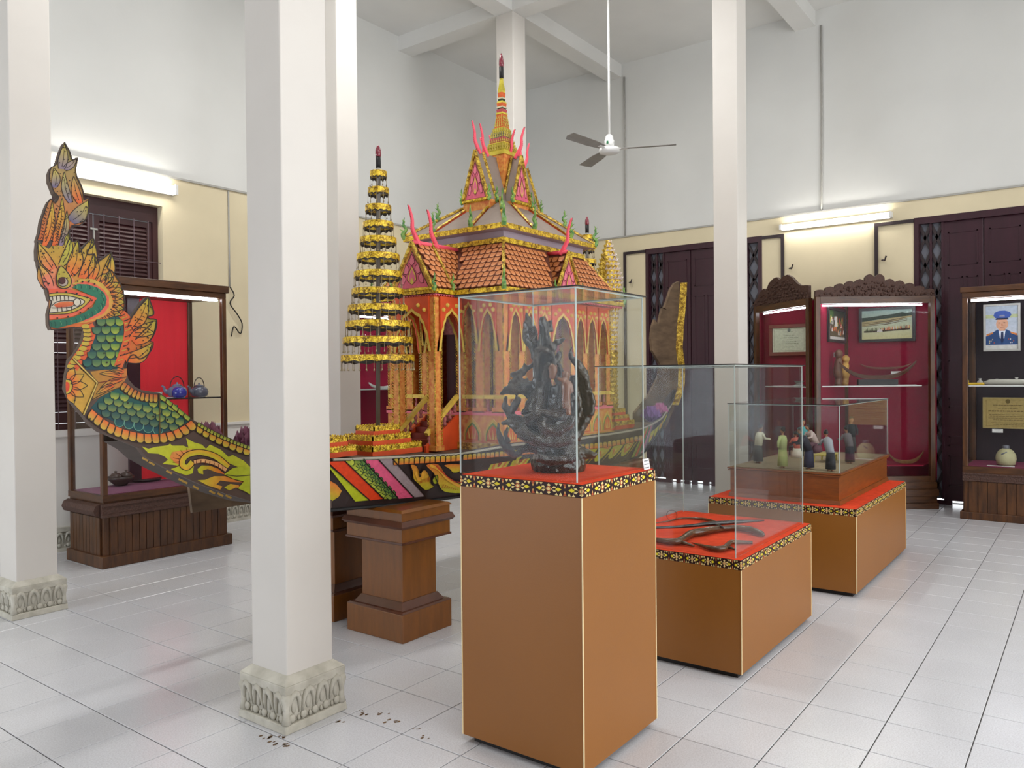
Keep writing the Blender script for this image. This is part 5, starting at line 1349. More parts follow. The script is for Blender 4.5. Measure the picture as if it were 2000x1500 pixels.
# ============================================================ DISPLAY STANDS AND GLASS CASES
def border_pattern(length, hgt, per):
    """flat print of golden flowers in a lattice on a ribbon; local x along, z up, facing -y"""
    mb = MB(); n_ = max(1, round(length/per)); p = length/n_; k_ = [0]
    def poly(pts, c, lay=1):
        k_[0] += 1; mb.add([(x, -.0006*lay-k_[0]*1e-6, z) for x, z in pts], [tuple(range(len(pts)))], lin(c))
    poly([(0, 0), (length, 0), (length, hgt), (0, hgt)], '#2a0a0c', .5)
    h = hgt; cream, yel, org = '#f0d690', '#e6d22a', '#b8562c'
    def cl(x): return min(length, max(0, x))
    def P_(pts, c, lay=1): 
        q = [(cl(x), z) for x, z in pts]
        if max(x for x, _ in q)-min(x for x, _ in q) > p*.02: poly(q, c, lay)
    for i in range(n_+1):
        for half in (0, 1):
            cx = (i+.5*half)*p
            if half == 0:    # full flower
                P_([(cx-p*.1, h*.5), (cx, h*.8), (cx+p*.1, h*.5), (cx, h*.2)], cream, 1)
                for s_ in (-1, 1):
                    P_([(cx+s_*p*.2, h*.5), (cx+s_*p*.29, h*.66), (cx+s_*p*.4, h*.5), (cx+s_*p*.29, h*.34)], yel, 2)
                    P_([(cx+s_*p*.1, h*.56), (cx+s_*p*.16, h*.74), (cx+s_*p*.24, h*.66), (cx+s_*p*.18, h*.56)], cream, 2)
                    P_([(cx+s_*p*.1, h*.44), (cx+s_*p*.16, h*.26), (cx+s_*p*.24, h*.34), (cx+s_*p*.18, h*.44)], cream, 2)
                    P_([(cx-p*.07, h*(.5+s_*.28)), (cx, h*(.5+s_*.42)), (cx+p*.07, h*(.5+s_*.28)), (cx, h*(.5+s_*.2))], cream, 2)
                P_([(cx+p*.075*math.cos(q), h*.5+p*.075*math.sin(q)) for q in np.linspace(0, 6.28, 9)[:-1]], org, 3)
                P_([(cx+p*.045*math.cos(q), h*.5+p*.045*math.sin(q)) for q in np.linspace(0, 6.28, 9)[:-1]], cream, 4)
            elif i < n_:     # half flowers on the two edges
                for z0, d in ((0, 1), (h, -1)):
                    for u in (-.26, -.13, 0, .13, .26):
                        r_ = .2-abs(u)*.35
                        P_([(cx+u*p-p*.055, z0+d*h*.03), (cx+u*p-p*.03, z0+d*h*r_), (cx+u*p, z0+d*h*(r_+.12)), (cx+u*p+p*.03, z0+d*h*r_), (cx+u*p+p*.055, z0+d*h*.03)], cream if u else org, 2)
                    P_([(cx-p*.03, z0+d*h*.26), (cx, z0+d*h*.42), (cx+p*.03, z0+d*h*.26), (cx, z0+d*h*.2)], '#d8a45a', 2)
    return mb
def display_stand(x0, x1, y0, y1, h, label, per=.125, per2=.125):
    cx, cy = (x0+x1)/2, (y0+y1)/2
    r = thing('display_stand', (cx, cy, 0), label, 'display stand', 'brown display stands with flower-printed borders')
    MB().box(x0+.03, x1-.03, y0+.03, y1-.03, 0, .03).build('recessed_foot', MT['black'], r)
    MB().box(x0, x1, y0, y1, .028, h-.045).build('body', MT['brown_panel'], r, bev=.002)
    for x, sx in ((x0, -1), (x1, 1)):
        for y, sy in ((y0, -1), (y1, 1)):
            MB().box(x-.0025 if sx < 0 else x-.001, x+.001 if sx < 0 else x+.0025, y-.0025 if sy < 0 else y-.001, y+.001 if sy < 0 else y+.0025, .03, h-.046).build('corner_edge', MT['edge_cream'], r)
    MB().box(x0, x1, y0, y1, h-.045, h-.002).build('border_core', MT['maroon'], r)
    MB().box(x0+.004, x1-.004, y0+.004, y1-.004, h-.002, h).build('red_felt_top', MT['red_cloth'], r, bev=.001)
    for L_, pe, o_, rot in ((x1-x0, per, (x0, y0), 0), (y1-y0, per2, (x0, y1), -math.pi/2), (x1-x0, per, (x1, y1), math.pi), (y1-y0, per2, (x1, y0), math.pi/2)):
        m = border_pattern(L_, .044, pe).mesh('printed_border', MT['print'])
        inst('printed_border', m, Matrix.Translation((o_[0], o_[1], h-.0455)) @ Matrix.Rotation(rot, 4, 'Z'), r)
    return r
def glass_case(x0, x1, y0, y1, z0, z1, label, over=.012, t=.005, skip_top=False):
    r = thing('glass_case', ((x0+x1)/2, (y0+y1)/2, z0), label, 'glass case', 'glass cases on the display stands')
    g = MT['glass']
    MB().box(x0+t, x1-t, y0, y0+t, z0, z1).build('glass_pane', g, r); MB().box(x0+t, x1-t, y1-t, y1, z0, z1).build('glass_pane', g, r)
    MB().box(x0, x0+t, y0+t, y1-t, z0, z1).build('glass_pane', g, r); MB().box(x1-t, x1, y0+t, y1-t, z0, z1).build('glass_pane', g, r)
    MB().box(x0-over, x1+over, y0-over, y1+over, z1+.0005, z1+.0055).build('glass_top', g, r)
    for x in (x0, x1):
        for y in (y0, y1): MB().box(x-.0022, x+.0022, y-.0022, y+.0022, z0, z1).build('glass_edge', MT['glass_edge'], r)
    e = over+.0006; w_ = .002
    for a in ((x0-e, x1+e, y0-e-w_, y0-e), (x0-e, x1+e, y1+e, y1+e+w_), (x0-e-w_, x0-e, y0-e, y1+e), (x1+e, x1+e+w_, y0-e, y1+e)):
        MB().box(*a, z1+.0005, z1+.0055).build('top_edge', MT['black'], r)
    for a in ((x0, x1, y0-.001, y0), (x0, x1, y1, y1+.001), (x0-.001, x0, y0, y1), (x1, x1+.001, y0, y1)):
        MB().box(*a, z1-.004, z1).build('glass_edge', MT['glass_edge'], r)
    return r
display_stand(.09, .636, -2.875, -2.338, 1.02, 'tall brown stand with red top carrying the dark root carving')
display_stand(1.27, 2.345, -2.985, -2.2, .548, 'low brown stand in the middle with polished branches on its red top', .125, .075)
display_stand(2.95, 4.5, -3.085, -2.13, .55, 'low brown stand at the far right carrying the wooden diorama box', .125, .09)
glass_case(.12, .612, -2.838, -2.312, 1.0205, 1.695, 'tall glass case over the dark root carving')
glass_case(1.293, 2.309, -2.951, -2.235, .5485, 1.432, 'large glass case over the polished branches')
# ---------------------------------------------------------- root carving
MT['root'] = plain('polished_dark_root', '#150e0a', .3, var=.5, scale=16, bmp=.15, bscale=50, coat=.6, spec=.4, hx2='#34220f')
MT['root_light'] = plain('polished_brown_wood', '#6a3d1c', .22, var=.3, scale=16, bmp=.25, bscale=50, coat=.4)
SC = Vector((.372, -2.572, 0)); SNV = Vector((FWD.x, FWD.y, 0)).normalized()
def sculpt(x, y, dep=0):   # crop of the carving: 1091 x 1500 over 240 x 330 px
    return on_plane(950+x*.22, 600+y*.22, SC+SNV*dep, SNV)
K = .22*3.05/F_PX*1.0
carve = thing('root_carving', (SC.x, SC.y, 1.021), 'dark polished root carving of creatures and flames inside the tall glass case', 'carving')
mb = MB()
def limb(mb, pts, dep=0, n=9):
    P3 = smooth_path([(x, y, r) for x, y, r in pts], 4)
    ds = dep if hasattr(dep, '__len__') else (dep, dep)
    mb.tube([sculpt(v.x, v.y, lerp(ds[0], ds[1], i/(len(P3)-1))) for i, v in enumerate(P3)], [max(.002, v.z*K) for v in P3], n)
limb(mb, [(640, 1450, 235), (640, 1400, 245), (635, 1320, 235), (620, 1240, 190), (600, 1150, 175), (570, 1050, 150), (545, 930, 125), (520, 800, 95), (500, 650, 75), (515, 520, 68), (535, 420, 64), (530, 320, 52), (515, 220, 44), (500, 130, 36), (492, 85, 22)], 0, 14)
limb(mb, [(470, 480, 60), (425, 350, 55), (392, 250, 52), (370, 140, 36), (358, 45, 8)], (0, .02))
limb(mb, [(545, 400, 50), (610, 330, 32), (655, 298, 26), (695, 278, 8)], (-.02, -.03)); limb(mb, [(600, 500, 40), (640, 430, 26), (655, 395, 14)], -.03)
limb(mb, [(575, 220, 20), (575, 150, 16), (572, 115, 22)], .01); limb(mb, [(650, 620, 40), (655, 540, 24), (645, 500, 10)], -.03)
limb(mb, [(440, 500, 40), (390, 525, 22), (345, 540, 26), (335, 495, 8)], (0, -.02)); limb(mb, [(350, 540, 26), (300, 590, 40), (250, 605, 34), (215, 600, 16)], -.02)
limb(mb, [(300, 600, 30), (270, 660, 45), (200, 700, 35)], -.03)
limb(mb, [(430, 760, 90), (350, 710, 72), (270, 725, 55), (190, 735, 36), (120, 772, 8)], (-.02, -.05)); limb(mb, [(350, 680, 50), (360, 640, 20), (375, 690, 12)], -.03)
limb(mb, [(175, 790, 14), (165, 870, 30), (205, 950, 38), (300, 1020, 60), (420, 1040, 80)], (-.04, 0)); limb(mb, [(290, 800, 30), (250, 870, 34), (230, 930, 26)], -.03)
limb(mb, [(105, 1025, 10), (115, 1140, 30), (190, 1250, 44), (250, 1315, 30), (330, 1260, 30), (430, 1245, 60)], (-.05, -.01)); limb(mb, [(140, 1040, 16), (190, 1020, 26), (260, 1060, 50), (350, 1100, 90)], -.03)
limb(mb, [(190, 1060, 14), (170, 1130, 18), (200, 1200, 22)], -.06)
limb(mb, [(762, 340, 6), (745, 420, 20), (790, 480, 36), (840, 560, 48), (870, 680, 55), (900, 800, 48), (895, 950, 46), (830, 1080, 52), (760, 1150, 90)], (.0, 0)); limb(mb, [(930, 760, 22), (945, 850, 26), (930, 960, 24)], -.02)
limb(mb, [(780, 600, 50), (800, 720, 60), (790, 900, 60), (760, 1050, 90)], .02); limb(mb, [(620, 700, 60), (610, 850, 70), (620, 1000, 90)], -.05)
limb(mb, [(740, 1280, 120), (830, 1290, 70), (890, 1310, 48), (950, 1310, 36), (985, 1300, 12)], (-.02, -.04)); limb(mb, [(640, 900, 40), (560, 960, 50), (460, 1000, 50), (350, 1010, 40)], (-.09, -.07))
limb(mb, [(480, 650, 40), (470, 780, 50), (440, 900, 60), (350, 980, 60)], (-.06, -.06)); limb(mb, [(700, 1150, 60), (600, 1180, 70), (470, 1140, 60)], (-.1, -.09))
for pts, dp in [([(430, 380, 18), (470, 370, 22), (540, 385, 22), (590, 420, 18), (600, 480, 12)], -.055), ([(450, 390, 20), (440, 480, 26), (450, 600, 28), (430, 720, 30), (470, 850, 30)], -.05),
        ([(560, 500, 18), (520, 560, 24), (500, 680, 28), (420, 780, 30), (370, 880, 34), (330, 960, 30)], -.07), ([(610, 450, 16), (600, 560, 20), (640, 700, 24), (620, 820, 28), (640, 930, 30)], -.075),
        ([(480, 240, 14), (470, 330, 18), (500, 400, 20)], -.04), ([(545, 200, 12), (560, 290, 16), (590, 370, 18)], -.04), ([(700, 900, 30), (600, 960, 30), (500, 930, 30), (420, 960, 36), (330, 1010, 30)], -.11),
        ([(480, 1010, 40), (520, 1080, 50), (620, 1090, 50), (720, 1050, 46), (770, 980, 36)], -.12), ([(300, 1070, 50), (380, 1150, 60), (500, 1190, 56), (640, 1200, 56), (760, 1170, 50)], -.11),
        ([(830, 560, 20), (880, 640, 26), (900, 740, 22)], -.04), ([(790, 620, 22), (800, 760, 28), (830, 860, 24), (820, 980, 30)], -.06), ([(450, 1330, 40), (560, 1360, 44), (700, 1350, 44), (800, 1330, 40)], -.13),
        ([(290, 1090, 70), (450, 1130, 105), (620, 1150, 115), (770, 1110, 80)], -.01), ([(400, 950, 85), (560, 970, 120), (700, 980, 110), (800, 960, 70)], 0), ([(470, 800, 80), (620, 820, 90), (760, 830, 60)], 0),
        ([(640, 520, 14), (660, 580, 18), (650, 680, 20)], -.06), ([(360, 340, 22), (350, 270, 30), (340, 200, 22), (352, 120, 12)], .01), ([(400, 300, 26), (440, 240, 18), (420, 170, 10)], -.01)]:
    limb(mb, pts, dp, 8)
co = mb.build('root_body', MT['root'], carve)
rm = co.modifiers.new('fuse', 'REMESH'); rm.mode = 'VOXEL'; rm.voxel_size = .0045; rm.use_smooth_shade = True
sm = co.modifiers.new('soft', 'SMOOTH'); sm.factor = .5; sm.iterations = 1
dt = bpy.data.textures.new('gnarl', 'CLOUDS'); dt.noise_scale = .02
dm = co.modifiers.new('gnarl', 'DISPLACE'); dm.texture = dt; dm.strength = .013; dm.mid_level = .5
fg = MB()
limb(fg, [(700, 570, 28), (702, 600, 34), (700, 640, 26), (705, 690, 46), (708, 760, 42), (715, 830, 34), (725, 900, 28), (730, 960, 26)], -.115)
limb(fg, [(690, 650, 20), (650, 640, 16), (630, 625, 12)], -.125); limb(fg, [(730, 660, 20), (755, 700, 16), (765, 760, 12)], -.115); limb(fg, [(695, 780, 26), (690, 850, 24), (700, 900, 22)], -.12)
fo = fg.build('carved_figure', MT['root_light'], carve); rm = fo.modifiers.new('fuse', 'REMESH'); rm.mode = 'VOXEL'; rm.voxel_size = .004; rm.use_smooth_shade = True
hg = MB(); limb(hg, [(560, 520, 30), (590, 545, 40), (590, 590, 36), (580, 640, 24)], -.11)
ho = hg.build('carved_mask', MT['root_light'], carve); rm = ho.modifiers.new('fuse', 'REMESH'); rm.mode = 'VOXEL'; rm.voxel_size = .004; rm.use_smooth_shade = True
# label card leaning at the foot of the case
def card(p, right, up, w_, h_, label, lines=3, cat='label card', name='label_card', th=.002):
    p, right, up = Vector(p), Vector(right).normalized(), Vector(up).normalized(); n_ = right.cross(up)
    o = MB().obox(p+up*h_/2, right*w_/2, up*h_/2, n_*th/2, lin('#e9e9e6'))
    for k in range(lines):
        z = h_*(.8-.62*k/max(1, lines-1)) if lines > 1 else h_*.5; ww = w_*(.38 if k % 2 else .32)
        o.obox(p+up*z+n_*(th/2+.0003), right*ww, up*h_*.04, n_*.0003, lin('#77777c'))
    return tag(o.build(name, MT['print']), label, cat)
card((.59, -2.866, 1.021), (1, 0, 0), (0, .18, 1), .05, .042, 'white label card leaning at the foot of the tall glass case')
# ---------------------------------------------------------- polished branches
MT['branch'] = plain('polished_branch', '#54361f', .25, var=.4, scale=14, coat=.4, bmp=.2, bscale=60)
MT['branch_dark'] = plain('black_branch', '#241a18', .2, var=.3, scale=14, coat=.5, bmp=.3, bscale=70)
def branch(strokes, mat, label, zl=0):
    r = None; KB = .16*4.55/F_PX
    root = thing('polished_branch', at_z(1260+strokes[0][0][0]*.16, 970+strokes[0][0][1]*.16, .55), label, 'branch')
    for i, st in enumerate(strokes):
        P3 = smooth_path([(x, y, r_) for x, y, r_ in st], 5)
        pts = []; rr = []
        for v in P3:
            ra = max(.002, v.z*KB); p = at_z(1260+v.x*.16, 970+v.y*.16, .552+ra+zl); pts.append(p); rr.append(ra)
        MB().tube(pts, rr, 9).build('stem' if i == 0 else 'side_stem', mat, root, smooth=True)
    return root
branch([[(-260, 500, 16), (0, 515, 18), (120, 527, 24), (260, 545, 32), (400, 545, 36), (480, 500, 36), (560, 450, 40), (680, 430, 42), (820, 402, 38), (960, 388, 32), (1100, 382, 34), (1250, 395, 36), (1350, 425, 36), (1420, 450, 30), (1440, 470, 20)], [(440, 555, 22), (540, 585, 16), (600, 605, 8)]], MT['branch'], 'thick forked brown branch lying across the red top')
branch([[(-240, 395, 10), (100, 380, 14), (350, 372, 16), (600, 352, 20), (780, 332, 26), (1000, 318, 26), (1200, 303, 22), (1450, 290, 10)], [(870, 345, 18), (930, 370, 16), (960, 380, 10)]], MT['branch_dark'], 'straight knobbly black branch lying behind the thick forked one', .02)
branch([[(60, 330, 5), (290, 297, 9), (420, 266, 11), (600, 266, 14), (720, 277, 18), (830, 302, 18), (920, 340, 12)]], MT['branch'], 'slender brown branch at the back with a wire loop at its end')
branch([[(570, 562, 4), (700, 602, 18), (850, 636, 27), (960, 628, 30), (1010, 590, 28), (1050, 557, 24), (1150, 556, 21), (1310, 560, 18)], [(1000, 610, 22), (1060, 630, 14), (1110, 650, 6)]], MT['branch'], 'small curved brown branch lying nearest the glass corner')
lp_ = at_z(1260+325*.16, 970+292*.16, .553)
tag(MB().tube([lp_+Vector((RIGHT.x, RIGHT.y, 0))*.03*math.cos(q)+Vector((0, 0, .03+.03*math.sin(q))) for q in np.linspace(-1.4, 4.6, 22)], .0012, 5).build('wire_loop', MT['black']), 'thin wire loop standing on the red top of the middle stand', 'wire')
# ---------------------------------------------------------- diorama on the far stand
dx0, dx1, dy0, dy1 = 3.035, 4.47, -2.972, -2.236
dio = thing('diorama_box', ((dx0+dx1)/2, (dy0+dy1)/2, .551), 'varnished wooden diorama box with village figures on the far stand', 'diorama')
MB().box(dx0+.012, dx1-.012, dy0+.012, dy1-.012, .551, .745).build('box_body', MT['wood_red'], dio)
MB().frustum((dx0+dx1)/2, (dy0+dy1)/2, (dx1-dx0)/2, (dy1-dy0)/2, .551, (dx1-dx0)/2-.006, (dy1-dy0)/2-.006, .578).build('foot_moulding', MT['wood_red'], dio)
MB().box(dx0, dx1, dy0, dy1, .73, .738).box(dx0-.004, dx1+.004, dy0-.004, dy1+.004, .742, .752).build('rim_moulding', MT['wood_red'], dio)
MB().box(dx0+.02, dx1-.02, dy0+.02, dy1-.02, .752, .756).build('ground_board', plain('diorama_ground', '#8a7a5e', .9, var=.2, scale=40), dio)
glass_case(dx0+.006, dx1-.006, dy0+.006, dy1-.006, .7565, 1.185, 'glass case over the village figures of the diorama', .006)
def skin(): return plain('figure_skin', '#a9785a', .7)
MT['fig_skin'] = skin(); MT['fig_hair'] = plain('figure_hair', '#1a1614', .35)
def figurine(px, py, shirt, skirt, label, h_=.2, lean=0.0, arms=1, seated=False, face=0.0, z=.7565):
    h = h_*1.25
    p = at_z(px, py, z); p.x = min(4.4, max(3.13, p.x)); p.y = min(-2.34, max(-2.9, p.y)); r = thing('figurine', (p.x, p.y, z), label, 'figurine', 'small village figures in the diorama')
    f = Vector((math.cos(face), math.sin(face), 0)); s_ = Vector((-f.y, f.x, 0)); u = Vector((0, 0, 1))
    hip = p+u*h*(.3 if seated else .48); ch = hip+u*h*.24+f*h*lean; nk = hip+u*h*.36+f*h*lean*1.5; hd = nk+u*h*.09+f*h*lean*.4
    m1, m2 = plain('figure_shirt_'+shirt[1:], shirt, .7), plain('figure_skirt_'+skirt[1:], skirt, .7)
    sk = MB()
    if seated: sk.tube([p, p+u*h*.12, hip], [h*.19, h*.17, h*.11], 10); sk.tube([hip, hip+f*h*.22-u*h*.05, p+f*h*.25], [h*.09, h*.08, h*.06], 8)
    else: sk.tube([p+u*h*.05, p+u*h*.28, hip], [h*.13, h*.12, h*.1], 10)
    sk.build('skirt', m2, r, smooth=True)
    MB().tube([hip-u*h*.02, ch, nk-u*h*.02, nk], [h*.1, h*.115, h*.09, h*.04], 10).build('shirt', m1, r, smooth=True)
    for sg in (-1, 1):
        sh = nk-u*h*.04+s_*sg*h*.1; el = sh-u*h*.13+s_*sg*h*.05+f*h*.04; hn = el+f*h*.16*arms-u*h*(.02 if arms else .14)
        MB().tube([sh, el, hn], [h*.04, h*.034, h*.026], 7).build('arm', m1, r, smooth=True)
        if not seated: MB().tube([p+s_*sg*h*.05+u*h*.06, p+s_*sg*h*.05, p+s_*sg*h*.05+f*h*.06], [h*.03, h*.03, h*.02], 6).build('foot', MT['fig_skin'], r, smooth=True)
    MB().tube([nk-u*h*.02, nk+u*h*.05], h*.03, 7).ball(hd+u*h*.03, (h*.06, h*.06, h*.075), 9, 7).build('head', MT['fig_skin'], r, smooth=True)
    MB().ball(hd+u*h*.05-f*h*.012, (h*.065, h*.065, h*.068), 9, 7).ball(hd+u*h*.1-f*h*.04, h*.035, 7, 5).build('hair', MT['fig_hair'], r, smooth=True)
    return r
def mini_bench(px, py, w_, d, h, hx, label, z=.7565):
    p = at_z(px, py, z); r = thing('miniature_bench', (p.x, p.y, z), label, 'bench'); m = plain('bench_'+hx[1:], hx, .6, var=.15, scale=60)
    for k in range(5): MB().box(p.x-w_/2, p.x+w_/2, p.y-d/2+k*d/5, p.y-d/2+(k+.8)*d/5, z+h-.006, z+h).build('slat', m, r)
    for sx in (-1, 1):
        for sy in (-1, 1): MB().box(p.x+sx*w_*.45-.005, p.x+sx*w_*.45+.005, p.y+sy*d*.42-.005, p.y+sy*d*.42+.005, z, z+h-.006).build('leg', m, r)
    return r
figurine(1580, 916, '#23222f', '#2c2c46', 'figure in dark navy clothes with its back turned, beside the bamboo bench', .21, .12, 1, False, 2.2)
figurine(1619, 921, '#8e9096', '#14141c', 'figure in grey shirt and black trousers leaning over the bamboo bench', .2, .18, 1, False, .6)
figurine(1660, 905, '#70686a', '#1c1a22', 'dim figure in grey shirt at the near glass corner of the diorama', .2, .1, 1, False, .8)
figurine(1672, 882, '#2e3436', '#3a3634', 'dark figure standing far back beside the reflected flask', .22, 0, 0, False, 3.6)
figurine(1594, 884, '#b3a09a', '#5a3a44', 'kneeling figure in pale lilac shirt reaching to the black table', .21, .18, 1, True, 2.6)
figurine(1563, 872, '#4f9a9c', '#1f4a4c', 'seated figure in bright teal dress behind the black table', .24, 0, .6, True, 3.8)
figurine(1557, 893, '#d86a58', '#e0d6c4', 'small seated figure in coral and white before the black table', .18, .1, .8, True, .6)
figurine(1462, 903, '#d8d2b8', '#3a3a34', 'figure in cream shirt and dark trousers reaching out, alone at the far corner', .21, .05, 1, False, -.6)
figurine(1522, 916, '#c2cc86', '#aeb870', 'figure in long pale green dress standing by the near glass pane', .21, 0, 0, False, 1.4)
mini_bench(1612, 901, .22, .12, .055, '#a99a4a', 'tiny yellow bamboo bench between the figures of the diorama')
mini_bench(1562, 888, .2, .12, .07, '#1c1716', 'tiny black table before the figure in teal')

# ============================================================ WALL CABINETS
MT['led'] = emit('cabinet_strip_light', (.88, .92, 1), 26)
def planks(parent, a, b, z0, z1, w_=.055, out=(0, 0, 0), mat=None):
    """beadboard: single planks from a to b (xy) with narrow joints"""
    a, b = Vector((*a, 0)), Vector((*b, 0)); d = (b-a); n_ = max(2, round(d.length/w_)); o = Vector(out)
    for k in range(n_):
        p = a+d*((k+.5)/n_)+o*.004
        MB().obox(p+Vector((0, 0, (z0+z1)/2)), d/n_*.46, o*.006, (0, 0, (z1-z0)/2)).build('plank', mat or MT['wood_dark'], parent)
def teapot(p, s, hx, label, spout=(-1, 0)):
    p = Vector(p); r = thing('teapot', p, label, 'teapot'); m = plain('enamel_'+hx[1:], hx, .12, var=.1, coat=.6, scale=20)
    MB().lathe([(.45*s, 0), (.62*s, .15*s), (.68*s, .4*s), (.6*s, .66*s), (.4*s, .8*s), (.34*s, .83*s)], p, 20).build('body', m, r, smooth=True)
    MB().lathe([(.36*s, .83*s), (.25*s, .93*s), (.06*s, .98*s), (.09*s, 1.05*s), (.02*s, 1.1*s)], p, 16).build('lid', m, r, smooth=True)
    o = Vector((*spout, 0)).normalized(); u = Vector((0, 0, 1))
    MB().tube(smooth_path([p+o*.55*s+u*.35*s, p+o*.85*s+u*.5*s, p+o*.95*s+u*.75*s, p+o*1.1*s+u*.85*s], 4), [.16*s]*5+[.1*s]*4+[.07*s]*4, 8).build('spout', m, r, smooth=True)
    MB().tube([p+o*.5*s*math.cos(q)+u*(.75*s+.75*s*math.sin(q)) for q in np.linspace(0, math.pi, 13)], .035*s, 6).build('handle', MT['iron'], r, smooth=True)
    return r
def bowl(p, rad, h, mat, name, label, cat='bowl'):
    return tag(MB().lathe([(rad*.45, 0), (rad*.5, h*.12), (rad*.9, h*.6), (rad, h), (rad*.93, h), (rad*.8, h*.6), (rad*.3, h*.2), (0.001, h*.18)], p, 20).build(name, mat, smooth=True), label, cat)
# --- left cabinet
ax0, ax1, ay0, ay1 = .63, 1.67, 1.58, 2.13
cl_ = thing('display_cabinet', ((ax0+ax1)/2, (ay0+ay1)/2, 0), 'brown glazed cabinet with a red back cloth behind the dragon prow', 'cabinet')
MB().box(ax0-.02, ax1+.02, ay0-.02, ay1, 0, .09).build('foot', MT['wood_dark'], cl_, bev=.006)
bodyL = MB().box(ax0+.012, ax1-.012, ay0+.012, ay1, .09, .49).build('base_body', MT['wood_dark'], cl_)
planks(bodyL, (ax0+.05, ay0+.008), (ax1-.05, ay0+.008), .09, .37, .055, (0, -1, 0)); planks(bodyL, (ax0+.008, ay1-.03), (ax0+.008, ay0+.05), .09, .37, .055, (-1, 0, 0))
cb = MB().box(ax0-.012, ax1+.012, ay0-.02, ay0+.012, .375, .395).box(ax0-.012, ax1+.012, ay0-.012, ay0+.012, .395, .455).box(ax0-.012, ax1+.012, ay0-.02, ay0+.012, .455, .475)
cb.build('front_band', MT['carved'], cl_)
MB().tube([(ax0-.005, ay0+.03, .425), (ax0-.005, ay1-.01, .425)], .05, 8).build('carved_side_scroll', MT['carved'], cl_)
MB().box(ax0, ax1, ay0, ay1, .49, .535).build('sill_frame', MT['wood_h'], cl_)
MB().box(ax0+.03, ax1-.03, ay0+.03, ay1-.03, .535, .539).build('purple_cloth', MT['purple_cloth'], cl_)
for x in (ax0, ax1-.04):
    for y in (ay0, ay1-.04): MB().box(x, x+.04, y, y+.04, .535, 2.06).build('post', MT['wood_dark'], cl_, bev=.004)
MB().box(ax0-.015, ax1+.015, ay0-.02, ay1, 2.105, 2.165).box(ax0, ax1, ay0, ay1, 2.06, 2.105).build('cornice', MT['wood_h'], cl_, bev=.004)
MB().box(1.2, ax1-.04, ay1-.02, ay1-.008, .54, 2.06).build('red_back_cloth', MT['red_back'], cl_)
MB().box(1.1, 1.2, ay1-.03, ay1-.005, .54, 2.06).build('back_stile', MT['maroon'], cl_)
MB().box(ax0+.045, ax1-.045, ay0+.012, ay0+.018, .54, 2.055).build('glass_pane', MT['glass_clean'], cl_); MB().box(ax0+.012, ax0+.018, ay0+.045, ay1-.045, .54, 2.055).build('glass_pane', MT['glass_clean'], cl_)
MB().box(ax1-.018, ax1-.012, ay0+.045, ay1-.045, .54, 2.055).build('glass_pane', MT['glass_clean'], cl_)
ZS = 1.243
MB().box(ax0+.045, ax1-.045, ay0+.03, ay1-.06, ZS-.012, ZS-.004).build('glass_shelf', MT['glass_clean'], cl_); MB().box(ax0+.045, ax1-.045, ay0+.024, ay0+.03, ZS-.014, ZS-.002).build('shelf_edge', MT['black'], cl_)
MB().tube([(ax0+.1, ay0+.04, 2.045), (ax1-.06, ay0+.04, 2.045)], .009, 8).build('strip_light', MT['led'], cl_)
def onshelf(px, y, z): p = at_y(px, 760, y); return Vector((p.x, y, z))
zs_ = ZS-.0035
teapot(onshelf(346, 1.8, zs_), .115, '#6a6d86', 'grey enamel teapot with hoop handle behind the cobalt blue pot', (-1, .1))
tag(MB().lathe([(.04, 0), (.055, .02), (.058, .05), (.045, .075), (.03, .085)], onshelf(350, 1.655, zs_), 18).build('sugar_pot', plain('cobalt_enamel', '#2a2f9c', .1, coat=.7), smooth=True), 'shiny cobalt blue pot in front of the grey teapot', 'pot')
teapot(onshelf(389, 1.72, zs_), .108, '#5e6070', 'dark grey enamel teapot nearest the right post of the cabinet', (-1, -.2))
bowl(onshelf(308, 1.7, zs_), .035, .05, MT['steel'], 'metal_cup', 'small silvery cup on the shelf left of the teapots', 'cup')
card(onshelf(330, 1.64, zs_), (1, 0, 0), (0, 1, .15), .12, .04, 'white label card lying flat on the shelf under the blue pot')
bp = at_z(236, 948, .54)
bowl((bp.x, bp.y, .54), .1, .075, plain('dark_clay', '#3a2a24', .35), 'clay_bowl', 'dark clay bowl holding two round lids on the purple cloth')
for k, dx in enumerate((-.04, .045)):  # two knobbed clay lids lying in the bowl
    tag(MB().lathe([(.045, 0), (.046, .02), (.03, .04), (.008, .045), (.012, .058), (.002, .062)], (bp.x+dx, bp.y, .6), 14).build('knobbed_clay_lid', plain('dark_clay_lid', '#43312a', .35), smooth=True), ['small dark round clay lid with a knob, nearest the cabinet post', 'small dark round clay lid with a knob, right one in the bowl'][k], 'jar')
tag(MB().lathe([(.12, 0), (.13, .01), (.135, .02), (.1, .02)], (bp.x+.26, bp.y+.12, .54), 18).build('dark_tray', MT['iron'], smooth=True), 'flat dark tray behind the clay bowl on the purple cloth', 'tray')
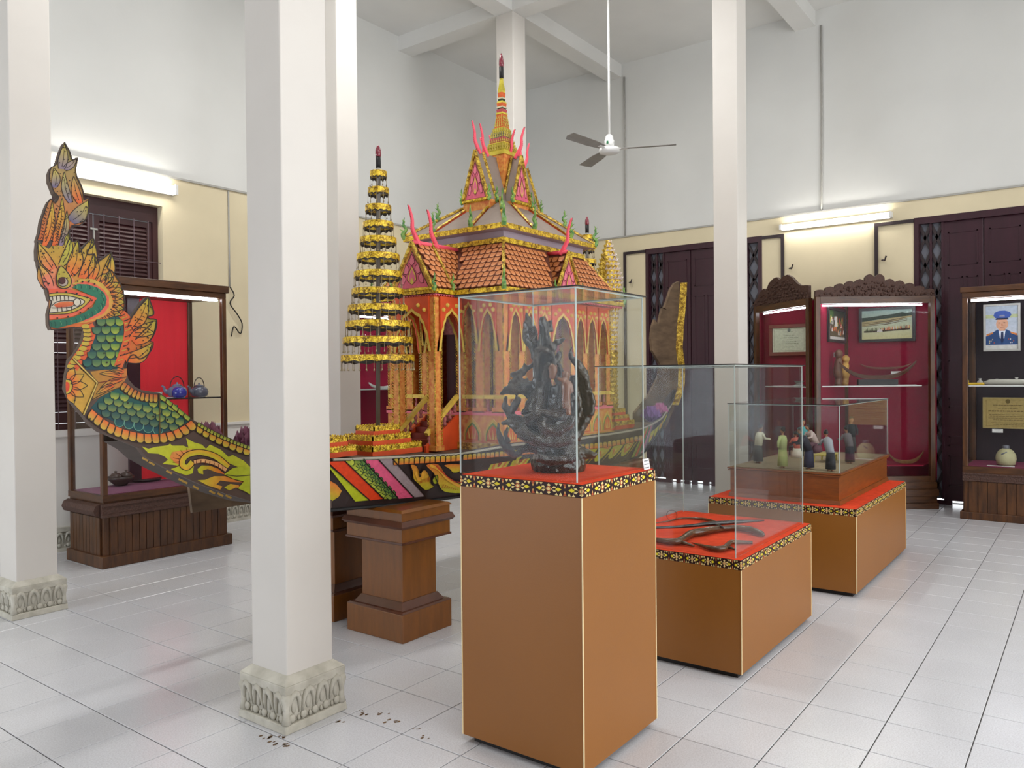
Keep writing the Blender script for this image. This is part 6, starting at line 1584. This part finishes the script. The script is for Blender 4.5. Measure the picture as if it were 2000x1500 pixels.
# --- cabinet far along the left wall, seen between column and pavilion
fx0, fx1, fy0 = 3.42, 4.62, 1.95
cf = thing('display_cabinet', ((fx0+fx1)/2, 2.2, 0), 'maroon-backed cabinet on the left wall glimpsed behind the tiered umbrella', 'cabinet')
MB().box(fx0, fx1, fy0, 2.43, 0, .5).build('base_body', MT['wood_dark'], cf); MB().box(fx0, fx1, 2.4, 2.43, .5, 2.1).build('maroon_back_cloth', MT['maroon_cloth'], cf)
for x in (fx0, fx1-.04): MB().box(x, x+.04, fy0, fy0+.04, .5, 2.06).build('post', MT['wood_dark'], cf)
MB().box(fx0-.01, fx1+.01, fy0-.01, 2.43, 2.06, 2.16).build('cornice', MT['wood_h'], cf)
MB().box(fx0+.04, fx1-.04, fy0+.02, 2.39, 1.255, 1.263).build('glass_shelf', MT['glass_edge'], cf); MB().box(fx0+.04, fx1-.04, fy0+.012, fy0+.017, .5, 2.06).build('glass_pane', MT['glass_clean'], cf)
MB().tube([(fx0+.1, fy0+.06, 2.04), (fx1-.1, fy0+.06, 2.04)], .009, 8).build('strip_light', MT['led'], cf)
def model_boat(a, b, sag, w_, hx, name, label, rise=.06, z_add=0):
    """slim canoe with upturned ends between points a and b"""
    a, b = Vector(a), Vector(b); d = b-a; s_ = Vector((0, 0, 1)).cross(d.normalized()); mb = MB(); N_ = 18; vs = []
    for i in range(N_+1):
        t = i/N_; e = abs(2*t-1); z = rise*e**3-sag*0; p = a+d*t+Vector((0, 0, z)); ww = w_*(1-e**3)+.004; hh = w_*.9*(1-.5*e**2)
        vs += [p+s_*ww+Vector((0, 0, hh)), p+s_*ww*.6, p-s_*ww*.6, p-s_*ww+Vector((0, 0, hh)), p-s_*ww*.8+Vector((0, 0, hh)), p+Vector((0, 0, .004+hh*.25)), p+s_*ww*.8+Vector((0, 0, hh))]
    fs = [(7*i+k, 7*i+(k+1) % 7, 7*(i+1)+(k+1) % 7, 7*(i+1)+k) for i in range(N_) for k in range(7)] + [tuple(range(6, -1, -1)), tuple(7*N_+k for k in range(7))]
    return tag(mb.add(vs, fs).build(name, plain(name+hx[1:], hx, .4, var=.2, scale=30), smooth=False), label, 'model boat')
model_boat((3.75, 2.1, 1.264), (4.15, 2.1, 1.264), 0, .03, '#d8d8d4', 'model_canoe', 'white model canoe on the shelf behind the tiered umbrella pole')
# --- corner cabinets on the right wall
A_, B_, Bw, Cw = Vector((6.83, -2.94, 0)), Vector((6.1, -1.965, 0)), Vector((6.17, -1.9, 0)), Vector((6.86, -1.08, 0))
XB = XW-.06
def crest(a, b, z, prof, parent):
    """scalloped carved crest board along the top of a cabinet front"""
    a, b = Vector(a), Vector(b); d = b-a; n_ = Vector((0, 0, 1)).cross(d.normalized()); pts = [a+Vector((0, 0, z))]
    for u, h_ in prof: pts.append(a+d*u+Vector((0, 0, z+h_)))
    pts.append(b+Vector((0, 0, z)))
    o = MB().prism([p+n_*.012 for p in pts], -n_*.03).build('carved_crest', MT['carved'], parent)
    rel = MB(); L_ = d.length
    for k in range(int(L_/.035)):
        u = (k+.5)*.035/L_; hm = interp(u, [q[0] for q in prof], [q[1] for q in prof])
        for j in range(max(1, int((hm-.025)/.04))):
            p = a+d*(u+random.uniform(-.02, .02))+Vector((0, 0, z+.022+j*.04+random.uniform(-.014, .012))); 
            for sd in (1, -1): rel.ball(p+n_*(.013 if sd > 0 else -.019), (random.uniform(.01, .022),)*2+(random.uniform(.008, .018),), 6, 4)
    tag(rel.build('carved_leafwork', MT['carved'], o), kind='stuff')
def scallop(n_, lo, hi):
    out = []
    for k in range(n_):
        m = lo+(hi-lo)*math.sin(math.pi*(k+.5)/n_)**.8
        for t in (0, .2, .5, .8, 1):
            out.append(((k+t)/n_, m*(1-.14*(2*t-1)**2)-(0.012 if t in (0, 1) else 0)))
    return out
def front_case(root, a, b, zt, glass_mat):
    d = b-a; u = d.normalized(); n_ = Vector((0, 0, 1)).cross(u)
    if n_.dot(FWD) > 0: n_ = -n_
    for p in (a+u*.025, b-u*.025): MB().obox(p+Vector((0, 0, (.27+zt)/2)), u*.025, n_*.025, (0, 0, (zt-.27)/2)).build('post', MT['wood_dark'], root, bev=.004)
    MB().obox((a+b)/2+Vector((0, 0, zt-.035)), d/2-u*.05, n_*.022, (0, 0, .035)).build('head_rail', MT['wood_h'], root)
    MB().obox((a+b)/2+Vector((0, 0, .3)), d/2-u*.05, n_*.022, (0, 0, .03)).build('foot_rail', MT['wood_h'], root)
    MB().obox((a+b)/2+Vector((0, 0, (.33+zt-.07)/2)), d/2-u*.05, n_*.003, (0, 0, (zt-.07-.33)/2)).build('glass_pane', glass_mat, root)
    for k, (z0, z1, o) in enumerate(((0, .06, .03), (.06, .13, .012), (.13, .2, .03), (.2, .27, .012))):
        MB().obox((a+b)/2+n_*o/2+Vector((0, 0, (z0+z1)/2)), d/2+u*o*.5, n_*(.03+o/2), (0, 0, (z1-z0)/2)).build('base_step', MT['wood_h'], root, bev=.004)
    la, lb = a+u*.1-n_*.05, b-u*.1-n_*.05
    MB().tube([la+Vector((0, 0, zt-.085)), lb+Vector((0, 0, zt-.085))], .008, 8).build('strip_light', MT['led'], root)
cm = thing('display_cabinet', ((A_+B_)/2+Vector((.3, .1, 0))), 'angled maroon-lined cabinet with a wide carved crest between the doors', 'cabinet')
ZT = 2.17
front_case(cm, A_, B_, ZT, MT['glass_clean'])
MPROF = []
for k in range(12):
    m = .06+.13*math.sin(math.pi*(k+.5)/12)**1.1+(.04 if k in (5, 6) else 0)
    for t in (0.02, .25, .5, .75, .98): MPROF.append(((k+t)/12, m*(1-.16*(2*t-1)**2)))
crest(A_, B_, ZT, MPROF, cm)
MB().prism([A_+Vector((0, 0, ZT-.02)), B_+Vector((0, 0, ZT-.02)), (XB, -2.0, ZT-.02), (XB, -2.93, ZT-.02)], (0, 0, .02)).build('roof_board', MT['wood_h'], cm)
MB().prism([A_+Vector((0, 0, .27)), B_+Vector((0, 0, .27)), (XB, -2.0, .27), (XB, -2.93, .27)], (0, 0, .02)).build('floor_board', MT['maroon_cloth'], cm)
MB().box(XB, XB+.012, -2.93, -2.03, .28, ZT-.02).build('maroon_back_cloth', MT['maroon_cloth'], cm)
MB().prism([B_+Vector((.04, -.02, .28)), (XB, -2.01, .28), (XB, -2.03, .28), B_+Vector((.04, -.04, .28))], (0, 0, ZT-.3)).build('maroon_side_cloth', MT['maroon_cloth'], cm)
MB().prism([A_+Vector((.02, .03, .28)), (XB, -2.92, .28), (XB, -2.9, .28), A_+Vector((.02, .05, .28))], (0, 0, ZT-.3)).build('maroon_side_cloth', MT['maroon_cloth'], cm)
MB().box(XB-.03, XB-.002, -2.06, -2.03, .28, ZT-.02).build('inner_post', MT['wood_dark'], cm)
ZM = 1.26
MB().prism([A_.lerp(B_, .08)+Vector((.05, .04, ZM-.01)), A_.lerp(B_, .93)+Vector((.05, .04, ZM-.01)), (XB-.02, -2.06, ZM-.01), (XB-.02, -2.88, ZM-.01)], (0, 0, .008)).build('glass_shelf', MT['glass_clean'], cm)
ea, eb = A_.lerp(B_, .08)+Vector((.046, .036, ZM-.006)), A_.lerp(B_, .93)+Vector((.046, .036, ZM-.006))
MB().tube([ea, eb], .006, 6).build('shelf_edge', MT['white'], cm)
cw = thing('display_cabinet', ((Bw+Cw)/2+Vector((.2, -.1, 0))), 'narrow maroon-lined cabinet with a small carved crest next to the far door', 'cabinet')
front_case(cw, Bw, Cw, ZT, MT['glass_clean'])
crest(Cw, Bw, ZT, [(0, .05), (.06, .09), (.14, .17), (.2, .19), (.24, .165), (.3, .24), (.38, .28), (.44, .29), (.5, .25), (.56, .28), (.64, .29), (.72, .25), (.8, .18), (.88, .14), (.94, .14), (1, .13)], cw)
MB().box(XB, XB+.012, -1.9, -1.1, .28, ZT-.02).build('maroon_back_cloth', MT['maroon_cloth'], cw)
MB().prism([Bw+Vector((0, 0, ZT-.02)), Cw+Vector((0, 0, ZT-.02)), (XB, -1.08, ZT-.02), (XB, -1.9, ZT-.02)], (0, 0, .02)).build('roof_board', MT['wood_h'], cw)
MB().prism([Bw+Vector((0, 0, .27)), Cw+Vector((0, 0, .27)), (XB, -1.08, .27), (XB, -1.9, .27)], (0, 0, .02)).build('floor_board', MT['maroon_cloth'], cw)
MB().box(6.9, XB, -1.13, -1.1, .28, ZT-.02).build('side_board', MT['maroon_cloth'], cw); MB().box(6.25, XB, -1.925, -1.9, .28, ZT-.02).build('side_board', MT['maroon_cloth'], cw)
MB().prism([(6.33, -1.87, ZM-.02), (6.85, -1.2, ZM-.02), (XB-.02, -1.2, ZM-.02), (XB-.02, -1.87, ZM-.02)], (0, 0, .008)).build('glass_shelf', MT['glass_clean'], cw)
MB().tube([(6.33, -1.87, ZM-.016), (6.85, -1.2, ZM-.016)], .006, 6).build('shelf_edge', MT['white'], cw)
# framed sheets: frame, mount and print
def framed(o, right, up, w_, h_, name, label, cat, frame_mat, fw, paint, thick=.02, mount='#e6e6e0'):
    o, right, up = Vector(o), Vector(right).normalized(), Vector(up).normalized(); n_ = right.cross(up)
    r = thing(name, o, label, cat)
    for u0, u1, v0, v1 in ((0, w_, 0, fw), (0, w_, h_-fw, h_), (0, fw, fw, h_-fw), (w_-fw, w_, fw, h_-fw)):
        MB().obox(o+right*(u0+u1)/2+up*(v0+v1)/2+n_*thick/2, right*(u1-u0)/2, up*(v1-v0)/2, n_*thick/2).build('frame_side', frame_mat, r, bev=.002)
    pm = MB(); pm.add([o+right*fw*.9+up*fw*.9+n_*.006, o+right*(w_-fw*.9)+up*fw*.9+n_*.006, o+right*(w_-fw*.9)+up*(h_-fw*.9)+n_*.006, o+right*fw*.9+up*(h_-fw*.9)+n_*.006], [(0, 1, 2, 3)], lin(mount))
    k_ = [0]
    iw, ih = w_-2*fw, h_-2*fw
    def poly(pts, c, c2=None):
        k_[0] += 1; cc = lin(c); c2_ = lin(c2) if c2 else cc; vs = [o+right*(fw+x*iw)+up*(fw+y*ih)+n_*(.0065+k_[0]*2e-5) for x, y in pts]
        pm.add(vs, [tuple(range(len(pts)))], [mixc(cc, c2_, y) for x, y in pts])
    paint(poly); pm.build('print', MT['print'], r)
    return r
def text_page(poly, bg, ink, rows, emblem=None, border=None):
    poly([(0, 0), (1, 0), (1, 1), (0, 1)], bg)
    if border:
        for a in ((.05, .05, .95, .065), (.05, .935, .95, .95), (.05, .05, .06, .95), (.94, .05, .95, .95)): poly([(a[0], a[1]), (a[2], a[1]), (a[2], a[3]), (a[0], a[3])], border)
    if emblem: poly([(.5+.05*math.cos(q), .9+.075*math.sin(q)) for q in np.linspace(0, 6.28, 13)[:-1]], emblem)
    rr = random.Random(3)
    for y, half, th in rows:
        x = .5-half
        while x < .5+half:
            l = rr.uniform(.02, .07); poly([(x, y), (min(.5+half, x+l), y), (min(.5+half, x+l), y+th), (x, y+th)], ink); x += l+.012
def boat_race(poly):
    poly([(0, 0), (1, 0), (1, 1), (0, 1)], '#d8d29a', '#a8c4bc'); poly([(0, .62), (.3, .68), (.6, .72), (1, .78), (1, .9), (.9, .86), (.8, .9), (.6, .85), (.4, .82), (.2, .78), (0, .76)], '#3c4a3e')
    poly([(0, .46), (.5, .56), (1, .74), (1, .78), (.6, .72), (0, .62)], '#b7a878')
    for a in (.5, .55, .6): poly([(.02, a-.05), (.5, a+.0), (.9, a+.12), (.9, a+.135), (.45, a+.02), (.02, a-.035)], '#6a5a44')
    rr = random.Random(5)
    poly([(.04, .24), (.3, .24), (.95, .3), (.95, .36), (.3, .3), (.04, .3)], '#4a3a2c')
    for k in range(34):
        x = .08+k*.026; y = .27+k*.0025; c = rr.choice(['#c8482c', '#d8642c', '#8a3a24', '#e0b84a', '#2c2a2a', '#d8d0c4']); poly([(x, y), (x+.018, y), (x+.014, y+rr.uniform(.07, .14)), (x+.004, y+.09)], c if x > .3 else '#4a5030')
    poly([(.3, .26), (.42, .25), (.4, .34), (.33, .34)], '#d8d4cc')
def crowd(poly):
    poly([(0, 0), (1, 0), (1, 1), (0, 1)], '#6a5a40', '#2a3428'); rr = random.Random(9)
    poly([(0, .55), (.25, .6), (.3, .95), (.15, 1), (0, 1)], '#4a6a34')
    for k in range(46):
        x, y = rr.uniform(.05, .9), rr.uniform(.14, .7); c = rr.choice(['#c8482c', '#e0c84a', '#e8e0d4', '#a8402c', '#d88a4a', '#f0e8e0']); poly([(x, y), (x+.07, y), (x+.05, y+.13), (x+.02, y+.13)], c)
    poly([(.35, .45), (.55, .45), (.5, .8), (.4, .8)], '#e8e2da'); poly([(0, 0), (1, 0), (1, .1), (0, .1)], '#d6d0c8')
FR = plain('black_frame', '#2a2628', .3)
framed((XB-.022, -2.18, 1.725), (0, -1, 0), (0, 0, 1), .56, .37, 'framed_photograph', 'wide dark-framed photograph of racing boats inside the angled cabinet', 'picture', FR, .03, boat_race)
framed(Vector((6.36, -2.018, 1.72)), (.64, -.02, 0), (0, 0, 1), .62, .37, 'framed_photograph', 'narrow-looking dark-framed photograph of a crowd on the side wall of the angled cabinet', 'picture', FR, .03, crowd)
framed((XB-.022, -1.19, 1.6), (0, -1, 0), (0, 0, 1), .46, .36, 'framed_certificate', 'pale green certificate in a red-brown frame inside the narrow cabinet', 'certificate', plain('red_brown_frame', '#7a3324', .4), .04,
       lambda p: text_page(p, '#dfe6c8', '#8f9a76', [(.82, .12, .02), (.68, .16, .02), (.58, .28, .02), (.5, .1, .02), (.42, .22, .02), (.34, .3, .02), (.2, .15, .02)], '#7f8a80', '#aab48e'))
# model boats and carvings on the shelf
pa, pb_ = at_y(1604, 720, -2.05), at_y(1795, 720, -2.62)
model_boat((6.36, -2.13, ZM+.065), (6.8, -2.78, ZM+.065), 0, .045, '#5a3a2a', 'model_canoe', 'large dark model canoe with upturned ends on a black stand in the angled cabinet', .17)
tag(MB().obox((6.58, -2.455, ZM+.033), Vector((.44, -.65, 0)).normalized()*.2, Vector((.65, .44, 0))*.03, (0, 0, .03)).build('canoe_stand', MT['black']), 'black block under the large dark model canoe', 'stand')
model_boat((6.98, -2.2, 1.43), (6.98, -2.7, 1.43), 0, .022, '#8a5a4a', 'model_canoe', 'slim reddish model canoe fixed to the maroon back cloth', .05)
card((6.96, -2.56, 1.365), (0, -1, 0), (0, 0, 1), .1, .04, 'white label card under the slim reddish canoe', 2)
card((6.78, -2.7, ZM+.001), (.44, -.65, 0), (.6, .4, .1), .2, .03, 'long white label strip beside the black canoe stand', 1)
for k, (x, y, hx, lb, s_) in enumerate(((6.44, -2.1, '#6a4a34', 'dark wooden carved head on the shelf by the side wall', 1), (6.64, -2.12, '#c2984a', 'golden carved head on the shelf beside the inner post', .85))):
    r = thing('carved_head', (x, y, ZM), lb, 'carving'); m = plain('carving_'+hx[1:], hx, .4, var=.3, scale=30, bmp=.3)
    q = Vector((x, y, ZM)); z1 = .33*s_
    MB().tube(smooth_path([q, q+Vector((.03, 0, .08)), q+Vector((-.01, 0, .16)), q+Vector((.03, 0, .25*s_)), q+Vector((.05, 0, z1))], 4), [.035]*5+[.045]*4+[.04]*4+[.03]*4, 9).build('carved_neck', m, r, smooth=True)
    MB().ball(q+Vector((.04, 0, z1)), (.06*s_, .04, .05*s_), 9, 7).build('carved_face', m, r, smooth=True)
card((6.5, -2.05, 1.56), (1, 0, 0), (0, 0, 1), .05, .05, 'tiny white tag above the dark carved head', 1)
MB().prism([(6.82, -2.84, .425), (6.6, -2.5, .425), (XB-.01, -2.4, .425), (XB-.01, -2.86, .425)], (0, 0, .012)).build('low_shelf', MT['maroon_cloth'], cm)
model_boat((6.8, -2.5, .438), (6.96, -2.82, .438), 0, .035, '#8a6a44', 'model_canoe', 'light brown model canoe on the floor of the angled cabinet', .12)
tag(MB().lathe([(.06, 0), (.065, .01), (.03, .03), (.05, .05), (.06, .06)], (6.72, -1.62, ZM-.012), 12).build('silver_dish', MT['steel'], smooth=True), 'small silvery dish on the shelf of the narrow cabinet', 'dish')
# --- right cabinet, cut by the frame
rx0, rx1, ry0, ry1 = 6.33, 6.98, -4.5, -3.25
cr = thing('display_cabinet', ((rx0+rx1)/2, (ry0+ry1)/2, 0), 'brown glazed cabinet holding the officer portrait, cut off by the right edge', 'cabinet')
MB().box(rx0-.02, rx1, ry0, ry1+.02, 0, .07).build('foot', MT['wood_dark'], cr, bev=.005)
br = MB().box(rx0+.012, rx1, ry0, ry1-.012, .07, .44).build('base_body', MT['wood_dark'], cr)
planks(br, (rx0+.008, ry1-.05), (rx0+.008, ry0+.05), .07, .36, .075, (-1, 0, 0)); planks(br, (rx0+.05, ry1-.008), (rx1-.03, ry1-.008), .07, .36, .075, (0, 1, 0))
MB().box(rx0-.014, rx0+.012, ry0, ry1, .365, .38).box(rx0-.006, rx0+.012, ry0, ry1, .38, .425).box(rx0-.014, rx0+.012, ry0, ry1, .425, .44).build('front_band', MT['carved'], cr)
MB().box(rx0, rx1, ry0, ry1, .44, .5).build('sill_frame', MT['wood_h'], cr); MB().box(rx0+.03, rx1-.03, ry0, ry1-.03, .5, .504).build('purple_cloth', plain('plum_cloth', '#7a2a4a', .9), cr)
for x, y in ((rx0, ry1-.045), (rx1-.045, ry1-.045), (rx0, ry0), (rx1-.045, ry0)): MB().box(x, x+.045, y, y+.045, .5, 2.09).build('post', MT['wood_dark'], cr, bev=.004)
MB().box(rx0-.015, rx1, ry0, ry1+.015, 2.14, 2.19).box(rx0, rx1, ry0, ry1, 2.085, 2.14).build('cornice', MT['wood_h'], cr, bev=.004)
MB().box(rx1-.02, rx1-.006, ry0, ry1-.05, .504, 2.085).build('dark_back_cloth', plain('dark_back_cloth', '#2a2228', .9), cr)
MB().box(rx0+.012, rx0+.018, ry0+.05, ry1-.05, .504, 2.08).build('glass_pane', MT['glass_clean'], cr); MB().box(rx0+.05, rx1-.05, ry1-.018, ry1-.012, .504, 2.08).build('glass_pane', MT['glass_clean'], cr)
MB().box(rx0+.03, rx1-.03, ry0+.05, ry1-.05, 1.255, 1.263).build('glass_shelf', MT['glass_clean'], cr); MB().box(rx0+.024, rx0+.03, ry0+.05, ry1-.05, 1.254, 1.264).build('shelf_edge', MT['white'], cr)
MB().tube([(rx0+.05, ry1-.07, 2.065), (rx0+.05, ry0+.1, 2.065)], .011, 8).build('strip_light', MT['led'], cr)
def officer(poly):
    poly([(0, 0), (1, 0), (1, 1), (0, 1)], '#c8ccd8', '#a8b4c0'); poly([(0, .72), (1, .72), (1, .8), (0, .8)], '#b4bc8c')
    poly([(0, .1), (1, .1), (1, .3), (.82, .38), (.66, .45), (.36, .45), (.2, .38), (0, .3)], '#2a4a7a', '#20406c')
    poly([(.02, .3), (.22, .36), (.24, .4), (.02, .35)], '#c87a3c'); poly([(.98, .3), (.78, .36), (.76, .4), (.98, .35)], '#c87a3c')
    poly([(.4, .44), (.62, .44), (.58, .26), (.51, .18), (.44, .26)], '#d8e0ec'); poly([(.48, .4), (.55, .4), (.56, .2), (.51, .12), (.46, .2)], '#182850')
    poly([(.42, .42), (.6, .42), (.6, .5), (.42, .5)], '#b8785c')
    poly([(.31+.2+.19*math.cos(q), .58+.15*math.sin(q)) for q in np.linspace(0, 6.28, 18)[:-1]], '#cf9878', '#d8a688')
    for x in (.43, .58): poly([(x-.035, .6), (x+.035, .6), (x+.03, .615), (x-.03, .615)], '#4a2c24')
    poly([(.49, .59), (.53, .59), (.54, .54), (.48, .54)], '#bf8464'); poly([(.45, .5), (.57, .5), (.55, .51), (.47, .51)], '#a45a4c')
    poly([(.3, .68), (.72, .68), (.68, .73), (.34, .73)], '#1c2440'); poly([(.24, .78), (.3, .72), (.72, .72), (.8, .78), (.76, .85), (.6, .89), (.42, .89), (.28, .85)], '#2f4c94', '#3a58a4')
    poly([(.42, .75), (.6, .75), (.58, .79), (.44, .79)], '#8a8aa4')
    rr = random.Random(2)
    for k in range(10): 
        x = .1+.05*(k % 4)+(.6 if k > 4 else 0); y = .13+.04*(k % 3); poly([(x, y), (x+.03, y), (x+.03, y+.03), (x, y+.03)], rr.choice(['#c8b890', '#a04838', '#d0d0d0']))
    poly([(0, 0), (1, 0), (1, .09), (0, .09)], '#c8c8c4')
framed((6.73, -3.385, 1.59), (0, -1, 0), (0, 0, 1), .305, .455, 'framed_portrait', 'framed portrait of a person in blue cap and dark uniform in the right cabinet', 'picture', MT['steel'], .02, officer)
framed((6.74, -3.375, .84), (0, -1, 0), (0, 0, 1), .42, .3, 'certificate_sheet', 'yellowed certificate with a round emblem hanging below the shelf', 'certificate', plain('old_paper_edge', '#9a8a5a', .8), .008,
       lambda p: text_page(p, '#a8935a', '#5f4c28', [(.76, .3, .02), (.66, .2, .016), (.55, .4, .035), (.44, .38, .014), (.38, .36, .014), (.32, .4, .014), (.26, .3, .014), (.16, .34, .014), (.1, .3, .014)], '#6a5a2c', '#8a7644'), .006, '#a8935a')
card((6.73, -3.5, .8), (0, -1, 0), (0, 0, 1), .09, .034, 'small white label card below the yellowed certificate', 2)
fl_ = thing('water_flask', (6.55, -3.583, .504), 'round cloth-covered water flask with a grey cap in the right cabinet', 'flask'); c = Vector((6.55, -3.583, .504)); m = plain('flask_cloth', '#b8b48c', .85, var=.12, bmp=.2)
MB().lathe([(.05, 0), (.075, .01), (.085, .06), (.082, .1), (.06, .14), (.03, .16)], c, 20).build('cloth_body', m, fl_, smooth=True); MB().lathe([(.028, .155), (.028, .185), (.02, .19)], c, 14).build('cap', MT['lattice'], fl_, smooth=True)
MB().tube([c+Vector((-.083, .03, .11)), c+Vector((-.06, -.01, .13)), c+Vector((-.03, -.06, .12))], .006, 6).build('strap', MT['lattice'], fl_, smooth=True)
ub = thing('folded_umbrella', (6.45, -3.6, 1.264), 'folded grey umbrella with a yellow hooked handle on the shelf', 'umbrella')
MB().tube(smooth_path([(6.44, -3.27-.02, 1.31), (6.44, -3.28, 1.3), (6.44, -3.285, 1.28), (6.45, -3.31, 1.276), (6.45, -3.42, 1.278)], 4), .012, 8).build('hooked_handle', plain('yellow_plastic', '#d8b02a', .4), ub, smooth=True)
MB().tube([(6.45, -3.42, 1.285), (6.45, -3.46, 1.292), (6.45, -3.6, 1.294), (6.45, -4.0, 1.29), (6.45, -4.2, 1.28)], [.014, .026, .028, .022, .008], 10).build('rolled_canopy', plain('grey_canopy', '#a9a79c', .8, var=.15, bmp=.4, bscale=30, stretch=(4, .3, 4)), ub, smooth=True)
for k, (y, s_) in enumerate(((-3.36, .03), (-3.5, .028), (-3.66, .035))):
    tag(MB().lathe([(s_*.6, 0), (s_, s_*.4), (s_*.8, s_*1.2), (s_*.3, s_*1.6), (s_*.5, s_*2.1)], (6.68, y, 1.264), 10).build('silver_medal_cup', MT['steel'], smooth=True),
        ['tiny silvery cup on the dark shelf nearest the cabinet post', 'tiny silvery cup in the middle of the dark shelf', 'tiny silvery cup behind the rolled umbrella canopy'][k], 'cup')
card((6.42, -3.55, .505), (0, -1, 0), (1, 0, .1), .22, .03, 'long white label strip lying before the water flask', 1)
